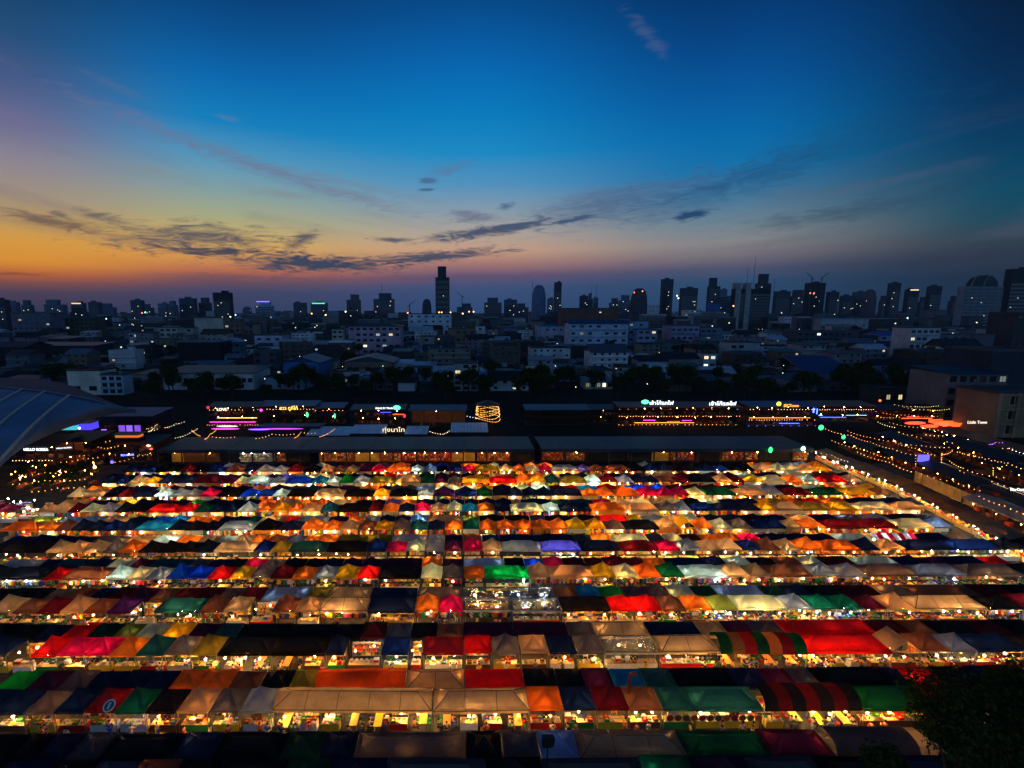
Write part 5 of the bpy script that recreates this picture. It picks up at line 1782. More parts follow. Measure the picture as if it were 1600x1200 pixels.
# diners and plants in the west court
rr = random.Random(21)
for i in range(26):
    p = at_z(rr.uniform(15, 150), rr.uniform(738, 770), 0)
    dining_at(p.x, p.y, rr, f"{ordinal(i)} table of the west court", n_st=2, colr=(200, 110, 50))
    for q in range(2):
        person_at(p.x + rr.choice((-.66, .66)), p.y + rr.uniform(-.5, .5), 'sit', rr.uniform(0, 6.2), rr, f"{ordinal(i)} table of the west court")
    thing('light_bulb', f"amber bulb over the {ordinal(i)} table of the west court", 'light bulb', (p.x, p.y, 2.6), group='bulbs hanging under the tents', me=BULB_ME, col=tuple(v * .55 for v in BULB_AMBER))
for i in range(9):
    p = at_z(rr.uniform(8, 78), rr.uniform(778, 800), 2.2)
    thing('light_bulb', f"white bulb, {ordinal(i)} in the white lit corner of the west court", 'light bulb', p, group='bulbs hanging under the tents', me=BULB_ME, col=tuple(v * 1.5 for v in BULB_WHITE))
for i in range(10):
    p = at_z(rr.uniform(-10, 80), rr.uniform(785, 812), 0)
    table_at(p.x, p.y, 1.6, rr, f"{ordinal(i)} open table of the white lit corner")
    goods_on(p.x, p.y, 1.4, rr, f"{ordinal(i)} open table of the white lit corner", .6)
for i in range(3):
    p = at_z((1300, 4, 62)[i], (712, 812, 760)[i], 0)

# floodlight on its mast in front of the nearest tents
p = at_y(856, 1150, 30)
fl = thing('floodlight', 'unlit black floodlight on a tall thin mast', 'floodlight', (p.x, 30, 0))
b = MB()
b.tube((0, 0, 0), (0, 0, p.z - .9), .075, 7, r2=.05)
put('mast', b.data('mast', METAL), fl, col=(.03, .03, .03))
b = MB()
b.mesh([(-.42, -.12, -.1), (.42, -.12, -.1), (.36, .12, -.1), (-.36, .12, -.1), (-.5, -.3, .75), (.5, -.3, .75), (.4, .15, .7), (-.4, .15, .7)], [(4, 5, 6, 7), (0, 1, 5, 4), (1, 2, 6, 5), (2, 3, 7, 6), (3, 0, 4, 7), (3, 2, 1, 0)])
put('lamp_housing', b.data('lamp_housing', PAINT), fl, (0, 0, p.z - .7), col=(.02, .02, .02))
b = MB()
b.box(-.3, .3, -.06, .06, -.25, -.12)
b.box(-.3, -.24, -.06, .06, -.12, .3)
b.box(.24, .3, -.06, .06, -.12, .3)
put('bracket', b.data('bracket', METAL), fl, (0, .05, p.z - .75), col=(.03, .03, .03))
# stove pipe on the sky blue tent
p = at_z(983, 1073, 3.2)
sp = thing('stove_pipe', 'brown bent stove pipe rising beside the sky blue tent', 'chimney pipe', (p.x, p.y, 0))
b = MB()
b.tube((0, 0, 0), (0, 0, 4.4), .17, 8)
b.tube((0, 0, 4.35), (.18, -.1, 4.75), .17, 8)
b.tube((.16, -.1, 4.7), (.7, -.2, 4.85), .18, 8)
put('pipe', b.data('pipe', METAL), sp, col=lin((150, 90, 60)))
# round emblem on the maroon tent
p = at_z(173, 1104, 2.9)
em = thing('emblem', 'round white emblem on the maroon tent roof', 'emblem', p, rz=0)
em.rotation_euler = (R(35), 0, 0)
put('disc', me_of('disc', PAINT, lambda b: b.tube((0, 0, 0), (0, 0, .02), .55, 18)), em, (0, 0, .28), col=(.8, .8, .78))
put('ring', me_of('ring', PAINT, lambda b: b.tube((0, 0, .02), (0, 0, .03), .42, 18)), em, (0, 0, .28), col=(.03, .12, .08))
put('mark', me_of('mark', PAINT, lambda b: b.box(-.12, .12, -.28, .28, .03, .04)), em, (0, 0, .28), col=(.8, .8, .78))
# row of round food plaques under the dark green canopy, menu banners
for i in range(12):
    p = at_y(1047 + i * 12.6, 1122, 40.32)
    t = thing('food_plaque', f"round food plaque, {ordinal(i)} in the row under the dark green canopy", 'plaque', p, group='round food plaques')
    put('rim', me_of('rim', PAINT, lambda b: b.tube((0, .03, 0), (0, 0, 0), .36, 14)), t, col=(.35, .28, .2))
    put('picture', me_of('picture', GOODS, lambda b: b.tube((0, 0, 0), (0, -.015, 0), .3, 14)), t, col=lin(((170, 40, 30), (120, 70, 40), (90, 90, 40), (190, 90, 40))[i % 4]))
p = at_y(1109, 1028, 48.0)
t = thing('banner', 'black menu banner with a pale ring under the beige canopy', 'banner', p)
put('cloth', me_of('cloth', CLOTH, lambda b: b.box(-1.2, 1.2, -.02, .02, -.32, .32)), t, col=(.015, .015, .015))
put('ring', me_of('ring', PAINT, lambda b: b.tube((-.85, -.021, 0), (-.85, -.035, 0), .2, 14)), t, col=(.5, .45, .35))
put('lettering', me_of('lettering', PAINT, lambda b: [b.box(-.45 + .11 * i + (.05 if i > 4 else 0), -.38 + .11 * i, -.035, -.021, z, z + .12) for i in range(13) for z in (.05, -.16)]), t, col=(.5, .45, .38), kind='stuff')

# ------------------------------------------------------------------ the city
def window_fn(b, pane):
    b.box(-.5, .5, -.06, .02, -.5, -.44)
    b.box(-.5, .5, -.06, .02, .44, .5)
    b.box(-.5, -.44, -.06, .02, -.44, .44)
    b.box(.44, .5, -.06, .02, -.44, .44)
    b.box(-.03, .03, -.05, .02, -.44, .44)
    b.poly([(-.44, -.02, -.44), (.44, -.02, -.44), (.44, -.02, .44), (-.44, -.02, .44)], m=1)


FRAME = me_of('window', PAINT, lambda b: [b.box(*q) for q in ((-.5, .5, -.06, .02, -.5, -.44), (-.5, .5, -.06, .02, .44, .5), (-.5, -.44, -.06, .02, -.44, .44), (.44, .5, -.06, .02, -.44, .44), (-.03, .03, -.05, .02, -.44, .44))])
PANE = me_of('pane', GLASS, lambda b: b.poly([(-.44, -.02, -.44), (.44, -.02, -.44), (.44, -.02, .44), (-.44, -.02, .44)]))
PANE_LIT = me_of('pane', LIT_FACE, lambda b: b.poly([(-.44, -.02, -.44), (.44, -.02, -.44), (.44, -.02, .44), (-.44, -.02, .44)]))
WIN = me_of('window', [PAINT, GLASS], lambda b: window_fn(b, 1))
WIN_LIT = me_of('lit_window', [PAINT, LIT_FACE], lambda b: window_fn(b, 1))
BOXW = me_of('wall', CONCRETE, lambda b: b.box(-.5, .5, 0, 1, 0, 1))
SLAB = me_of('balcony', CONCRETE, lambda b: (b.box(-.5, .5, -1.0, 0, 0, .12), b.box(-.5, .5, -1.0, -.92, .12, 1.0)))


def roof_me(kind):
    def fn(b):
        if kind == 'flat':
            b.box(-.5, .5, -.0, 1.0, 0, .02)
            for (x0, x1, y0, y1) in ((-.51, .51, -.012, .02), (-.51, .51, .98, 1.01), (-.51, -.485, .02, .98), (.485, .51, .02, .98)):
                b.box(x0, x1, y0, y1, 0, 1.0)
        elif kind == 'gable':      # ridge along x
            v = [(-.53, -.06, -.06), (.53, -.06, -.06), (.53, .5, 1), (-.53, .5, 1), (-.53, 1.06, -.06), (.53, 1.06, -.06)]
            b.mesh(v + [(x, y, z - .12) for x, y, z in v], [(0, 1, 2, 3), (3, 2, 5, 4), (7, 6, 9, 8), (8, 9, 10, 11), (0, 6, 7, 1), (4, 5, 11, 10), (0, 3, 9, 6), (3, 4, 10, 9), (1, 7, 8, 2), (2, 8, 11, 5)])
            b.poly([(-.5, 0, -.02), (-.5, .5, .95), (-.5, 1, -.02)])
            b.poly([(.5, 0, -.02), (.5, 1, -.02), (.5, .5, .95)])
        elif kind == 'front':      # ridge along y, gable to the viewer
            v = [(-.55, -.03, -.06), (0, -.03, 1), (.55, -.03, -.06), (-.55, 1.03, -.06), (0, 1.03, 1), (.55, 1.03, -.06)]
            b.mesh(v + [(x, y, z - .12) for x, y, z in v], [(0, 3, 4, 1), (1, 4, 5, 2), (6, 7, 10, 9), (7, 8, 11, 10), (0, 1, 7, 6), (1, 2, 8, 7), (3, 9, 10, 4), (4, 10, 11, 5), (0, 6, 9, 3), (2, 5, 11, 8)])
            b.poly([(-.5, 0, -.02), (.5, 0, -.02), (0, 0, .95)])
        elif kind == 'hip':
            v = [(-.54, -.05, 0), (.54, -.05, 0), (.54, 1.05, 0), (-.54, 1.05, 0), (-.2, .5, 1), (.2, .5, 1)]
            b.mesh(v, [(0, 1, 5, 4), (1, 2, 5), (2, 3, 4, 5), (3, 0, 4), (3, 2, 1, 0)])
        else:                      # shed, falling to the viewer
            v = [(-.53, -.06, 0), (.53, -.06, 0), (.53, 1.06, 1), (-.53, 1.06, 1)]
            b.mesh(v + [(x, y, z - .15) for x, y, z in v], [(0, 1, 2, 3), (7, 6, 5, 4), (0, 4, 5, 1), (1, 5, 6, 2), (2, 6, 7, 3), (3, 7, 4, 0)])
    return me_of('roof', SHEET, fn)


ROOFS = {k: roof_me(k) for k in ('flat', 'gable', 'front', 'hip', 'shed')}
TANK = me_of('water_tank', PAINT, lambda b: (b.tube((0, 0, 0), (0, 0, 1.6), .7, 9), b.cone((0, 0, 1.6), .72, .35, n=9)))
ANT = me_of('aerial', METAL, lambda b: b.tube((0, 0, 0), (0, 0, 1), .06, 4, r2=.02))
PLANNED = []


def dimmed(r):
    k, c = r.choice((.12, .3, .6, 1.0)), r.choice(LITC)
    return tuple(v * k for v in c)


LITC = [(1, .85, .5), (1, .9, .7), (.8, .95, 1), (1, .78, .4), (.85, 1, .85)]


def building(label, px0, px1, pyt, pyb, wall, floors=3, cols=4, roof='flat', roofc=(70, 74, 82), cat='building', name='building', depth=None, balc=False, lit=.06, rz=0.0, roofh=None, win=True, winc=(60, 62, 66), side=0, group=None, Y=None, tank=False, extra=None):
    Y = Y or at_z((px0 + px1) / 2, pyb, 0).y
    zt = at_y((px0 + px1) / 2, pyt, Y).z
    X0, X1 = x_at(px0, Y, zt * .5), x_at(px1, Y, zt * .5)
    w, cx = X1 - X0, (X0 + X1) / 2
    d = depth or min(max(w * .7, 7), 22)
    PLANNED.append((X0, X1, Y, Y + d))
    r = random.Random(int(px0 * 13 + pyt * 7))
    t = thing(name, label, cat, (cx, Y, 0), rz=rz, group=group)
    rh = roofh if roofh is not None else {'flat': .9, 'gable': min(3.2, w * .22), 'front': min(3.4, w * .28), 'hip': min(3, w * .25), 'shed': 1.4}[roof]
    zw = zt - (rh if roof != 'flat' else 0.9)
    put('wall', BOXW, t, scale=(w, d, zw), col=tuple(min(.78, 1.15 * v ** .7) if sum(wall) > 330 else v * 1.4 for v in lin(wall)))
    put('roof', ROOFS[roof], t, (0, 0, zw), scale=(w, d, rh), col=lin(roofc))
    if win and floors:
        fh, bw = zw / floors, w / cols
        for f in range(floors):
            for c in range(cols):
                if r.random() < .08 and floors > 1:
                    continue
                q = r.random() < lit
                o = put('window', FRAME, t, (-w / 2 + bw * (c + .5), 0, fh * (f + .55)), scale=(min(bw * .68, 3.8), 1, min(fh * .6, 2.3)), col=lin(winc))
                put('pane', PANE_LIT if q else PANE, o, col=dimmed(r) if q else (.02, .02, .02))
            if balc and f:
                put('balcony', SLAB, t, (0, 0, fh * f), scale=(w * .96, 1, 1), col=lin(tuple(min(255, v * 1.1) for v in wall)))
        if side:
            for f in range(floors):
                for q in range(max(1, int(d / 5))):
                    put('window', WIN, t, (side * w / 2, d * (q + .5) / max(1, int(d / 5)), fh * (f + .55)), rz=side * math.pi / 2, scale=(1.4, 1, min(fh * .5, 1.5)), col=lin(winc))
    if tank:
        put('water_tank', TANK, t, (w * .2, d * .5, zw + .05), col=lin((120, 126, 134)))
    return t, w, d, zw


WHT_, CRM, GRY, LIL, BLUW, PNK, TANC, BRN, DRK = (190, 196, 204), (190, 178, 160), (120, 126, 134), (150, 140, 168), (110, 150, 190), (170, 134, 150), (168, 150, 128), (96, 66, 54), (38, 42, 48)
B = building
B('cream house block with a single small dark window, above the arched roof', 106, 157, 577, 617, CRM, 2, 2, 'flat', (60, 60, 64), lit=0)
B('pale blue stepped house beside the cream block', 158, 192, 584, 617, (140, 160, 180), 3, 3, lit=0, balc=True, tank=True)
B('grey apartment block with lilac balcony bands at the west', 20, 80, 489, 537, (104, 100, 118), 7, 7, balc=True)
B('dark olive apartment block with some lit windows', 95, 148, 496, 534, (74, 74, 58), 6, 7, lit=.14)
B('long terrace house with white ground floor and dark roof', 255, 396, 578, 609, (170, 172, 178), 1, 14, 'shed', (38, 44, 54), lit=0, cat='terrace house', name='terrace_house')
B('beige block with one blank wall behind the dark block', 305, 350, 496, 540, (150, 142, 126), 6, 3, lit=.1, win=False)
B('balconied red-brown block beside the blank beige wall', 351, 376, 499, 540, (118, 92, 86), 6, 3, balc=True, lit=.1)
B('cream walk-up with a dark stair strip', 250, 278, 511, 549, (156, 148, 138), 5, 3, lit=.04)
B('second cream walk-up beside the stair strip one', 279, 302, 512, 545, (148, 140, 130), 5, 2, lit=.04)
B('white office with brightly lit middle floor windows', 202, 247, 519, 548, (130, 140, 156), 3, 6, lit=.5)
B('black windowless block in the middle of the roofs', 279, 345, 533, 574, (20, 24, 30), 4, 5, 'flat', (90, 108, 126), lit=0, win=False)
B('small blue house with a pale pyramid roof', 346, 376, 528, 570, (76, 92, 112), 3, 3, 'hip', (150, 170, 196), lit=0)
B('beige gabled school building', 350, 396, 503, 537, (128, 116, 102), 4, 6, 'gable', (60, 58, 60), lit=.06)
B('long low workshop with a blue roof', 288, 348, 567, 586, (110, 112, 116), 1, 6, 'shed', (50, 76, 112), lit=0, name='workshop', cat='workshop')
B('pale lilac flat-roofed block at the street', 398, 441, 523, 549, (150, 150, 180), 2, 3, lit=0, tank=True)
B('slim dark grey tower house', 397, 432, 547, 590, (60, 66, 76), 4, 3, lit=.1)
B('blue gabled warehouse with a pale skylight', 443, 498, 557, 596, (44, 96, 156), 1, 2, 'front', (40, 70, 110), lit=0, depth=26, name='warehouse', cat='warehouse')
B('brown-grey gabled warehouse beside the blue one', 538, 612, 557, 590, (104, 92, 80), 1, 5, 'front', (58, 70, 88), lit=0, depth=28, name='warehouse', cat='warehouse')
B('narrow cream apartment block among dark trees', 519, 536, 514, 545, (158, 152, 130), 4, 2, lit=.05)
B('pink apartment block with lit roof terrace and dark roof', 545, 626, 505, 554, (150, 116, 140), 5, 8, 'hip', (24, 24, 28), lit=.12)
B('small pale house with two windows', 480, 501, 540, 557, (130, 134, 150), 1, 2, 'hip', (70, 78, 92), name='house', cat='house')
B('light blue shop house by the trees', 534, 551, 543, 557, (110, 146, 176), 1, 2, 'flat', (90, 110, 130), name='house', cat='house')
B('white apartment slab with five rows of windows', 638, 705, 490, 530, (160, 178, 196), 5, 6, 'flat', (60, 66, 72), lit=.06)
B('low cyan building at the foot of the white slab', 624, 674, 521, 541, (66, 130, 176), 2, 6, lit=.2)
B('grey block with pale bands under the white slab', 656, 698, 525, 548, (120, 118, 116), 2, 2, lit=.1)
B('brown framed apartment block with a lit window', 700, 743, 513, 548, (112, 94, 76), 3, 4, balc=True, lit=.1)
B('slim white house behind the brown framed block', 743, 758, 509, 536, (160, 164, 170), 3, 1, lit=0)
B('pale blue gabled shed with bright wall', 774, 797, 526, 550, (120, 152, 178), 2, 2, 'gable', (150, 168, 190), lit=.1)
B('low white house with two dark windows', 606, 645, 564, 586, (150, 158, 166), 1, 3, 'shed', (170, 190, 214), lit=0, name='house', cat='house')
B('low dark house with a bright shed roof', 646, 681, 567, 588, (60, 62, 68), 1, 3, 'shed', (150, 170, 200), lit=0, name='house', cat='house')
B('grey concrete tower house with two lit side windows', 709, 747, 566, 611, (118, 118, 120), 5, 3, lit=.16)
B('low hut with a bright blue roof', 750, 792, 584, 602, (50, 48, 48), 1, 3, 'shed', (30, 88, 190), lit=0, name='house', cat='house')
B('long red-brown office block', 876, 966, 481, 523, BRN, 3, 11, 'flat', (60, 50, 48), lit=.1)
B('long white apartment block with a blue roof and balcony bays', 889, 981, 500, 549, (140, 158, 186), 4, 7, 'gable', (26, 52, 96), lit=.12, balc=True)
B('blue apartment block beside the long white one', 982, 1012, 501, 548, (84, 118, 156), 4, 4, lit=.15)
B('low lilac house with blue hipped roof', 839, 882, 506, 534, (140, 132, 160), 2, 4, 'hip', (36, 64, 118), lit=.1)
B('small light blue cottage by the dark trees', 872, 901, 570, 596, (90, 130, 176), 1, 2, 'shed', (70, 78, 92), lit=0, name='house', cat='house')
B('low lit shelter with bright greenish light below its roof', 914, 957, 592, 608, (150, 160, 140), 1, 5, 'shed', (90, 104, 120), lit=.7, name='shelter', cat='shelter')
B('slim white stepped apartment tower', 1012, 1029, 477, 505, (190, 194, 212), 5, 3, lit=.1)
B('white block with dark vertical window stripes', 1070, 1096, 484, 511, (200, 204, 216), 5, 6, lit=.08, winc=(30, 32, 38))
B('plain blue tower beside the striped block', 1108, 1125, 474, 512, (40, 82, 136), 1, 1, win=False)
B('small bright white hospital wing on the hill of roofs', 989, 1007, 487, 503, (196, 190, 210), 3, 5, lit=.1)
B('blue-grey apartment block with a white end wall', 996, 1026, 514, 550, (104, 112, 150), 4, 3, lit=.08)
B('purple-grey apartment block with lit lower windows', 1047, 1092, 508, 548, (112, 104, 140), 3, 5, lit=.12, balc=True)
B('grey-blue apartment block beside the purple one', 1094, 1128, 511, 547, (88, 104, 124), 3, 4, lit=.14, balc=True)
B('bright white gabled house with blue tint', 1127, 1143, 519, 540, (170, 196, 220), 2, 3, 'gable', (120, 130, 140), lit=0)
B('low white factory with long wall', 998, 1043, 556, 582, (116, 132, 150), 1, 5, 'gable', (40, 42, 48), lit=0, win=False)
B('low beige factory with bright end wall', 1043, 1092, 552, 580, (110, 108, 102), 1, 5, 'gable', (44, 44, 48), lit=0, win=False)
B('narrow white house lit yellow at its side', 1098, 1119, 551, 578, (160, 166, 172), 2, 2, lit=.4)
B('white villa with upper balcony and yellow lamp', 1140, 1186, 534, 574, (112, 124, 138), 3, 4, balc=True, lit=.15)
B('red brick-coloured apartment block', 1332, 1356, 471, 503, (176, 44, 44), 4, 4, lit=.04, winc=(170, 110, 100))
B('long white warehouse with a pale roof', 1283, 1402, 497, 520, (130, 136, 146), 1, 8, 'shed', (120, 136, 160), lit=.06, name='warehouse', cat='warehouse')
B('small white block with lilac windows', 1225, 1250, 494, 514, (176, 166, 186), 2, 4, lit=.1)
B('grey-blue shop row behind the billboard', 1250, 1283, 496, 518, (70, 90, 110), 2, 5, lit=.1)
B('big hall with a blue sheet roof sloping to the market', 1272, 1341, 562, 600, (40, 44, 50), 1, 4, 'shed', (44, 78, 128), lit=0, roofh=9, depth=24, win=False, name='warehouse', cat='warehouse')
B('long dim apartment row with a few lit windows', 1245, 1340, 517, 552, (60, 70, 82), 4, 10, lit=.12)
B('white five-storey block with balcony bands', 1420, 1466, 511, 570, (150, 154, 162), 5, 5, balc=True, lit=.06)
B('grey-blue block with one bright window', 1468, 1512, 522, 566, (84, 94, 110), 4, 3, lit=.1)
B('plain grey block beside the grey-blue one', 1521, 1552, 522, 560, (82, 84, 94), 3, 2, lit=0, win=False)
B('white house with a yellow lit window', 1548, 1581, 513, 552, (120, 132, 150), 3, 2, lit=.2)
B('low bright blue gabled house at the east', 1374, 1416, 518, 548, (110, 118, 160), 2, 3, 'gable', (48, 100, 180), lit=0)
B('dark apartment block at the far east edge', 1583, 1640, 487, 560, (56, 54, 58), 5, 4, lit=.03)
B('low pale house in the dark trees at the west', 33, 58, 569, 590, (70, 78, 86), 1, 2, 'gable', (50, 56, 64), lit=0, name='house', cat='house')
B('dim long shed with a pale roof edge at the west', 40, 148, 537, 566, (44, 50, 58), 1, 8, 'shed', (70, 90, 112), lit=.05)
B('dark two-storey house row at the west edge', -60, 40, 535, 575, (36, 40, 46), 2, 6, 'gable', (30, 34, 40), lit=.04)
B('grey low house with a white wall by the trees', 60, 100, 600, 618, (60, 70, 84), 1, 2, 'shed', (60, 74, 92), lit=0, name='house', cat='house', Y=236)

# the cream building over the east bars, with deep window bays
cb, cw, cd, cz = B('cream building with tall window bays, lit orange from the bars below', 1556, 1700, 611, 700, (120, 100, 76), 0, 0, 'flat', (60, 62, 68), lit=0, Y=148, depth=13)
for f in range(3):
    for c in range(5):
        w_ = WIN if (f, c) != (2, 1) else WIN
        put('window', WIN, cb, (-cw / 2 + cw * (c + .5) / 5 + 2.4, 0, cz * (f + .55) / 3), scale=(cw / 5 * .58, 1.6, cz / 3 * .66), col=lin((170, 150, 124)))
for c in range(6):
    b = MB()
    b.box(-.35, .35, -.5, 0, 0, cz + .3)
    put('column', b.data('column', CONCRETE), cb, (-cw / 2 + .5 + (cw - 1) * c / 5, 0, 0), col=lin((160, 138, 108)))
for f in range(1, 4):
    b = MB()
    b.box(-cw / 2 - .2, cw / 2 + .2, -.75, -.02, cz * f / 3 - .35, cz * f / 3)
    put('ledge', b.data('ledge', CONCRETE), cb, col=lin((160, 138, 108)))
up, uw, ud, uz = B('grey upper house behind the cream building with a lit lamp', 1478, 1570, 578, 660, (96, 96, 98), 4, 6, 'shed', (34, 52, 76), lit=.05, Y=172)
B('dark grey wide house behind the east bars', 1545, 1650, 546, 640, (42, 50, 62), 3, 5, lit=0, win=False, Y=190)
B('grey shed with window strip in the trees at the east', 1374, 1430, 606, 640, (58, 52, 48), 1, 6, 'flat', (50, 50, 54), lit=.1, Y=200)

# billboard
p = at_z(1232, 535, 0)
q = at_y(1232, 522, p.y)
bb = thing('billboard', 'pale green blank billboard standing above the roofs', 'billboard', (p.x, p.y, 0))
put('panel', me_of('panel', PAINT, lambda b: b.box(-9, 9, -.2, .2, q.z - 6, q.z + 6)), bb, col=lin((150, 180, 170)))
put('post', PILL, bb, (-5, .4, 0), scale=(3, 3, q.z), col=(.1, .1, .1))
put('post', PILL, bb, (5, .4, 0), scale=(3, 3, q.z), col=(.1, .1, .1))


# -------- towers of the skyline
def band_mesh(n, m):
    def fn(b):
        for i in range(n):
            z0, z1 = (i + .2) / n, (i + .8) / n
            b.box(-.503, .503, -.004, .0, z0, z1)
        for j in range(m + 1):
            x = -.5 + j / m
            b.box(x - .012, x + .012, -.008, 0, 0, 1)
    return me_of('window_grid', GLASS, fn)


BANDS = [band_mesh(12, 5), band_mesh(18, 4), band_mesh(9, 8), band_mesh(26, 6)]
LWIN = me_of('lit_window', LIT_FACE, lambda b: b.box(-.5, .5, -.25, 0, -.5, .5))


def tower(px0, px1, pyt, Y, label, col=(70, 80, 96), style='box', lit=2, litc=None, top=None):
    zt = at_y((px0 + px1) / 2, pyt, Y).z
    X0, X1 = x_at(px0, Y, zt), x_at(px1, Y, zt)
    w, cx = X1 - X0, (X0 + X1) / 2
    d = max(9, min(w * .5, 15))
    t = thing('tower_block', label, 'tower', (cx, Y, 0), group='towers on the skyline')
    c = tuple(v * 2.1 for v in lin(col))
    r = random.Random(int(px0 * 3))
    if style == 'dome':
        b = MB()
        n, ring = 12, []
        prof = [(1, 0), (1, .35), (.98, .6), (.9, .78), (.72, .92), (.4, .99), (.02, 1)]
        for (ra, za), (rb, zb) in zip(prof, prof[1:]):
            b.tube((0, d / 2, za * zt), (0, d / 2, zb * zt), ra * w / 2, 14, r2=rb * w / 2, caps=False)
        put('wall', b.data('wall', CONCRETE, smooth=True), t, col=c)
    elif style == 'arch':
        put('wall', BOXW, t, scale=(w, d, zt * .8), col=c)
        b = MB()
        for i in range(14):
            a0, a1 = math.pi * i / 14, math.pi * (i + 1) / 14
            r0, h0 = w * .34, zt * .2
            p, q_ = (-r0 * math.cos(a0), 0, zt * .8 + h0 * math.sin(a0)), (-r0 * math.cos(a1), 0, zt * .8 + h0 * math.sin(a1))
            b.poly([(p[0], -.4, zt * .8), (q_[0], -.4, zt * .8), (q_[0], -.4, q_[2]), (p[0], -.4, p[2])])
            b.poly([(p[0], -.4, p[2]), (q_[0], -.4, q_[2]), (q_[0], d * .8, q_[2]), (p[0], d * .8, p[2])])
        put('arched_roof', b.data('arched_roof', SHEET), t, col=lin((30, 38, 46)))
        b = MB()
        for k in (-.36, -.05):
            for i in range(10):
                a0, a1 = math.pi / 2 * i / 10, math.pi / 2 * (i + 1) / 10
                b.tube((w * k + w * .2 * (1 - math.cos(a0)), -1.5, zt * .8 + zt * .2 * math.sin(a0)), (w * k + w * .2 * (1 - math.cos(a1)), -1.5, zt * .8 + zt * .2 * math.sin(a1)), 1.1, 4)
        put('rib', b.data('rib', PAINT), t, col=lin((150, 140, 130)))
    elif style == 'step':
        put('wall', BOXW, t, scale=(w, d, zt * .82), col=c)
        put('crown', BOXW, t, (w * r.uniform(-.12, .12), d * .1, zt * .82), scale=(w * .6, d * .8, zt * .18), col=c)
    elif style == 'twin':
        put('wall', BOXW, t, (0, 0, 0), scale=(w, d, zt * .88), col=lin(tuple(v * .6 for v in col)))
        for k in (-.42, -.14):
            put('pier', BOXW, t, (w * k, -1.5, 0), scale=(w * .14, d, zt), col=lin((160, 160, 160)))
    else:
        put('wall', BOXW, t, scale=(w, d, zt), col=c)
        put('plant_room', BOXW, t, (w * r.uniform(-.2, .2), d * .2, zt), scale=(w * .35, d * .5, 4), col=c)
    if style not in ('dome',):
        put('window_grid', r.choice(BANDS), t, (0, -.02, zt * .04), scale=(w * .94, 30, zt * (.74 if style == 'arch' else .74)), kind='stuff')
    for i in range(lit):
        s = max(1.2, Y * .0014)
        put('lit_window', LWIN, t, (r.uniform(-.42, .42) * w, -.5, zt * r.uniform(.25, .78)), scale=(s, 1, s * .8), col=litc or r.choice(LITC))
    if top:
        put('roof_lamp', LWIN, t, (0, -.6, zt - 2), scale=(w * .8, 1, max(2, Y * .002)), col=top)
    return t


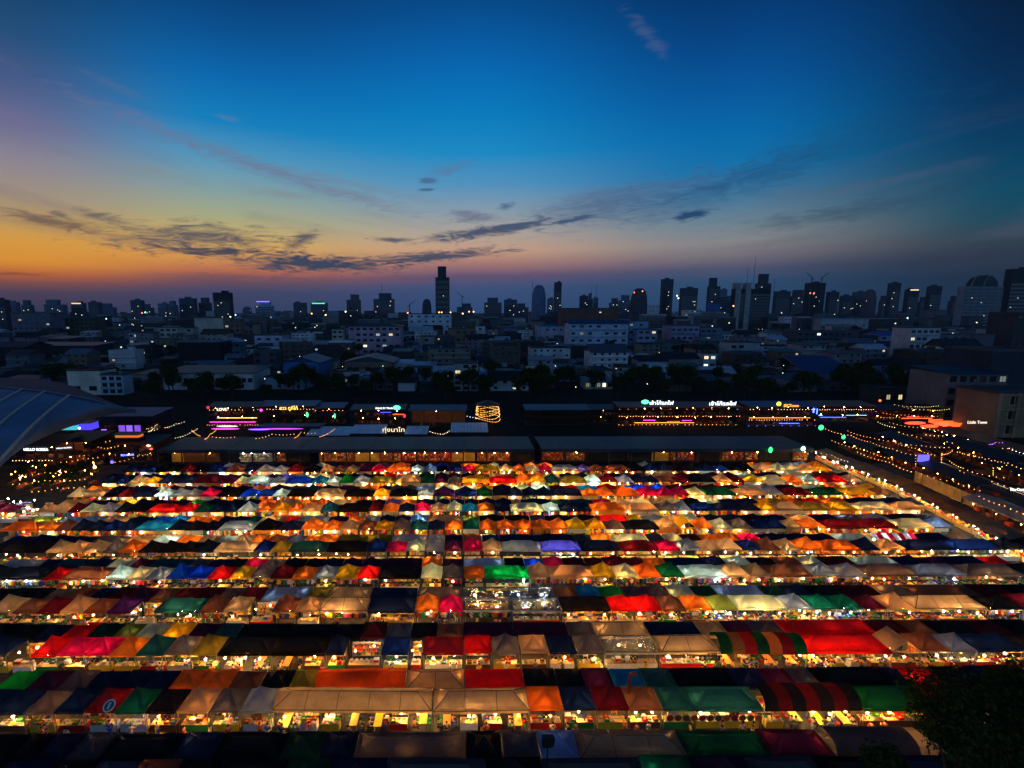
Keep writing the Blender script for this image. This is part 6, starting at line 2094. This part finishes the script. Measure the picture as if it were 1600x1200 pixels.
SKYL = [(-14, 6, 468, 1000, 'dark tower cut by the west edge', (40, 44, 54), 'box'), (8, 24, 472, 1300, 'short tower over the red lit sign at the west', (66, 78, 98), 'box'),
        (32, 46, 469, 1400, 'narrow stepped tower second from the west edge', (52, 62, 80), 'step'), (67, 97, 468, 1300, 'broad grey stepped hotel', (64, 78, 100), 'step'),
        (110, 128, 473, 1350, 'tower with a row of orange lights on its crown', (52, 62, 78), 'box'), (137, 153, 472, 1300, 'plain dark block after the orange crowned tower', (44, 54, 70), 'box'),
        (155, 176, 474, 1450, 'stepped blue-grey block with a sloping side', (58, 72, 94), 'step'), (203, 220, 469, 1250, 'dark rounded slab over the red and green sign', (46, 54, 70), 'box'),
        (220, 236, 475, 1600, 'low tower with a small red lamp beside the rounded slab', (54, 64, 82), 'step'), (246, 260, 474, 1500, 'pale blue-grey tower pair, western half', (70, 86, 110), 'box'),
        (261, 274, 470, 1500, 'pale blue-grey tower pair, eastern half', (66, 82, 106), 'step'), (279, 303, 466, 1350, 'dark tower with red lamps along its roof', (44, 52, 66), 'box'),
        (309, 326, 465, 1400, 'stepped tower with a red lamp on its mast', (46, 54, 68), 'step'), (332, 358, 457, 1000, 'massive black slab tower', (26, 30, 40), 'box'),
        (377, 392, 479, 1900, 'small rounded dome block', (58, 72, 92), 'dome'), (398, 424, 470, 1200, 'white and blue office with violet roof edge', (110, 124, 150), 'step'),
        (458, 477, 473, 1500, 'dark twin office block, western half', (50, 58, 72), 'box'), (485, 510, 473, 1500, 'dark office block with a green roof lamp', (54, 64, 80), 'box'),
        (541, 562, 460, 1600, 'brown stepped tower narrowing to its top', (78, 62, 66), 'step'), (583, 615, 458, 1400, 'broad stepped tower with a thin mast', (44, 56, 74), 'step'),
        (659, 674, 467, 1500, 'rounded dark block beside the tallest tower', (40, 48, 62), 'dome'), (680, 702, 416, 1300, 'tallest black tower on the skyline', (30, 36, 46), 'step'),
        (714, 738, 474, 1700, 'low block with cranes just east of the tallest tower', (44, 54, 70), 'step'), (757, 784, 465, 1500, 'spread stepped block with many lights', (50, 60, 76), 'step'),
        (788, 808, 468, 1700, 'grey flat block before the glass dome', (54, 66, 86), 'box'), (804, 826, 474, 1500, 'low dark block west of the glass dome', (44, 56, 72), 'step'),
        (832, 854, 445, 1700, 'rounded glass dome tower', (70, 88, 112), 'dome'), (867, 878, 441, 1600, 'slim black slab tower beside the dome', (34, 38, 50), 'box'),
        (856, 865, 466, 1800, 'thin blue-grey tower between dome and slab', (60, 78, 102), 'box'), (907, 919, 462, 1700, 'small black block with slim neighbour', (36, 42, 54), 'box'),
        (919, 927, 458, 1700, 'slim pointed tower beside the small black block', (58, 74, 98), 'step'), (928, 935, 465, 1900, 'thin far tower under the mast', (58, 76, 100), 'box'),
        (954, 968, 466, 1700, 'dim tower near the mast', (46, 58, 76), 'step'), (968, 987, 461, 1500, 'grey stepped apartment tower with many white lights', (64, 76, 96), 'step'),
        (988, 1014, 450, 1300, 'round topped tower with two red lamps', (40, 46, 58), 'dome'), (1036, 1053, 436, 1500, 'tall slim dark tower, first of a pair', (40, 46, 58), 'box'),
        (1066, 1091, 450, 1400, 'broad dark twin slab', (38, 46, 60), 'box'), (1110, 1127, 434, 1500, 'tall slim dark tower, second of a pair', (34, 40, 52), 'step'),
        (1126, 1137, 452, 1700, 'pale neighbour of the second slim tower', (66, 80, 100), 'box'), (1137, 1150, 462, 1700, 'low pale block before the white piers', (60, 74, 96), 'step'),
        (1150, 1206, 442, 1000, 'big condominium with white vertical piers', (58, 66, 80), 'twin'), (1186, 1207, 428, 1400, 'dark tower behind the white piered condominium', (34, 40, 50), 'step'),
        (1214, 1236, 455, 1500, 'low dark block east of the condominium', (40, 50, 64), 'box'), (1239, 1262, 453, 1500, 'square dim block before the building site', (38, 46, 60), 'step'),
        (1264, 1291, 442, 1300, 'unfinished dark tower with cranes on top', (30, 32, 40), 'box'), (1297, 1312, 456, 1300, 'small tower with a column of white lights', (38, 44, 56), 'box'),
        (1318, 1336, 462, 1500, 'low block before the red building', (38, 46, 58), 'box'), (1338, 1353, 456, 1500, 'grey tower behind the red building', (56, 62, 74), 'box'),
        (1354, 1373, 452, 1400, 'domed pale red block behind the red building', (70, 56, 62), 'dome'), (1394, 1409, 442, 1500, 'slanting dark tower in the east', (34, 40, 50), 'box'),
        (1421, 1437, 452, 1400, 'dark tower with a lit crown window', (32, 38, 48), 'box'), (1456, 1473, 447, 1400, 'square dark tower in the east', (32, 38, 48), 'box'),
        (1380, 1394, 462, 1700, 'dim low tower between two dark ones', (36, 44, 56), 'step'), (1440, 1455, 464, 1700, 'dim far block beside the square dark tower', (34, 42, 54), 'step'),
        (1490, 1506, 462, 1500, 'faint block west of the arched office', (34, 42, 52), 'step'), (1511, 1572, 430, 1000, 'office block with arched roof and pale ribs', (92, 100, 110), 'arch'),
        (1584, 1625, 420, 1000, 'big black tower at the east edge', (22, 24, 28), 'box')]
TOPS = {110: (1, .6, .25), 485: (.1, .8, .4), 398: (.25, .2, .9), 1421: (.9, .7, .4)}
for px0, px1, pyt, Y, lb, c, st in SKYL:
    tower(px0, px1, pyt, Y, lb, c, st, lit=rnd.choice((1, 2, 3, 4)), top=TOPS.get(px0))
b = MB()
for lampx, py, Y, c in ((991, 457, 1280, (1, .1, .03)), (1004, 455, 1280, (1, .16, .05)), (18, 490, 900, (1, .08, .04)), (166, 498, 900, (.2, .8, .7)), (222, 489, 1000, (1, .15, .1)), (227, 488, 1000, (.2, .9, .5)), (360, 495, 900, (1, .85, .3)), (368, 492, 900, (.3, .6, 1)),
                        (487, 490, 900, (1, .4, .1)), (509, 492, 900, (1, .5, .2)), (540, 487, 1000, (.9, 1, .3)), (637, 489, 900, (1, .35, .1)), (686, 488, 900, (1, .4, .1)), (690, 488, 900, (1, .45, .15)), (704, 488, 900, (1, .4, .12)), (733, 487, 900, (1, .45, .12)), (740, 487, 900, (1, .5, .2)), (723, 490, 850, (1, .7, .5)),
                        (1058, 462, 1300, (.9, 1, .8)), (1060, 466, 1300, (1, .95, .7)), (1146, 478, 900, (1, .5, .2)), (1272, 458, 1200, (1, .08, .08)), (1266, 458, 1200, (1, .1, .1)), (1418, 497, 800, (.7, .9, 1))):
    p = at_y(lampx, py, Y)
    me = me_of('beacon', NEON, lambda b: b.octa((0, 0, 0), Y * .0017))
    thing('beacon', f"{'red' if c[1] < .2 else 'orange' if c[1] < .6 and c[0] > .8 else 'pale'} lamp glowing over the far roofs", 'beacon', p, me=me, col=tuple(v * .7 for v in c), group='lamps glowing among the far roofs')

# masts and cranes
for px, py0, py1, Y, lb in ((596, 458, 443, 1400, 'thin mast on the broad stepped tower'), (832, 480, 437, 1900, 'thin radio mast west of the glass dome'), (932, 480, 446, 1900, 'radio mast beside the thin far tower'), (924, 470, 448, 1800, 'short mast on the slim pointed tower'), (1181, 450, 401, 1300, 'tall radio mast over the condominium'), (1211, 470, 434, 1500, 'lattice mast east of the condominium'), (270, 480, 465, 1500, 'thin mast among the pale towers'), (1169, 450, 418, 1300, 'shorter radio mast over the condominium')):
    p, q = at_y(px, py0, Y), at_y(px, py1, Y)
    b = MB()
    b.tube((0, 0, 0), (0, 0, q.z), Y * .0007, 4, r2=Y * .0003)
    thing('radio_mast', lb, 'mast', (q.x, Y, 0), me=b.data('radio_mast', METAL), col=(.1, .1, .1))
for px, py, Y, s, lb in ((1269, 433, 1290, -1, 'crane on the unfinished tower, jib to the west'), (1285, 433, 1290, 1, 'crane on the unfinished tower, jib to the east'), (722, 462, 1600, -1, 'crane over the low block beside the tallest tower'), (640, 476, 1300, 1, 'dark crane above the white slab')):
    p = at_y(px, py, Y)
    t = thing('crane', lb, 'crane', (p.x, Y, 0))
    b = MB()
    b.tube((0, 0, 0), (0, 0, p.z), 1.2, 4)
    put('mast', b.data('mast', METAL), t, col=(.05, .05, .05))
    b = MB()
    b.tube((-s * 6, 0, p.z - 6), (s * 16, 0, p.z + 12), .8, 4)
    put('jib', b.data('jib', METAL), t, col=(.05, .05, .05))

# -------- ordinary houses and blocks between
def free(x0, x1, y0, y1, pad=2):
    return all(x1 + pad < a or x0 - pad > b_ or y1 + pad < c or y0 - pad > d for a, b_, c, d in PLANNED)


rr = random.Random(99)
WALLS = [(200, 204, 210), (176, 168, 156), (150, 168, 190), (52, 56, 60), (66, 58, 52), (46, 54, 64), (120, 118, 112), (96, 104, 116), (138, 140, 144), (110, 96, 84), (84, 92, 102), (128, 122, 134), (70, 76, 84), (60, 66, 72), (150, 150, 150), (90, 84, 78)]
RFS = [(170, 186, 206), (190, 196, 204), (34, 36, 40), (40, 34, 32), (54, 60, 68), (70, 84, 104), (96, 112, 134), (60, 44, 40), (42, 46, 52), (110, 126, 150), (44, 60, 84), (80, 62, 56), (34, 38, 42)]
nh, tries = 0, 0
CW = {0: 'tan', 1: 'grey-blue'}
nb_h = nb_b = 0
while tries < 16000 and (nb_h < 290 or nb_b < 170):
    tries += 1
    Y = 235 + 480 * rr.random() ** 1.15
    xm = Y * 1.14
    x = rr.uniform(-xm, xm)
    big = rr.random() < .35
    if (nb_b >= 170 if big else nb_h >= 290):
        continue
    w, d, h = (rr.uniform(14, 30), rr.uniform(10, 18), rr.uniform(10, 19)) if big else (rr.uniform(8, 21), rr.uniform(8, 15), rr.uniform(3.5, 8.5))
    if Y < 300:
        h = min(h, 6)
    if not free(x - w / 2, x + w / 2, Y, Y + d, 1.0):
        continue
    PLANNED.append((x - w / 2, x + w / 2, Y, Y + d))
    nb_b, nb_h = (nb_b + 1, nb_h) if big else (nb_b, nb_h + 1)
    kind = rr.choice(('gable', 'hip', 'shed', 'gable', 'flat', 'shed')) if not big else rr.choice(('flat', 'flat', 'gable', 'shed'))
    wc, rc = rr.choice(WALLS), rr.choice(RFS)
    col_w = 'pale' if sum(wc) > 380 else 'grey' if sum(wc) > 270 else 'dim'
    rn = {'gable': 'gabled', 'hip': 'hipped', 'shed': 'single-slope', 'flat': 'flat'}[kind]
    tank = rr.random()
    t = thing('apartment_block' if big else 'house', f"{col_w} {'apartment block' if big else 'low house'} with {rn} roof among the dark city roofs", 'building' if big else 'house', (x, Y, 0), rz=rr.uniform(-.25, .25), group='blocks among the dark roofs' if big else 'houses among the dark roofs')
    put('wall', BOXW, t, scale=(w, d, h), col=lin(wc))
    put('roof', ROOFS[kind], t, (0, 0, h), scale=(w, d, {'flat': .8, 'gable': w * .18, 'hip': w * .2, 'shed': 1.3}[kind]), col=lin(rc))
    if kind == 'flat' and tank < .7:
        put('stair_head', BOXW, t, (w * .22, d * .4, h), scale=(3.2, 3, 2.6), col=lin(wc))
        if tank < .45:
            put('water_tank', TANK, t, (-w * .2, d * .5, h + .05), col=lin((130, 134, 140)))
    if tank > .55 and rr.random() < .5:
        put('aerial', ANT, t, (w * rr.uniform(-.3, .3), d * .5, h), scale=(1, 1, rr.uniform(3, 7)), col=(.1, .1, .1))
    if big and rr.random() < .5:
        for f in range(1, max(2, int(h / 3.2))):
            put('balcony', SLAB, t, (0, 0, h * f / max(2, int(h / 3.2))), scale=(w * .94, 1, 1), col=lin(tuple(min(255, v * 1.15) for v in wc)))
    fl_, cl_ = (max(2, int(h / 3.2)), max(2, int(w / 4.5))) if big else (max(1, int(h / 3.2)), max(1, int(w / 4.5)))
    for f in range(fl_):
        for c in range(cl_):
            if rr.random() < .3:
                continue
            q = rr.random() < .05
            put('window', WIN_LIT if q else WIN, t, (-w / 2 + w * (c + .5) / cl_, 0, h * (f + .55) / fl_), scale=(1.7, 1, 1.4), col=dimmed(rr) if q else lin((60, 62, 66)))
# sheds and lean-tos filling the rest, past counting
b = MB()
n_fill = tries = 0
while n_fill < 900 and tries < 20000:
    tries += 1
    Y = 232 + 900 * rr.random() ** 1.3
    x = rr.uniform(-Y * 1.14, Y * 1.14)
    w, d, h = rr.uniform(5, 14), rr.uniform(5, 10), rr.uniform(2.6, 5.5)
    if Y < 262 and rr.random() < .6 or not free(x - w / 2, x + w / 2, Y, Y + d, .3):
        continue
    PLANNED.append((x - w / 2, x + w / 2, Y, Y + d))
    n_fill += 1
    b.box(x - w / 2, x + w / 2, Y, Y + d, 0, h, lin(rr.choice(WALLS)), bottom=False)
    s = rr.choice((0, .8, 1.6))
    rc = lin(rr.choice(RFS))
    b.mesh([(x - w / 2 - .3, Y - .4, h + .05), (x + w / 2 + .3, Y - .4, h + .05), (x + w / 2 + .3, Y + d + .3, h + s + .05), (x - w / 2 - .3, Y + d + .3, h + s + .05),
            (x - w / 2 - .3, Y - .4, h + .2), (x + w / 2 + .3, Y - .4, h + .2), (x + w / 2 + .3, Y + d + .3, h + s + .2), (x - w / 2 - .3, Y + d + .3, h + s + .2)],
           [(4, 5, 6, 7), (0, 1, 5, 4), (1, 2, 6, 5), (2, 3, 7, 6), (3, 0, 4, 7)], rc)
put('low_sheds', b.data('low_sheds', CONCRETE_VC, vc=True), label='small sheds and lean-tos packed between the houses', kind='stuff')
# mid distance blocks, each with one grid of windows
nm, tries = 0, 0
while nm < 210 and tries < 6000:
    tries += 1
    Y = 700 + 650 * rr.random()
    x = rr.uniform(-Y * 1.14, Y * 1.14)
    w, d, h = rr.uniform(16, 46), rr.uniform(12, 20), rr.choice((12, 15, 18, 22, 28, 34)) * rr.uniform(.8, 1.1)
    if not free(x - w / 2, x + w / 2, Y, Y + d, 0):
        continue
    PLANNED.append((x - w / 2, x + w / 2, Y, Y + d))
    nm += 1
    wc = rr.choice(WALLS)
    col_w = 'pale' if sum(wc) > 380 else 'grey' if sum(wc) > 270 else 'dim'
    t = thing('distant_block', f"{col_w} {'tall' if h > 25 else 'mid-height' if h > 16 else 'low'} block in the band of roofs under the skyline", 'building', (x, Y, 0), rz=rr.uniform(-.2, .2), group='blocks under the skyline')
    put('wall', BOXW, t, scale=(w, d, h), col=lin(tuple(v * .9 for v in wc)))
    put('roof', ROOFS['flat'], t, (0, 0, h), scale=(w, d, 1.2), col=lin(rr.choice(RFS)))
    put('window_grid', rr.choice(BANDS[:3:2]), t, (0, -.03, h * .06), scale=(w * .94, 30, h * .88), kind='stuff')
    for i in range(rr.choice((0, 0, 0, 1, 1, 2))):
        put('lit_window', LWIN, t, (rr.uniform(-.4, .4) * w, -.4, h * rr.uniform(.3, .85)), scale=(2.0, 1, 1.6), col=rr.choice(LITC))
# the carpet of low roofs beyond, past counting
b = MB()
for i in range(1500):
    Y = 1150 + 3800 * rr.random() ** 1.4
    x = rr.uniform(-Y * 1.15, Y * 1.15)
    w, h = rr.uniform(14, 60), rr.uniform(8, 26) * (1.0 if rr.random() < .85 else 1.7)
    wc = rr.choice(WALLS)
    b.box(x, x + w, Y, Y + 16, 0, h, lin(tuple(v * .85 for v in wc)), bottom=False)
    b.box(x - .5, x + w + .5, Y - .5, Y + 16.5, h + .02, h + .8, lin(rr.choice(RFS)), bottom=False)
put('distant_roofs', b.data('distant_roofs', CONCRETE_VC, vc=True), label='carpet of small far city blocks reaching the horizon', kind='stuff')

# -------- street lamps and lit corners
POLE = me_of('pole', METAL, lambda b: (b.tube((0, 0, 0), (0, 0, 7.2), .09, 5), b.tube((0, 0, 7.2), (0, -1.1, 7.5), .06, 4)))
HEAD = me_of('lamp_head', NEON, lambda b: b.octa((0, -1.1, 7.35), .27))
HEAD2 = me_of('lamp_head', BULB, lambda b: b.octa((0, -1.1, 7.35), .16))
LAMPS = [(268, 534), (295, 526), (165, 533), (205, 534), (468, 557), (535, 573), (598, 572), (607, 576), (622, 527), (645, 519), (702, 547), (706, 564), (735, 506), (742, 507), (757, 503), (778, 517), (786, 543), (875, 500), (895, 544), (900, 552), (868, 572), (963, 576), (986, 581), (948, 501), (985, 484),
         (1068, 590), (1030, 551), (1053, 553), (1038, 492), (1038, 498), (1148, 476), (1187, 467), (1193, 484), (1236, 511), (1255, 512), (1275, 510), (1251, 474), (1215, 526), (1216, 529), (1285, 548), (1309, 556), (1350, 573), (1383, 574), (1344, 519), (1397, 478), (1450, 478), (1480, 543), (1437, 541), (1541, 500), (1575, 504), (1509, 471), (1595, 417), (1367, 521), (1378, 520), (1305, 475), (1345, 505), (1225, 571), (1224, 583), (413, 592), (422, 512), (400, 487), (410, 488), (700, 588), (740, 591), (900, 605), (1100, 470), (1175, 598), (1012, 600)]
for i, (px, py) in enumerate(sorted(LAMPS)):
    p = at_z(px, py, 7.35)
    if p.y > 1500 or p.y < 100 or py < 490:
        p = at_y(px, max(py, 489), 900)
    near = p.y < 420
    c = rr.choice([(1, .85, .55), (.85, 1, .9), (1, .9, .7), (.9, .95, 1), (1, .6, .3)])
    s = max(.6, p.y / 420)
    t = thing('street_lamp', "lit street lamp standing among the dark city roofs", 'street lamp', (p.x, p.y + 1.1, 0), group='street lamps among the houses', scale=(s, s, 1))
    pl = put('pole', POLE, t, col=(.1, .1, .1))
    put('lamp_head', HEAD, pl, col=tuple(v * (.9 if not near else .55) for v in c))

# -------- parked cars
def car_meshes():
    b = MB()
    pr = [(-2.1, .35), (-2.15, .75), (-1.4, .92), (-.8, 1.42), (.7, 1.45), (1.3, .98), (2.05, .85), (2.15, .4)]
    n = len(pr)
    L = [(x, -.82, z) for x, z in pr]
    Rr = [(x, .82, z) for x, z in pr]
    b.mesh(L + Rr, [tuple(range(n)), tuple(range(2 * n - 1, n - 1, -1))] + [(i, n + i, n + (i + 1) % n, (i + 1) % n) for i in range(n)])
    body = b.data('body', METAL)
    glass = me_of('windscreen', GLASS, lambda b: (b.poly([(-1.36, -.7, .95), (-1.36, .7, .95), (-.84, .62, 1.40), (-.84, -.62, 1.40)]), [b.poly([(-.7, s * .83, 1.0), (1.1, s * .83, 1.0), (.6, s * .83, 1.38), (-.6, s * .83, 1.38)]) for s in (-1, 1)], b.poly([(.74, -.62, 1.43), (.74, .62, 1.43), (1.28, .7, 1.02), (1.28, -.7, 1.02)])))
    wheel = me_of('wheel', PAINT, lambda b: b.tube((0, -.1, .32), (0, .1, .32), .32, 10))
    return body, glass, wheel


CB, CG, CWH = car_meshes()
CARS = [(432, 597, 'white'), (447, 594, 'grey'), (478, 596, 'dark red'), (503, 593, 'white'), (514, 595, 'silver'), (526, 596, 'white'), (520, 606, 'pale grey'), (662, 588, 'silver'), (627, 602, 'grey'), (1060, 592, 'white')]
CC = {'white': (225, 228, 232), 'grey': (110, 114, 120), 'dark red': (110, 30, 30), 'silver': (170, 176, 184), 'pale grey': (150, 154, 160)}
for i, (px, py, cn) in enumerate(CARS):
    p = at_z(px, py, .8)
    t = thing('parked_car', f"{cn} car, {ordinal(i)} of the cars parked before the dark trees from the west", 'car', (p.x, p.y, 0), rz=rr.uniform(.2, .5), group='cars parked before the dark trees')
    put('body', CB, t, col=lin(CC[cn]))
    put('windscreen', CG, t)
    for sx in (-1.3, 1.35):
        for sy in (-.78, .78):
            put('wheel', CWH, t, (sx, sy, 0), col=(.02, .02, .02))


# -------- trees
def crown(seed, n, size, rx, rz_, lobes=7):
    r = random.Random(seed)
    cs = [(r.uniform(-.55, .55) * rx, r.uniform(-.55, .55) * rx, r.uniform(-.4, .55) * rz_, r.uniform(.35, .62)) for _ in range(lobes)]
    b = MB()
    for i in range(n):
        c = r.choice(cs)
        while True:
            v = Vector((r.uniform(-1, 1), r.uniform(-1, 1), r.uniform(-1, 1)))
            if .3 < v.length < 1:
                break
        p = Vector((c[0] + v.x * rx * c[3], c[1] + v.y * rx * c[3], c[2] + v.z * rz_ * c[3]))
        nrm = (v + Vector((r.uniform(-.7, .7), r.uniform(-.7, .7), r.uniform(-.3, .9)))).normalized()
        a = nrm.cross(Vector((r.uniform(-1, 1), r.uniform(-1, 1), r.uniform(-1, 1)))).normalized()
        e = nrm.cross(a)
        s = size * r.uniform(.6, 1.3)
        b.poly([p - a * s, p - e * s * .45, p + a * s, p + e * s * .45])
    return b.data('crown', LEAF)


def trunk(seed, h, r0, spread):
    r = random.Random(seed)
    b = MB()
    p, q = Vector((0, 0, 0)), Vector((r.uniform(-.3, .3), r.uniform(-.3, .3), h * .55))
    b.tube(p, q, r0, 7, r2=r0 * .7)
    for i in range(6):
        a = i * 1.05 + r.uniform(-.3, .3)
        k = q + Vector((math.cos(a) * spread * .5, math.sin(a) * spread * .5, h * r.uniform(.2, .4)))
        b.tube(q, k, r0 * .5, 5, r2=r0 * .25)
        b.tube(k, k + Vector((math.cos(a + .4) * spread * .35, math.sin(a + .4) * spread * .35, h * .15)), r0 * .25, 4, r2=r0 * .08)
    return b.data('trunk', PAINT)


TREES = [(crown(i, 900, .55, 4.2, 3.6), trunk(i, 7.5, .32, 4)) for i in range(4)]
nt = tries = 0
while nt < 160 and tries < 9000:
    tries += 1
    if nt < 110:
        Y = rr.uniform(205, 262)
        x = rr.uniform(-Y * .95, Y * 1.12)
    else:
        Y = rr.uniform(262, 620)
        x = rr.uniform(-Y * 1.1, Y * 1.12)
    if not free(x - 2, x + 2, Y - 2, Y + 2, 0.2) or (x < -140 and Y < 235):
        continue
    PLANNED.append((x - 1.5, x + 1.5, Y - 1.5, Y + 1.5))
    nt += 1
    s = rr.uniform(.75, 1.35)
    t = thing('tree', 'dark broadleaf tree standing ' + ('in the dark belt behind the bars' if nt <= 110 else 'between the city houses'), 'tree', (x, Y, 0), rz=rr.uniform(0, 6.2), group='trees in the dark belt' if nt <= 110 else 'trees between the houses', scale=(s, s, s * rr.uniform(.85, 1.2)))
    cm, tm = rr.choice(TREES)
    put('crown', cm, t, (0, 0, 7.2))
    put('trunk', tm, t, col=lin((60, 48, 38)))
for i in range(9):
    p = at_z((36, 58, 82, 100, 118, 134, 150, 70, 112)[i], (752, 744, 758, 742, 752, 742, 735, 771, 765)[i], 0)
    s = rr.uniform(.3, .48)
    t = thing('tree', 'small dark tree among the tables of the west court', 'tree', (p.x, p.y, 0), rz=rr.uniform(0, 6), group='small trees of the west court', scale=(s, s, s))
    cm, tm = rr.choice(TREES)
    put('crown', cm, t, (0, 0, 7.2))
    put('trunk', tm, t, col=lin((60, 48, 38)))
for px, py, Y, rx, rz_, n, lb, sd in ((1532, 1136, 25, 3.5, 2.8, 9000, 'large dark leafy tree in front of the nearest tents, at the east corner', 5), (1600, 1088, 27, 2.2, 1.9, 4000, 'second dark tree just behind the large one', 11), (1392, 1196, 23, 1.3, 1.3, 1500, 'small dark treetop at the lower edge before the grey barrel canopy', 8)):
    p = at_y(px, py, Y)
    t = thing('tree', lb, 'tree', (p.x, Y, 0))
    put('crown', crown(sd, n, .17, rx, rz_, 13), t, (0, 0, p.z))
    put('trunk', trunk(sd, p.z * .98, .3, rx), t, col=lin((60, 48, 38)))

# ------------------------------------------------------------------ labels and signs, last touches
bpy.context.view_layer.update()
for o, L, tall in SIGNS:
    w = max(o.dimensions.x, .01)
    s = L / w
    o.scale = (s, s * (tall / (o.dimensions.y * s) if tall else 1.0), 1)
    # lettering as solid mesh
    me = bpy.data.meshes.new_from_object(o)
    n = put(o.name.split('.')[0], me, None, o.location.copy(), label=o['label'], cat='sign')
    n.rotation_euler, n.scale, n.color = o.rotation_euler.copy(), o.scale.copy(), tuple(o.color)
    THINGS[THINGS.index(o)] = n
    bpy.data.objects.remove(o)
import re
WORDS_RE = re.compile(r"[A-Za-z0-9][A-Za-z0-9'\u2019-]*")


def key(l):
    return ' '.join(w.lower() for w in WORDS_RE.findall(l) if not w.isdigit())


for step in range(3):
    by = {}
    for o in THINGS:
        by.setdefault(key(o['label']), []).append(o)
    for k, os_ in by.items():
        if len(os_) > 1:
            os_.sort(key=lambda o: (o.location.x, o.location.y))
            for i, o in enumerate(os_):
                l = f"{o['label']}, {ordinal(i)} from the west"
                if len(WORDS_RE.findall(l)) > 16:
                    l = f"{o['label']}, {ordinal(i)} eastward"
                if len(WORDS_RE.findall(l)) <= 16:
                    o['label'] = l
for o in THINGS:
    n = len(WORDS_RE.findall(o['label']))
    if n > 16:
        o['label'] = ' '.join(o['label'].split()[:16])

if HAZE:
    add_haze()
